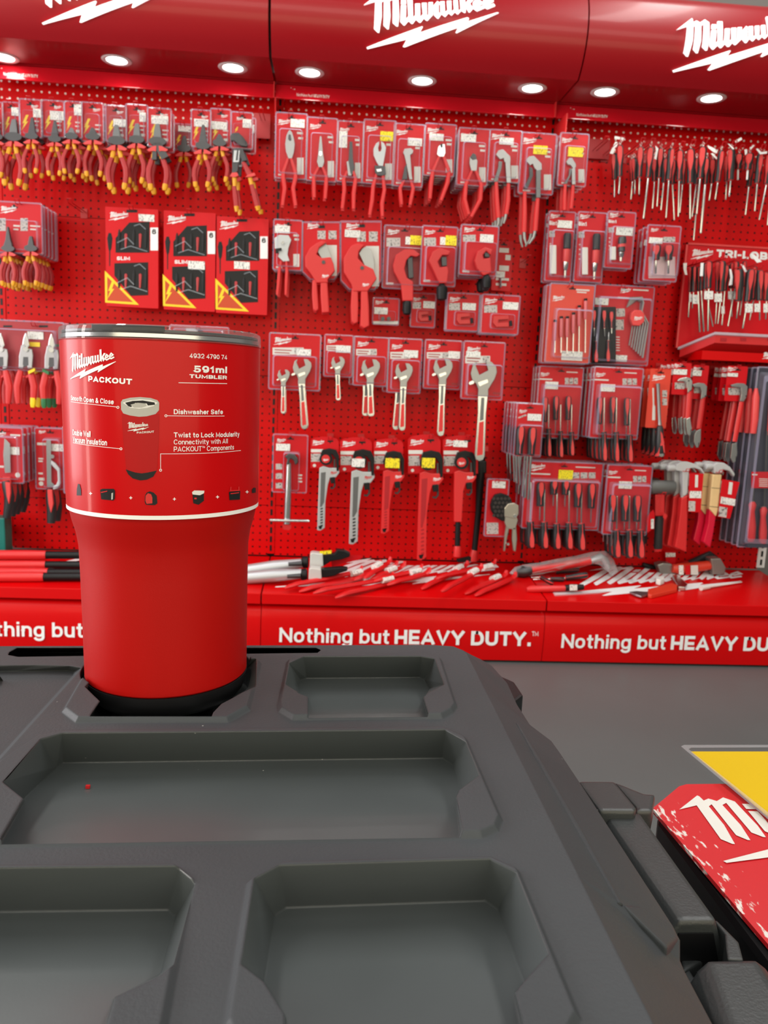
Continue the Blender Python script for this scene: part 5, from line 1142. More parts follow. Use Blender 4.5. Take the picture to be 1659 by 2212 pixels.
pipew('red pipe wrench with a black extension bar', (1155,700,1375,940), 1228, 932, 1.10, 560, RED_DIP, (1210,728,1298,768), STICK, True)
# second, black-handled one just behind it
t = thing('pipe_wrench', atY(*zD(1390, 800), 2.69), 'black-barred pipe wrench hanging half hidden behind the extra large adjustable wrench', 'pipe wrench', 'carded pipe wrenches')
s2 = Pack.__new__(Pack); s2.z, s2.Y, s2.root = zD, 2.69, t
s2.tube('bar', [(1400,790),(1392,930),(1378,1180),(1352,1430)], [22,30,22,20], BLACK, 0, 10); s2.tube('red_foot', [(1354,1420),(1348,1445),(1344,1490)], [24,28,28], RED_DIP, 0, 10); s2.prism('link', [(1240,1480),(1320,1462),(1350,1470),(1355,1490),(1250,1500)], BLACK, -0.01, 0.012)
s2.boxp('jaw_housing', (1370,770,1440,800), RED_PLAS, -0.01, 0.02); s2.boxp('collar', (1376,860,1430,940), BLACK, -0.014, 0.028, bevel=0.004)
# ================================================================== screwdriver bay
zE = zoom(1300, 270, 1659); zF = zoom(1440, 500, 1659, 1615.0); zG = zoom(1040, 840, 1420); z7 = zoom(1030, 760, 1659); zH = zoom(1370, 770, 1659); zI = zoom(1390, 980, 1659)
HAN = mat('black_grip', (0.020, 0.020, 0.022), 0.40); GRED = mat('red_grip_panel', (0.72, 0.055, 0.055), 0.38)
def bare(z, name, label, cat, group, x, y, Y):
    s = Pack.__new__(Pack); s.z, s.Y, s.label = z, Y, label; s.root = thing(name, atY(*z(x, y), Y), label, cat, group); s.box = (x-10, y, x+10, y+100); return s
def driver(s, xt, yt, xb, yb, w, tx, ty, side=0.0, dy=0.0, sw=None, parent=None, sub=False, pre='', shaft=STEEL):
    """screwdriver: black three-lobed handle from top to bottom, red panel, collar and shaft ending at tip"""
    g = lambda t: (xt+(xb-xt)*t, yt+(yb-yt)*t)
    h = s.tube('handle', [g(0), g(.02), g(.10), g(.35), g(.62), g(.80), g(.93), g(1)], [w*.24, w*.40, w*.52, w*.54, w*.49, w*.44, w*.46, w*.42], HAN, dy, 10, 0.9)
    k = (s.P(100, 0).x-s.P(0, 0).x)/100*w
    o = side*w*.30; wd = (.34 if side == 0 else .25)*w
    s.prism('red_panel', [(g(t)[0]+o+u*wd, g(t)[1]) for t, u in ((.02, -.6), (.02, .6), (.10, 1), (.35, 1), (.55, .5), (.66, .12), (.95, .10), (.95, -.10), (.66, -.12), (.55, -.5), (.35, -1), (.10, -1))], GRED, dy-k*.52, k*.3, h)
    if side: s.tube('red_edge', [(g(.04)[0]+side*w*.36, g(.04)[1]), (g(.3)[0]+side*w*.42, g(.3)[1]), (g(.62)[0]+side*w*.28, g(.62)[1])], [w*.10, w*.14, w*.05], GRED, dy-k*.1, 6, parent=h)
    s.tube('collar', [g(.96), g(1.02)], [w*.40, w*.36], RED_PLAS, dy, 10, 0.9, parent=h)
    sw = sw or w*.14
    sh = s.tube('shaft', [g(.98), (tx+(xb-tx)*.02, ty+(yb-ty)*.02), (tx, ty)], [sw, sw, sw*.8], shaft, dy, 8)
    return h
# ---- loose screwdrivers hanging in the top row
TOP = [ # handle top, bottom, width, tip, panel side, distance
 (185,200,180,515,62,170,690,0,2.58),(125,282,128,545,58,125,722,-.5,2.66),(390,215,376,520,60,370,697,0,2.58),(322,330,332,545,54,328,692,-.5,2.64),(300,345,306,560,54,290,747,-.5,2.68),
 (490,220,462,525,66,415,937,0,2.58),(592,230,570,525,60,550,817,0,2.60),(695,235,668,545,66,640,928,.7,2.58),(785,250,772,550,66,762,918,0,2.58),(890,235,882,580,78,880,942,0,2.58),
 (1012,215,980,530,76,945,892,0,2.58),(1050,330,1030,590,60,985,1085,0,2.62),(1195,255,1157,568,60,1130,748,.7,2.58),(1298,240,1285,550,70,1272,717,-.5,2.58),(1262,305,1246,562,58,1235,748,-.5,2.63),
 (1375,285,1360,442,70,1357,548,0,2.60),(1480,280,1457,447,76,1449,548,0,2.58),(1492,380,1466,612,60,1432,900,.5,2.65),(1585,280,1550,582,66,1525,862,.7,2.58),(1680,290,1642,592,66,1570,948,-.5,2.58),(1730,300,1690,600,66,1652,1002,0,2.60),
 (522,300,526,560,58,505,838,0,2.67),(632,330,618,575,58,590,853,.5,2.66),(715,350,706,590,58,722,952,0,2.65),(808,330,806,590,60,776,880,.5,2.65),(948,330,942,592,62,900,918,.5,2.65),(1000,285,965,575,58,916,1150,.5,2.68),(1112,340,1096,582,58,1070,757,0,2.66),
]
TW = ['first of the row, short-shafted', 'behind the first, with a white loop tag', 'red-faced, third in the front row', 'dark, behind the third', 'dark, farthest back near the empty hook', 'long thin shaft, fourth in front', 'dull red panel, with a folded white tag', 'red panel turned to the side, long shaft', 'red-faced with a leaning shaft behind it', 'widest handle', 'red-faced, beside the crumpled white tag', 'longest thick shaft, with crumpled white tag', 'black-faced, short shaft', 'red and black, short bright shaft', 'red, behind the short bright one', 'dark stubby, half hidden', 'stubby with a round red panel', 'black, behind the stubby one', 'black-faced near the photo edge', 'leaning, at the photo edge', 'cut by the photo edge', 'all black, behind the long thin one', 'black, behind the side-turned one', 'with a crooked shaft, set back', 'black, beside the leaning shaft', 'black, behind the widest handle', 'reaching lowest, far back', 'black, behind the crumpled tag']
TAGS = {1: [[(130,110),(230,128),(235,152),(125,138)], [(135,165),(168,172),(112,290),(78,282)]], 6: [[(535,205),(565,235),(545,345),(522,335),(540,260)]], 11: [[(1065,205),(1160,250),(1150,285),(1120,275),(1060,228)], [(1085,285),(1110,280),(1152,325),(1146,345)]], 13: [[(1328,160),(1392,122),(1402,145),(1340,180)], [(1255,185),(1275,190),(1322,235),(1312,245)]], 15: [[(1425,245),(1450,240),(1455,300),(1430,300)]], 16: [[(1478,225),(1512,195),(1528,205),(1490,242)]], 18: [[(1540,240),(1560,235),(1590,270),(1650,262),(1650,285),(1580,292)]]}
for i, q in enumerate(TOP):
    xt, yt, xb, yb, w, tx, ty, sd, Y = q
    s = bare(zE, 'screwdriver', 'loose hanging screwdriver, '+TW[i], 'screwdriver', 'loose screwdrivers hanging in the top row', xt, yt, Y)
    driver(s, *q[:8], dy=0.0, sw=(11 if i in (5, 10, 9) else 14 if i == 11 else 9), shaft=(WHITE if i in (15, 16) else STEEL))
    hp = s.P(xt, yt); b = MB(); b.tube([hp+Vector((0, 0, 0.0)), hp+Vector((-0.004, 0.002, 0.010)), hp+Vector((0, 0.004, 0.016)), hp+Vector((0.004, 0.002, 0.010)), hp], 0.0008, 5); b.build('hanging_loop', OFFW, s.root)
    for pl in TAGS.get(i, []): s.prism('paper_tag', pl, WHITE, -0.020, 0.0006)
    px, py = zE(xt, yt)
    if Y < 2.62: hook(px, py-6, Y-0.004, 'red wire hook of the screwdriver '+TW[i], tip=0.012)
hook(*zE(30, 165), 2.62, 'empty red wire hook before the row of loose screwdrivers')
px, py = zC(500, 320); p = atY(px, py, 2.72); b = MB(); b.box(p, (0.085, 0.004, 0.062)); tag(b.build('label_holder', RED_DARK, origin=p), 'dark red label holder behind the start of the loose screwdriver row', 'label holder')

# ---- counter display with screwdrivers and a tray
px0 = atY(*zF(315, 175), 2.68); zb0 = atY(*zF(140, 1850), 2.68).z; X1 = 1.66
t = thing('screwdriver_display', (px0.x, 2.69, zb0), 'red wall display panel with white heading and a tray, full of screwdrivers', 'display stand')
b = MB(); b.box(((px0.x+X1)/2, 2.688, (px0.z+zb0)/2), (X1-px0.x, 0.012, px0.z-zb0)); b.build('back_panel', RED_CARD, t)
b = MB()
for c_, d_ in ((((px0.x+X1)/2, 2.681, px0.z-0.003), (X1-px0.x, 0.004, 0.006)), ((px0.x+0.003, 2.681, (px0.z+zb0)/2), (0.006, 0.004, px0.z-zb0))): b.box(c_, d_)
b.build('raised_rim', GRED, t)
dY = 2.6815; p = atY(*zF(380, 440), dY); k = atY(*zF(735, 440), dY).x-p.x
mb = MB(); flat2d(mb, logo2d(), lambda u, v: p+Vector((u*k, 0, v*k*1.05))); mb.build('printed_mark', WHITE, t, recalc=False)
mb = MB(); q0, q1, q2 = atY(*zF(790, 408), dY), atY(*zF(1730, 445), dY), atY(*zF(800, 285), dY); q1.z = q0.z; fit_text(mb, 'TRI-LOBE', q0, q1, q2, 0.075); mb.build('heading', WHITE, t, recalc=False)
yF = 2.565
A0 = atY(*zF(180, 1842), 2.681); B0 = atY(*zF(770, 1600), yF); C0 = Vector((X1, yF-0.004, B0.z)); D0 = Vector((X1, 2.681, A0.z))
b = MB(); b.prism([A0, B0, C0, D0], (0, 0, -0.008)); b.build('tray_rim', clear('tray_rim', base=0.55, edge=0.8, milk=(0.72, 0.70, 0.80)), t)
A1, B1, C1, D1 = A0+Vector((0.008, -0.0005, -0.0085)), B0+Vector((0.006, 0.006, -0.0085)), C0+Vector((0, 0.006, -0.0085)), D0+Vector((0, -0.0005, -0.0085))
b = MB(); b.prism([A1, B1, C1, D1], (0, 0, -0.026)); b.build('tray', RED_PLAS, t)
for xx in (905, 1220, 1650):
    b = MB(); pz = atY(*zF(xx, 1720), B1.y-0.0015); b.box((pz.x, B1.y-0.001, pz.z), (0.020, 0.003, 0.010)); b.build('tray_notch', RED_DARK, t)
q0, q1 = atY(*zF(570, 1895), 2.58), atY(*zF(570, 2040), 2.58)
b = MB(); b.box(((q0.x+X1)/2, (2.681+2.58)/2, (q0.z+q1.z)/2), (X1-q0.x, 2.681-2.58, q0.z-q1.z)); b.build('tray_base', RED, t)
mb = MB(); p = atY(*zF(1520, 2030), 2.579); flat2d(mb, logo2d(), lambda u, v: Vector((p.x+u*0.055, 2.579, p.z+v*0.055))); mb.build('tray_mark', WHITE, t, recalc=False)
DISP = [(682,470,670,905,92,655,1590,0,2.56),(440,550,432,962,66,405,1230,.6,2.62),(385,560,372,965,58,345,1370,-.4,2.64),(512,565,502,950,66,525,1605,.5,2.63),(562,575,552,940,66,590,1600,.6,2.62),(622,500,612,920,70,735,1515,.6,2.60),(822,480,808,955,80,775,1475,0,2.60),(905,470,872,960,84,815,1475,-.6,2.57),(965,535,925,945,76,880,1495,0,2.59),(1040,500,1020,905,70,1035,1360,.5,2.63),(1125,480,1085,900,72,975,1515,-.5,2.61),(1240,470,1225,880,72,1165,1340,.5,2.63),(1165,600,1145,1112,116,1112,1390,-.7,2.55),(1345,600,1285,1120,124,1210,1548,.6,2.55),(1490,615,1480,1100,112,1482,1415,.7,2.55),(1620,650,1590,1105,110,1575,1400,-.6,2.55),(1410,560,1385,1090,80,1320,1415,0,2.62)]
DW = ['red-faced, tallest in the middle', 'all black, near the panel edge', 'red-edged, outermost', 'black, with the long grey shaft', 'black, beside the tall red-faced one', 'black, partly behind the tall red-faced one', 'dark red, set back', 'black-faced with red edge and white tag', 'bright red with a white strip', 'black, under the heading dash', 'red-edged, leaning', 'black, far back under the heading', 'thick, first of the front row', 'thickest, with the long bright shaft', 'thick, third of the front row', 'thick, at the photo edge', 'dark, between the thick ones']
DT = {0: (600,950,742,1080), 1: (415,1010,505,1152), 7: (762,990,882,1122), 9: (980,952,1106,1080), 13: (1250,1150,1372,1292), 14: (1400,1150,1492,1282), 2: (362,1000,406,1122), 8: (872,1190,925,1310), 15: (1545,1150,1615,1290)}
for i, q in enumerate(DISP):
    s = bare(zF, 'screwdriver', 'screwdriver on the wall display, '+DW[i], 'screwdriver', 'screwdrivers on the wall display', q[0], q[1], q[8])
    driver(s, *q[:8], sw=15 if i in (3, 4, 0, 13) else 12)
    if i in DT: s.boxp('paper_tag', DT[i], STICK, -0.012, 0.0008)
    if i == 8: s.prism('paper_strip', [(1000,600),(1030,600),(1055,720),(1045,850),(990,860),(1015,740)], WHITE, -0.026, 0.0008)
    if i == 5: s.prism('paper_strip', [(545,500),(590,500),(578,710),(530,710)], WHITE, -0.05, 0.0008)
    if i == 11: s.prism('paper_strip', [(1330,360),(1390,360),(1520,480),(1440,500)], WHITE, -0.05, 0.0008); s.prism('paper_strip', [(1180,520),(1230,540),(1285,640),(1250,650)], WHITE, -0.05, 0.0008)
    if i == 2: s.prism('paper_strip', [(265,505),(325,500),(315,600),(330,690),(295,690),(270,600)], OFFW, -0.03, 0.0008)
    px, py = zF(q[0], q[1]); pk = atY(px, py-3, q[8]); b = MB(); b.tube([(pk.x, 2.6805, pk.z), (pk.x, q[8]-0.012, pk.z+0.002), (pk.x, q[8]-0.018, pk.z+0.010)], 0.0016, 6)
    o = b.build('display_peg', WIRE, origin=(pk.x, 2.68, pk.z)); tag(o, 'red display peg of the screwdriver '+DW[i], 'hook', 'display pegs')

# ---- blister cards in the middle of the bay
def card8(words, bx, st, handle, strip, nb, Y, chrome=False):
    s = Pack(zC, 'bit_driver_pack', 'multi-bit driver card '+words, 'bit driver', 'multi-bit driver cards', bx, Y); x0, y0, x1, y1 = bx; w, h = x1-x0, y1-y0
    s.card(); s.logo(x0+.10*w, y0+.09*h, .4*w); mb = MB(); q0 = s.P(x0+.08*w, y0+.185*h, -.0006); q1 = s.P(x0+.38*w, y0+.185*h, -.0006); q1.z = q0.z; fit_text(mb, '8in1', q0, q1, s.P(x0+.08*w, y0+.125*h, -.0006), 0.05); mb.build('printed_name', WHITE, s.root, recalc=False)
    s.boxp('printed_picture', (x0+.08*w, y0+.27*h, x0+.3*w, y0+.36*h), PICT, -.0006, .0002); s.lines([(x0+.1*w, y0+y*h, x0+.16*w, 8) for y in (.45, .52, .59, .66)])
    if st: s.sticker(st)
    s.boxp('bit_strip', strip, OFFW, -.012, .008, bevel=.002)
    a, b_, c, d = handle; m = (a+c)/2; H_ = d-b_
    if not chrome:
        s.tube('handle', [(m+8, b_), (m+7, b_+.05*H_), (m+4, b_+.34*H_), (m+2, b_+.36*H_)], [22, 28, 27, 20], HAN, -.016, 10); s.tube('red_collar', [(m+2, b_+.36*H_), (m-2, b_+.62*H_), (m-4, b_+.66*H_)], [24, 24, 18], GRED, -.016, 10)
    else: s.tube('handle', [(m, b_), (m, b_+.2*H_), (m-2, b_+.35*H_), (m-4, b_+.6*H_)], [26, 30, 22, 24], STEEL_D, -.016, 10); s.tube('red_collar', [(m-2, b_+.3*H_), (m-2, b_+.42*H_)], [28, 28], GRED, -.016, 10)
    s.tube('chuck', [(m-4, b_+.64*H_), (m-6, b_+.80*H_), (m-8, b_+.84*H_)], [20, 16, 10], STEEL, -.016, 10); s.tube('bit', [(m-8, b_+.84*H_), (m-10, b_+H_)], [11, 9], STEEL, -.016, 8)
    s.film((x0+.06*w, y0+.26*h, x1-.06*w, y1-.03*h), .028); s.hook('multi-bit driver card '+words.split(',')[0]); s.behind(nb, .034, .003)
card8('with a white sticker, by the bay seam', (163,747,335,1215), (232,805,330,856), (262,890,325,1192), (182,970,226,1165), 1, 2.60)
card8('without sticker, shiny top edge', (360,752,545,1220), None, (458,895,525,1202), (402,985,440,1170), 1, 2.59)
card8('with a dark chrome driver', (563,750,744,1125), (628,852,741,906), (640,915,702,1080), (590,980,630,1070), 1, 2.57, True)
s = Pack(zC, 'stubby_driver_pack', 'card with two stubby screwdrivers, pale below', 'screwdriver set', 'carded stubby screwdriver sets', (832,842,1048,1212), 2.56)
s.card(); s.logo(862,880,55); s.boxp('pale_panel', (850,1050,1030,1195), mat('pale_pink_print', (0.72,0.50,0.52), 0.4), -.0006, .0002); s.sticker((850,920,942,960)); s.boxp('printed_picture', (948,915,1030,950), PICT, -.0006, .0002)
for x in (905, 990): driver(s, x, 968, x-5, 1072, 58, x-8, 1165, 0, -.016, 8)
s.film((850,955,1040,1195), .03); s.hook('stubby screwdriver card'); s.behind(2, .036, .003)
s = Pack(zC, 'precision_driver_pack', 'bright orange-red card with six slim screwdrivers', 'screwdriver set', 'carded precision screwdriver sets', (168,1238,463,1766), 2.57)
s.card(mat('orange_red_card', (0.72, 0.045, 0.022), 0.36)); s.logo(195,1350,85); s.lines([(360,1268,450,10), (365,1285,430,8)])
PIN = mat('pale_red_translucent_grip', (0.70, 0.16, 0.18), 0.25)
for x, yt in ((218,1480),(260,1456),(300,1456),(342,1430),(381,1382),(424,1336)):
    h = s.tube('slim_grip', [(x,yt+10),(x,yt+30),(x-2,yt+120),(x-2,yt+140)], [12,12,11,7], PIN, -.012, 8); s.tube('cap', [(x,yt-4),(x,yt+12)], [12,13], BLACK, -.012, 8, parent=h); s.tube('shaft', [(x-2,yt+140),(x-4,1700)], [5,5], STEEL, -.012, 6, parent=h)
s.sticker((258,1690,400,1752)); s.film((195,1400,455,1745), .022); s.hook('precision screwdriver card'); s.behind(2, .03, .004)
s = Pack(zC, 'driver_and_hex_key_pack', 'wide card with trayed screwdrivers and hex keys', 'tool set', 'wide screwdriver and hex key cards', (468,1248,862,1776), 2.60)
s.card(RED_CARD); s.logo(655,1295,75); s.lines([(640,1320,790,9), (745,1268,850,9)])
s.boxp('tray', (470,1388,630,1768), BLACK, -.014, .012, bevel=.002)
for x, yt, yb, tx, ty in ((482,1412,1530,482,1590),(551,1412,1530,553,1590),(497,1765,1625,500,1570),(578,1760,1620,580,1560),(600,1420,1530,600,1570)): driver(s, x, yt, x, yb, 30, tx, ty, 0, -.022, 4)
for j in range(7):
    x = 716+j*17; s.tube('hex_key', [(700+j*4, 1390-j*10), (770+j*6, 1345-j*3), (800+j*3-4, 1360), (790-j*-2, 1420), (x+28, 1500), (x+2-j*2, 1650+j*14)], [5+j*.5]*6, STEEL_B, -.010-.002*j, 6)
s.prism('key_holder', [(755,1410),(800,1410),(825,1440),(822,1490),(790,1518),(745,1515),(730,1470),(735,1430)], GRED, -.034, .018, bevel=.003)
s.logo(748,1480,60, dy=-.0346); s.boxp('printed_picture', (632,1400,690,1455), PICT, -.0006, .0002); s.boxp('printed_picture', (628,1475,682,1545), PICT, -.0006, .0002); s.lines([(630,1590+18*k_, 655, 6) for k_ in range(6)])
s.sticker((486,1330,576,1376)); s.sticker((610,1716,702,1760)); s.film((475,1320,845,1772), .030); s.hook('wide screwdriver and hex key card'); s.behind(2, .036, .004)

# ---- lower screwdriver sets
def setpack(z, words, bx, ups, downs, st, stm, nb, w, Y, step=.030):
    s = Pack(z, 'screwdriver_set_pack', words, 'screwdriver set', 'carded screwdriver sets', bx, Y); x0, y0, x1, y1 = bx; W_, h = x1-x0, y1-y0
    s.card(RED_CARD); s.logo(x0+.06*W_, y0+.13*h, .22*W_); s.lines([(x0+.05*W_, y0+.155*h, x0+.35*W_, h*.02), (x0+.68*W_, y0+.06*h, x0+.94*W_, h*.015)])
    for k in range(3): s.boxp('printed_picture', (x0+(.64+.105*k)*W_, y0+.15*h, x0+(.73+.105*k)*W_, y0+.24*h), PICT, -.0006, .0002)
    if st: s.sticker(st, stm)
    for x, ya, yb, ty in ups: driver(s, x, ya, x-.1*w, yb, w, x-.15*w, ty, .4, -.018, w*.09)
    for x, ya, yb, ty in downs: driver(s, x, yb, x-.05*w, ya, w, x+.02*w, ty, .6, -.020, w*.10)
    s.film((x0+.04*W_, y0+.24*h, x1-.03*W_, y1-.03*h), .030); s.hook(words if len(words) < 60 else None); s.behind(nb, step, .003); return s
setpack(z7, 'six-piece screwdriver card behind the two-piece one', (345,88,590,490), [(390,258,400,470),(452,252,388,470),(522,252,388,470)], [(410,436,597,300),(478,450,602,300),(541,455,592,300)], (388,170,462,212), STICK, 2, 33, 2.61, .036)
setpack(z7, 'six-piece screwdriver card in the deepest stack', (657,92,928,492), [(702,258,412,500),(776,256,408,490),(856,262,420,500)], [(726,455,622,260),(796,455,626,260),(873,470,628,270)], (704,184,786,226), STICK, 4, 36, 2.55, .037)
setpack(zG, 'ten-piece screwdriver set card with a yellow sticker', (400,695,1118,1318), [(560,880,1105,1240),(687,870,995,1105),(797,870,998,1110),(912,890,1115,1270),(1042,893,1125,1260)], [(465,1250,1502,880),(595,1255,1506,950),(712,1270,1512,980),(827,1262,1512,960),(944,1270,1522,970)], (725,765,860,856), YEL_TAG, 2, 78, 2.585, .042)
setpack(zG, 'six-piece screwdriver set card beside the mallet', (1168,725,1578,1372), [(1240,998,1250,1480),(1357,1000,1248,1330),(1472,1005,1250,1330)], [(1278,1330,1592,1010),(1396,1330,1592,1010),(1502,1330,1596,1080)], (1292,872,1416,940), STICK, 2, 78, 2.56, .042)
s = Pack(zG, 'nut_driver_pack', 'two-piece long screwdriver card', 'screwdriver set', 'two-piece long screwdriver cards', (322,142,568,632), 2.53)
s.card(); s.logo(350,230,80); s.sticker((432,236,562,300)); s.prism('printed_picture', [(345,268),(420,238),(425,252),(350,280)], PICT, -.0006, .0002)
driver(s, 372,352,352,625,82,362,905,.4,-.018,12); driver(s, 482,362,466,628,82,438,1045,.4,-.018,14)
s.film((335,330,560,625), .03); s.hook('two-piece long screwdriver card'); s.behind(4, .042, .002)
# locking chain wrench
s = Pack(zG, 'chain_wrench_pack', 'locking chain wrench with nickel handles on a red card', 'chain wrench', None, (45,855,238,1385), 2.60)
s.card(); s.sticker((100,870,225,935)); s.boxp('printed_picture', (48,1262,160,1370), PICT, -.0006, .0002)
s.prism('chain_bundle', [(100,1050),(130,1000),(190,985),(260,1010),(290,1060),(285,1180),(250,1240),(200,1250),(130,1210),(95,1150),(88,1100)], BLACK, -.022, .018, bevel=.003)
for r_ in range(5):
    for c_ in range(5): s.disc('chain_link', 118+c_*36+(r_ % 2)*14, 1035+r_*40, 14, mat('oiled_steel', (0.06, 0.05, 0.05), 0.35, metal=0.6), -.0235, .003)
NIC = mat('nickel_plate', (0.62, 0.56, 0.50), 0.28, metal=1.0)
s.prism('jaw', [(215,1130),(250,1085),(310,1075),(352,1100),(352,1180),(330,1220),(300,1225),(215,1205)], NIC, -.030, .014, bevel=.002)
s.prism('body', [(222,1190),(330,1190),(345,1240),(320,1330),(240,1320),(218,1260)], NIC, -.028, .014, bevel=.002)
for pts in ([(235,1280),(215,1400),(205,1530),(225,1535),(238,1440),(262,1320)], [(290,1310),(285,1420),(300,1530),(325,1540),(338,1420),(330,1300)]): s.prism('handle', pts, NIC, -.028, .014, bevel=.003)
s.disc('release_screw', 252, 1465, 12, STEEL, -.034, .008); s.disc('pivot', 318, 1200, 16, STEEL, -.034, .006); s.film(None); s.hook('chain wrench')
# nut drivers, claw bars
s = Pack(zH, 'nut_driver_pack', 'bright red card with a long nut driver', 'nut driver', 'carded nut drivers', (168,152,428,888), 2.55)
s.card(mat('orange_red_card')); s.logo(215,300,165); s.tube('printed_driver', [(235,390),(240,600),(245,620),(242,790)], [10,9,17,20], OFFW, -.0004, 8, .05)
for y in (420, 520): s.boxp('printed_picture', (348,y,408,y+85), PICT, -.0006, .0002)
s.tube('shaft', [(292,335),(296,400),(312,780),(316,850)], [26,22,20,26], STEEL_B, -.014, 10)
h = s.tube('handle', [(314,860),(318,900),(312,1050),(318,1190),(325,1240)], [32,44,50,62,48], HAN, -.016, 10); s.prism('red_panel', [(330,930),(350,960),(370,1060),(380,1190),(330,1235),(270,1240),(300,1180),(335,1060)], GRED, -.030, .012, h); s.disc('chrome_end', 338, 1222, 30, STEEL, -.031, .004, .7, h)
s.hook('long nut driver card'); s.behind(3, .041, .002)
def claw(words, bx, head, shaft, tip, st, nb, Y, sk=.6, hm=STEEL_B):
    s = Pack(zH, 'nail_puller', words, 'nail puller', 'red nail pullers', bx, Y); x0, y0, x1, y1 = bx; w, h = x1-x0, y1-y0
    s.card(); s.logo(x0+.05*w, y0+.15*h, .5*w); s.boxp('printed_picture', (x0+.12*w, y1-.38*h, x0+.7*w, y1-.18*h), PICT, -.0006, .0002)
    if st: s.sticker(st)
    s.prism('claw', head, hm, -.020, .012, bevel=.002); c = ((head[2][0]+head[3][0])/2+20, head[4][1]-20)
    s.disc('nail_slot', head[3][0]-22, head[4][1]-8, 9, BLACK, -.0206, .001)
    s.tube('grip', shaft, [30, 32, 32, 30], RED_DIP, -.014, 8, .5); s.prism('flat_tip', tip, hm, -.018, .008, bevel=.0015); tx, ty = tip[3]
    s.prism('tip_notch', [(tx-4, ty-60), (tx+4, ty-60), (tx+1, ty), (tx-3, ty)], BLACK, -.0184, .001)
    s.hook(words); s.behind(nb, .034, .006)
claw('shortest nail puller, under the display tray', (478,78,695,475), [(535,302),(560,275),(650,254),(700,268),(724,310),(716,410),(665,457),(660,400),(650,332),(630,312),(560,310)], [(690,430),(684,540),(674,700),(668,765)], [(645,775),(694,752),(716,900),(704,968),(682,982),(655,960),(645,880)], (482,158,650,225), 3, 2.55, hm=STEEL)
claw('middle nail puller, set back beside the shortest', (718,108,908,530), [(725,347),(800,325),(870,333),(906,370),(896,500),(825,532),(836,440),(820,385),(740,380)], [(852,515),(838,640),(815,800),(802,895)], [(772,922),(830,897),(826,1040),(800,1128),(772,1132),(740,1060),(745,980)], (722,172,830,240), 2, 2.59)
claw('longest nail puller, beside the clear navy pack', (1138,118,1388,556), [(1200,352),(1290,330),(1368,335),(1410,372),(1400,500),(1360,562),(1310,556),(1330,470),(1325,390),(1210,377)], [(1332,560),(1310,700),(1270,920),(1246,1055)], [(1215,1082),(1274,1067),(1281,1200),(1262,1300),(1230,1322),(1195,1258)], (1150,205,1280,250), 3, 2.57)
# navy clear pack with long red screwdrivers
s = Pack(zI, 'long_driver_pack', 'tall clear navy pack of long red-handled screwdrivers', 'screwdriver set', 'tall clear navy packs', (1392,-1140,2050,1245), 2.55)
NAVY = mat('navy_backing', (0.022, 0.022, 0.040), 0.4); s.card(NAVY)
for x, yt in ((1440,-870),(1665,-850),(1850,-860)): s.tube('grip', [(x+60,yt),(x+55,yt+120),(x+40,yt+420),(x+18,yt+600)], [20,45,48,40], GRED, -.014, 10)
for x, yt, yb in ((1450,640,1170),(1598,710,1165),(1760,690,1170)):
    s.tube('shaft', [(x+48,-300),(x+12,yt)], [14,14], STEEL_D, -.014, 8); h = s.tube('grip', [(x+4,yt),(x+2,yt+40),(x-5,yt+130),(x-8,yt+330),(x-14,yt+480),(x-20,yb)], [28,48,34,52,50,38], RED_PLAS, -.016, 12)
    s.disc('ferrule', x+4, yt+6, 30, STEEL, -.018, .01, .5, h)
s.boxp('label_band', (1440,242,2000,458), RED_CARD, -.030, .0006); s.lines([(1450,270,1520,16)]+[(1540,330+24*k_,1659,9) for k_ in range(5)], dy=-.0306)
s.boxp('foot_rail', (1380,1180,2050,1250), mat('navy_rail', (0.05, 0.055, 0.075), 0.35), -.024, .024)
s.film((1405,-1080,2035,1230), .034); s.hook('tall clear navy pack'); s.behind(3, .040, .002)
# mallet and hammers
s = bare(zI, 'mallet', 'rubber mallet with black grip and red neck', 'mallet', 'black and red mallets', 240, 345, 2.58)
s.tube('head', [(72,450),(85,448),(110,445),(390,450),(408,452),(418,453)], [60,84,92,92,80,55], mat('grey_rubber', (0.11, 0.11, 0.105), 0.5), 0, 16, .95); s.prism('neck', [(160,545),(288,545),(282,830),(158,835)], RED_PLAS, -.012, .024, bevel=.004)
s.tube('grip', [(215,830),(208,900),(200,1100),(195,1240),(192,1275)], [56,60,58,60,50], HAN, 0, 12, .7); s.tube('end_cap', [(192,1268),(191,1300)], [56,48], RED_PLAS, 0, 12, .7)
s.prism('hang_tag', [(55,830),(130,745),(148,800),(140,985),(52,1060),(40,880)], RED_CARD, -.036, .001); s.boxp('price_sticker', (100,870,138,1000), STICK, -.0372, .0004); s.prism('tag_tie', [(265,790),(300,800),(322,830),(290,885),(262,850)], RED_PLAS, -.030, .001)
dup(s.root, (-.010, .108, -.004), 'rubber mallet hanging half hidden behind the front mallet'); s.root['label'] = 'rubber mallet with black grip and red neck, front one'; hook(*zI(245, 545), 2.55, 'red wire hook carrying the rubber mallets')
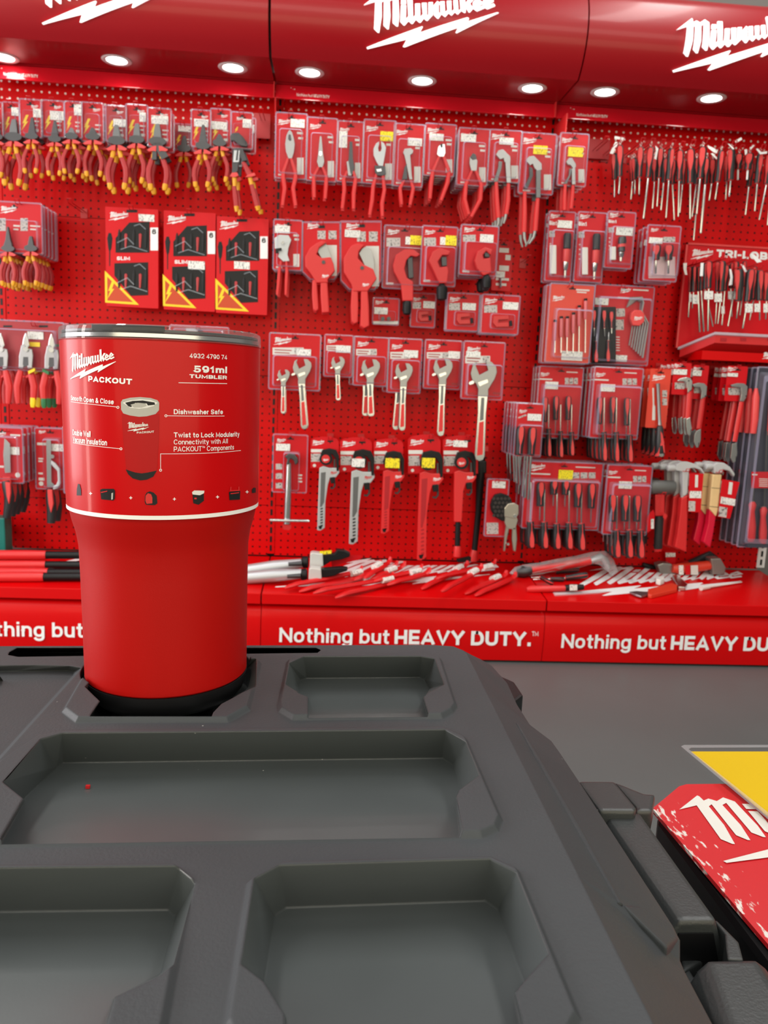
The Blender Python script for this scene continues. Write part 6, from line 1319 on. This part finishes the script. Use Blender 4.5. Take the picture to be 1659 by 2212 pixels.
def hammer(label, grp, head, parts, face, cardp, st, nb, dx, Y):
    s = bare(zI, 'claw_hammer', label, 'hammer', grp, head[0][0], head[0][1], Y)
    s.prism('head', head, mat('polished_dark_steel', (0.33, 0.31, 0.28), 0.24, metal=1.0), -.014, .026, bevel=.004); s.tube('striking_face', face, [28, 44, 46, 36, 30], mat('polished_dark_steel'), -.002, 12)
    for nm, pts, m, th in parts: s.prism(nm, pts, m, -th/2-.001, th, bevel=.004)
    cp = s.prism('hang_card', cardp, RED_CARD, -.022, .001)
    a = Vector(cardp[0]); ux = (Vector(cardp[1])-a); uy = (Vector(cardp[3])-a); q = lambda u, v: tuple(a+ux*u+uy*v)
    s.prism('price_sticker', [q(.06,.46), q(.88,.46), q(.88,.64), q(.06,.64)], STICK, -.0226, .0004, cp); s.prism('printed_picture', [q(.02,.72), q(.48,.72), q(.48,.98), q(.02,.98)], PICT, -.0226, .0004, cp); s.prism('printed_mark', [q(.42,.04), q(.62,.04), q(.62,.36), q(.42,.36)], OFFW, -.0226, .0004, cp)
    for k in range(nb): dup(s.root, (dx*(k+1), .035*(k+1), -.002*k), label+f', {ORD[k+1]} on its hook')
    s.root['label'] = label+', front one'
hammer('claw hammer with steel neck and red grip', 'red-gripped claw hammers', [(438,150),(500,112),(600,110),(700,140),(780,198),(818,262),(806,276),(760,218),(680,190),(622,195),(608,240),(590,520),(560,560),(525,560),(522,240),(438,225)],
  [('neck', [(528,235),(605,235),(592,545),(515,600)], mat('polished_dark_steel'), .016), ('grip', [(505,600),(600,542),(592,800),(575,1312),(420,1247),(450,1100),(490,800)], RED_PLAS, .026)], [(312,192),(326,190),(400,190),(425,190),(450,185)], [(612,262),(802,265),(760,785),(596,775)], None, 2, -.012, 2.57)
hammer('claw hammer with pale wooden handle', 'wooden claw hammers', [(935,150),(990,114),(1080,124),(1160,178),(1222,268),(1212,312),(1150,232),(1062,212),(1052,265),(948,265),(940,195)],
  [('wooden_handle', [(922,278),(1046,278),(1030,440),(1003,750),(968,842),(880,740),(900,500)], mat('pale_wood', (0.72, 0.50, 0.24), 0.45, vary=0.15, vscale=40), .026), ('dipped_end', [(880,740),(968,842),(930,1080),(892,1252),(800,1180),(862,940)], mat('pink_red_dip', (0.62, 0.005, 0.035), 0.35), .026), ('black_line', [(908,452),(1030,462),(1029,468),(907,458)], BLACK, .0275), ('black_line', [(886,700),(1006,712),(1005,719),(885,707)], BLACK, .0275)], [(818,172),(830,171),(890,170),(915,170),(945,172)], [(1048,338),(1282,380),(1152,866),(990,842)], None, 1, -.020, 2.57)
hook(*zI(560, 235), 2.55, 'red wire hook carrying the red-gripped hammers'); hook(*zI(1000, 250), 2.55, 'red wire hook carrying the wooden hammers')
# ================================================================== lower left goods
zJ = zoom(0, 680, 200, 725.0); z8 = zoom(0, 660, 600); zK = zoom(520, 1170, 1120); zL = zoom(1080, 1180, 1420)
GRN = mat('green_print', (0.02, 0.16, 0.05), 0.45)
s = Pack(zJ, 'snips_pack', 'shiny card with three aviation snips', 'tin snips', 'three-piece snips cards', (-150,52,500,432), 2.56)
s.card(RED_DARK, hole=False)
for x in (60, 340): s.prism('hang_hole', [(x-35,82),(x+35,82),(x+35,98),(x-35,98)], BLACK, -.0006, .0002)
s.sticker((218,132,342,192)); s.sticker((228,215,315,250), YEL, name='colour_band'); s.boxp('colour_band', (415,230,485,250), GRN, -.0006, .0002)
def snips(x, y, m):
    g = lambda a, b_: (x+a, y+b_)
    s.prism('blade', [g(-18,-115),g(0,-165),g(15,-120),g(30,-60),g(8,-20),g(-30,-40)], STEEL, -.020, .008, bevel=.002)
    s.prism('blade', [g(-35,-60),g(-22,-70),g(10,-40),g(50,-30),g(58,20),g(50,120),g(18,125),g(0,40),g(-20,125),g(-55,120),g(-52,20)], STEEL_B, -.026, .008, bevel=.002)
    s.disc('pivot', *g(0,-30), 20, STEEL, -.030, .006); s.prism('spring_gap', [g(-18,30),g(20,30),g(22,95),g(-5,110),g(-22,90)], STEEL_D, -.0265, .001)
    for sd in (-1, 1):
        h = s.tube('handle', [g(sd*38,135),g(sd*48,180),g(sd*66,260),g(sd*62,340),g(sd*58,395)], [22,30,30,26,20], RED_PLAS, -.020, 8, .6)
        if m is not RED_PLAS and sd == (1 if m is YEL else -1): s.prism('colour_band', [g(sd*20,140),g(sd*70,118),g(sd*72,140),g(sd*22,165)], m, -.036, .01, h); s.tube('end_cap', [g(sd*60,350),g(sd*58,400),g(sd*56,425)], [24,24,16], m, -.020, 8, .7, parent=h)
        s.tube('latch', [g(sd*30,175),g(sd*5,190)], [12,10], RED_PLAS, -.018, 6, parent=h)
snips(5, 300, RED_PLAS); snips(200, 300, YEL); snips(402, 305, GRN)
s.film((-140,110,480,425), .034); s.hook('three-piece snips card', dx=100, y=70); s.behind(2, .042, .004)
s = Pack(zJ, 'folding_saw_pack', 'card with a jab saw blade and black-red grip', 'jab saw', 'carded jab saws', (-130,885,178,1310), 2.55)
s.card(); s.logo(-60,960,110); s.lines([(80,935,158,14),(-20,1180,30,16)]); s.sticker((70,1035,155,1095)); s.disc('printed_roundel', 138, 1255, 20, OFFW, -.0008, .0002)
s.prism('blade', [(35,965),(78,1010),(82,1235),(38,1238),(25,1100)], STEEL, -.012, .003); s.prism('pivot_block', [(20,1270),(80,1270),(85,1320),(15,1320)], RED_PLAS, -.018, .010, bevel=.002)
h = s.tube('grip', [(45,1300),(55,1340),(75,1430),(68,1500),(50,1590)], [32,42,42,40,30], HAN, -.016, 10, .8); s.prism('red_panel', [(40,1310),(78,1315),(80,1400),(68,1480),(52,1420)], GRED, -.036, .01, h)
s.film((-110,940,165,1290), .02); s.hook('jab saw card', dx=30, y=895); s.behind(3, .042, .002)
s = Pack(zJ, 'hacksaw_pack', 'card with a small grey-framed hacksaw', 'hacksaw', 'carded hacksaws', (282,892,512,1360), 2.60)
s.card(); s.logo(300,930,60); s.sticker((405,1012,508,1068)); s.lines([(290,1000,360,20),(300,1120,340,12),(300,1140,335,12),(300,1235,335,14),(302,1275,348,22)]); s.disc('printed_roundel', 322, 1322, 18, OFFW, -.0008, .0002)
s.prism('blade', [(362,985),(380,970),(398,985),(402,1310),(425,1330),(425,1350),(368,1352)], STEEL, -.014, .004); s.prism('frame', [(400,1140),(430,1160),(470,1210),(475,1320),(450,1360),(415,1372),(415,1345),(440,1330),(452,1300),(448,1225),(415,1190),(398,1170)], GREY_P if False else ALU, -.020, .010, bevel=.002); s.disc('wing_nut', 408, 1110, 16, STEEL, -.022, .008)
h = s.tube('grip', [(390,1360),(395,1420),(405,1520),(400,1630)], [26,40,42,34], HAN, -.016, 10, .8); s.prism('red_panel', [(370,1370),(405,1370),(415,1480),(398,1550),(380,1480)], GRED, -.036, .01, h)
s.film((350,960,490,1355), .024); s.hook('hacksaw card', y=898); s.behind(1, .048, .003)
s = Pack(zJ, 'folding_saw_pack', 'shiny card with printed knife pictures, half behind the tumbler', 'jab saw', None, (502,885,740,1395), 2.57)
s.card(); s.boxp('printed_picture', (515,1075,570,1160), PICT, -.0006, .0002); s.boxp('printed_picture', (515,1225,570,1310), PICT, -.0006, .0002); s.lines([(520,1010,560,14),(522,1030,556,14)])
h = s.tube('grip', [(590,1400),(600,1470),(615,1560),(600,1640)], [22,34,38,26], HAN, -.016, 10, .8); s.prism('red_panel', [(575,1480),(605,1480),(615,1560),(600,1590)], GRED, -.034, .008, h); s.film((520,930,720,1370), .02); s.hook('knife card behind the tumbler', y=892)
# card whose top edge shows above the tumbler
zM = zoom(140, 690, 570)
s = Pack(zM, 'blister_card', 'clear-topped red blister card showing just above the tumbler lid', 'blister card', None, (880,62,1360,560), 2.58)
s.card(); s.sticker((1010,75,1110,110)); s.film((900,75,1340,500), .02); s.hook('blister card above the tumbler lid', y=70)
# teal case at the very edge
p0, p1 = atY(0, 1120, 2.58), atY(5, 1198, 2.58); b = MB(); b.box((p0.x-0.045, 2.62, (p0.z+p1.z)/2), (0.11, 0.06, p0.z-p1.z)); t = thing('tool_case', (p0.x-0.045, 2.62, p1.z), 'teal green case just visible at the lower photo edge', 'tool case'); b.build('body', mat('teal_plastic', (0.0, 0.16, 0.13), 0.4), t, bevel=.004)
b = MB(); b.box((p0.x-0.045, 2.69, (p0.z+p1.z)/2), (0.04, 0.078, 0.03)); b.build('hanger', BLACK, t)

# ================================================================== things lying on the decks
class Lay:
    def __init__(s, name, label, cat, group, px, py): s.root = thing(name, onD(px, py), label, cat, group)
    def tube(s, name, pts, r, m, n=10, flat=1.0, parent=None, fd=(0, 0, 1)):
        b = MB(); b.tube(pts, r, n, flat=flat, flatdir=fd); return b.build(name, m, parent or s.root, smooth=True)
    def slab(s, name, pts, th, m, bevel=0.001, parent=None):
        b = MB(); b.prism(pts, (0, 0, -th)); return b.build(name, m, parent or s.root, bevel=bevel)
def bolt_cutter(label, bars, xr):
    L_ = Lay('bolt_cutter', label, 'bolt cutter', 'bolt cutters on the deck', 200, bars[0][0])
    for yb, dy, dz in bars:
        q = lambda x, r=.0158: onD(x, yb)+Vector((0, dy, dz+r+.0006))
        L_.tube('handle', [q(-60), q(-30), q(60), q(xr)], [.013,.0155,.0155,.0145], RED_DIP); L_.tube('arm', [q(xr-2), q(xr+60), q(310)], [.0125]*3, BLACK)
        L_.tube('jaw_link', [q(308), q(340)], [.012,.014], STEEL_D, flat=.6)
    j0 = q(340); L_.slab('jaw', [j0+Vector(v) for v in ((-.01,-.02,.004),(.05,-.03,.004),(.09,-.012,.004),(.09,.012,.004),(.05,.03,.004),(-.01,.02,.004))], .012, STEEL_D)
bolt_cutter('nearest bolt cutters lying on the deck, red grips and black arms', ((1257, .036, .0042), (1257, 0, 0)), 95)
bolt_cutter('farther bolt cutters lying beside the tumbler, one grip above the other', ((1231, .006, .0315), (1231, 0, 0)), 99)
def lwrench(label, pa, pb, hub, box, blk, Y, yst=None, card=None):
    L_ = Lay('pipe_wrench', label, 'pipe wrench', 'aluminium pipe wrenches on the deck', *zK(*hub)); q = lambda x, y, d=0: atY(*zK(x, y), Y+d)
    L_.tube('handle', [q(-150, pa+14), q(48, pa), q(200, (pa+pb)/2), q(375, pb)], [.016,.020,.021,.015], ALU, flat=1.0)
    x, y = hub; L_.tube('adjusting_nut', [q(x-22, y+3), q(x-12, y+2), q(x+14, y), q(x+20, y)], [.014,.020,.020,.014], BLACK, 12); L_.tube('spring_rod', [q(x-100, y+12, -.02), q(x-20, y+8, -.02)], [.006,.008], STEEL_D)
    x0, y0, x1, y1 = box; b = MB(); b.prism([q(x0, y0+6, -.02), q(x0+15, y0, -.02), q(x1, y0+8, -.02), q(x1+4, y1-6, -.02), q(x1-20, y1, -.02), q(x0-4, y1-4, -.02)], (0, .035, 0)); b.build('head', mat('pale_aluminium', (0.66, 0.66, 0.64), 0.4, metal=.3), L_.root, bevel=.003)
    b = MB(); b.prism([q(*p_, -.012) for p_ in blk], (0, .028, 0)); b.build('hook_jaw', BLACK, L_.root, bevel=.003)
    if yst: b = MB(); b.prism([q(*p_, -.0135) for p_ in yst], (0, .001, 0)); b.build('price_sticker', YEL_TAG, L_.root)
    if card: b = MB(); b.prism([q(*p_, .02) for p_ in card], (0, .0012, 0)); b.build('hang_card', RED_CARD, L_.root)
Yw = onD(*zK(200, 256)).y
lwrench('upper of the two aluminium pipe wrenches, lying with a yellow sticker', 172, 128, (385,122), (415,66,490,155), [(486,82),(560,72),(578,48),(620,55),(655,72),(650,92),(600,108),(540,118),(490,150)], Yw+.050, [(470,58),(545,52),(540,72),(475,78)], [(540,112),(640,80),(715,82),(728,96),(700,108),(545,150)])
lwrench('lower of the two aluminium pipe wrenches, nearer the deck edge', 215, 190, (378,196), (408,156,480,230), [(480,165),(560,158),(600,155),(640,160),(636,176),(590,190),(560,205),(482,218)], Yw)
# heap of red pry bars
BARS = [((640,240),(820,145),None),((700,218),(915,150),None),((820,228),(1060,170),(1045,178)),((760,205),(880,130),(815,144)),((290,268),(700,180),(690,184)),((1180,215),(1500,138),(1472,150)),((800,215),(960,155),(897,167)),((375,290),(775,203),(765,208)),((1100,272),(1340,150),(1300,157)),((460,300),(885,218),(875,224)),((590,326),(1100,192),None),((1220,286),(1425,170),(1390,180)),((1360,302),(1570,208),(1522,216)),((1420,312),(1625,218),None),((900,250),(1110,190),None)]
BW = ['farthest back at the start', 'far back, second from the start', 'far back with a white label', 'shortest, against the pegboard', 'longest, reaching the deck front', 'farthest towards the bagged tools at the back', 'middle of the heap with a broad label', 'second from the front edge', 'in the second cluster, farthest back', 'third from the start at the front', 'front middle, with a hooked end', 'in the second cluster, thickest', 'nearest the bagged tools', 'last one by the bag, at the front', 'buried in the middle of the heap']
PRY = mat('red_pry_bar', (0.66, 0.008, 0.010), 0.36)
for i, (a, b_, st) in enumerate(BARS):
    lift = .009+.012*(i % 4) if i not in (10, 4, 7, 9, 13) else (.021 if i in (9, 4) else .009)
    A = onD(*zK(*a), lift); B = onD(*zK(*b_), lift+.006); B.y = min(B.y, 2.69); B.z = max(B.z, zd+DS*(B.y-2.37)+lift+.004); d = (B-A).normalized(); nrm = Vector((-d.y, d.x, 0))
    L_ = Lay('pry_bar', 'red pry bar, '+BW[i], 'pry bar', 'heap of red pry bars', *zK(*a))
    L_.tube('bar', [A-d*.012-Vector((0, 0, .004))+nrm*.006, A, A+d*.03+Vector((0, 0, .003)), A+(B-A)*.5, B-d*.03, B], [.005,.009,.0105,.0105,.0105,.007], PRY, 8, .75)
    L_.tube('claw', [B-d*.006, B+d*.012+Vector((0, 0, .006)), B+d*.016+Vector((0, 0, .018))], [.009,.009,.005], PRY, 6, .6)
    if st:
        P = onD(*zK(*st), lift+.010); L_.tube('price_sticker', [P-d*.020, P+d*.020], [.0125,.0125], STICK, 8, .85)
# bagged tool
L_ = Lay('bagged_wrench', 'long-handled tool wrapped in a clear plastic bag', 'bagged tool', None, *zL(300, 330)); Yb = onD(*zL(300, 350)).y; q = lambda x, y, d=0: atY(*zL(x, y), Yb+d)
L_.tube('handle', [q(330,250,.02), q(600,215,.03), q(950,150,.035)], [.013,.015,.015], RED_DIP); L_.tube('steel_head', [q(950,150,.035), q(1060,110,.04), q(1110,150,.04), q(1150,230,.035)], [.013,.017,.017,.012], ALU, flat=.8); L_.tube('jaw', [q(330,258,.02), q(240,268,.02), q(180,274,.02)], [.014,.022,.016], STEEL_D)
BAG = clear('clear_bag', base=.22, edge=.62, milk=(.62, .62, .64), rough=.15); pts = [((115,285),10),((170,270),55),((260,255),68),((420,232),62),((620,195),62),((820,160),66),((980,120),72),((1080,130),85),((1150,190),75),((1190,260),50),((1170,310),14)]
kk = 1.54e-3/4.879*0.98
b = MB(); b.tube([q(*p_, .018+.022*min(1, p_[0]/1000)) for p_, _ in pts], [r*kk for _, r in pts], 14, flat=.8, flatdir=(0, 1, 0))
random.seed(3); b.v = [v+Vector((random.uniform(-.004, .004), random.uniform(-.004, .004), random.uniform(-.004, .004))) for v in b.v]; b.build('bag', BAG, L_.root)
def lie(label, xt, yt, xb, yb, w, tx, ty, d, lift=.0, name='screwdriver', shaft=STEEL):
    s = Pack.__new__(Pack); s.z = zL; s.Y = onD(*zL((xt+xb)/2, max(yt, yb)+w*.5)).y+d; s.label = label; s.root = thing(name, atY(*zL(xb, yb), s.Y), label, 'screwdriver', 'screwdrivers lying on the deck'); s.box = (0, 0, 1, 1)
    driver(s, xt, yt, xb, yb, w, tx, ty, 0, 0, w*.16, shaft=shaft)
lie('screwdriver lying over the bag, red collar and dark grip', 835,245,585,268,58,270,288,.0); lie('screwdriver lying below the bag, with a red end panel', 925,300,690,335,66,380,375,.0); lie('short screwdriver under the others, red neck showing', 680,350,530,345,50,350,350,.0)
lie('screwdriver in the deck heap, mostly covered', 560,395,420,325,44,330,330,.01)
L_ = Lay('file', 'red-handled file with black neck and white label on the deck', 'file', None, *zL(300, 470)); Yb = onD(*zL(300, 482)).y; q = lambda x, y, d=0: atY(*zL(x, y), Yb+d)
L_.tube('grip', [q(285,458), q(320,452), q(500,448), q(690,440)], [.008,.0115,.0115,.009], RED_DIP); L_.tube('neck', [q(685,440), q(760,436), q(880,430)], [.010,.012,.009], BLACK); b = MB(); b.prism([q(735,405,-.014), q(815,405,-.014), q(815,465,-.014), q(735,468,-.014)], (0, .001, 0)); b.build('price_sticker', STICK, L_.root)
L_ = Lay('plastic_sleeve', 'long clear plastic sleeve lying at the deck front', 'plastic sleeve', None, *zL(800, 500)); P = [onD(*zL(x, y), .004) for x, y in ((560,485),(580,515),(1040,490),(1160,470),(1040,462))]; L_.slab('sleeve', P, .004, clear('clear_strip', base=.30, edge=.7, milk=(.75,.72,.76)))
L_ = Lay('chisel', 'orange-red chisel with a grey steel tip at the deck front', 'chisel', None, *zI(150, 1850)); P = [onD(*zI(x, y), .014) for x, y in ((60,1800),(380,1720),(452,1745),(448,1800),(110,1882),(60,1870))]; L_.slab('handle', P, .013, mat('orange_red_plastic', (.66, .04, .015), .4), .003)
P = [onD(*zL(x, y), .011) for x, y in ((1365,478),(1440,470),(1540,478),(1595,495),(1490,525),(1430,505))]; L_.slab('blade', P, .006, STEEL_B, .001)
L_ = Lay('steel_block', 'shiny steel buckle lying on the white deck lettering', 'buckle', None, *zI(480, 1740)); P = [onD(*zI(x, y), .016) for x, y in ((385,1610),(455,1615),(590,1735),(560,1775),(470,1770),(420,1690))]; L_.slab('block', P, .015, STEEL, .003)
L_ = Lay('steel_block', 'small white-topped fitting lying beside the shiny buckle', 'fitting', None, *zI(220, 1660)); P = [onD(*zI(x, y), .02) for x, y in ((165,1630),(275,1630),(280,1665),(230,1685),(170,1670))]; L_.slab('block', P, .019, OFFW, .003)
L_ = Lay('pencil', 'slim white pointed marker lying across the deck lettering', 'marker', None, *zI(800, 1800)); L_.tube('barrel', [onD(*zI(765,1795), .008), onD(*zI(870,1772), .008)], [.008,.008], OFFW); L_.tube('tip', [onD(*zI(870,1772), .008), onD(*zI(1310,1712), .006)], [.0045,.0015], OFFW)
# club hammers lying at the back
Yh = onD(*zI(600, 1615)).y
L_ = Lay('club_hammer', 'orange-handled club hammer with a square grey head lying on the deck', 'hammer', None, *zI(600, 1615)); q = lambda x, y, d=0: atY(*zI(x, y), Yh+d)
h = L_.tube('handle', [q(380,1530), q(460,1535), q(700,1510), q(915,1480)], [.014,.019,.019,.016], mat('orange_red_plastic'), 10); b = MB(); b.prism([q(895,1400,-.02), q(1030,1395,-.02), q(1100,1520,-.02), q(1085,1605,-.02), q(925,1610,-.02), q(915,1500,-.02)], (0, .045, 0)); b.build('head', mat('grey_cast_head', (.30, .29, .27), .35, metal=.7), L_.root, bevel=.004)
for x0, x1, m in ((470,530,STICK),(560,620,RED_CARD),(630,725,OFFW)): b = MB(); b.prism([q(x0,1490,-.021), q(x1,1486,-.021), q(x1+4,1612,-.021), q(x0+4,1614,-.021)], (0, .001, 0)); b.build('price_sticker', m, L_.root)
L_ = Lay('club_hammer', 'second club hammer, dark faceted steel head and black curved grip', 'hammer', None, *zI(300, 1620)); Yh2 = Yh+.022; q = lambda x, y, d=0: atY(*zI(x, y), Yh2+d)
b = MB(); b.prism([q(185,1480,-.02), q(260,1455,-.02), q(385,1470,-.02), q(400,1600,-.02), q(240,1622,-.02)], (0, .04, 0)); b.build('head', mat('grey_cast_head'), L_.root, bevel=.005)
L_.tube('grip', [q(590,1470,.03), q(760,1400,.04), q(880,1345,.045), q(960,1400,.045)], [.012,.014,.014,.012], HAN); L_.tube('shaft', [q(380,1530,.0), q(590,1470,.03)], [.012,.012], RED_PLAS)
b = MB(); b.prism([q(285,1300,.03), q(430,1305,.03), q(430,1470,.03), q(300,1480,.03)], (0, .0012, 0)); b.build('hang_card', RED_CARD, L_.root); b = MB(); b.prism([q(295,1320,.029), q(425,1322,.029), q(425,1375,.029), q(296,1378,.029)], (0, .0008, 0)); b.build('price_sticker', STICK, L_.root)
L_ = Lay('pry_claw', 'black curved claw lying under the mallets at the back of the deck', 'claw', None, *zI(100, 1560)); q = lambda x, y, d=0: atY(*zI(x, y), Yh+.06+d); L_.tube('bar', [q(-10,1470), q(60,1500), q(180,1530)], [.007,.010,.011], BLACK); L_.tube('bar_end', [q(180,1530), q(185,1600)], [.011,.008], BLACK)
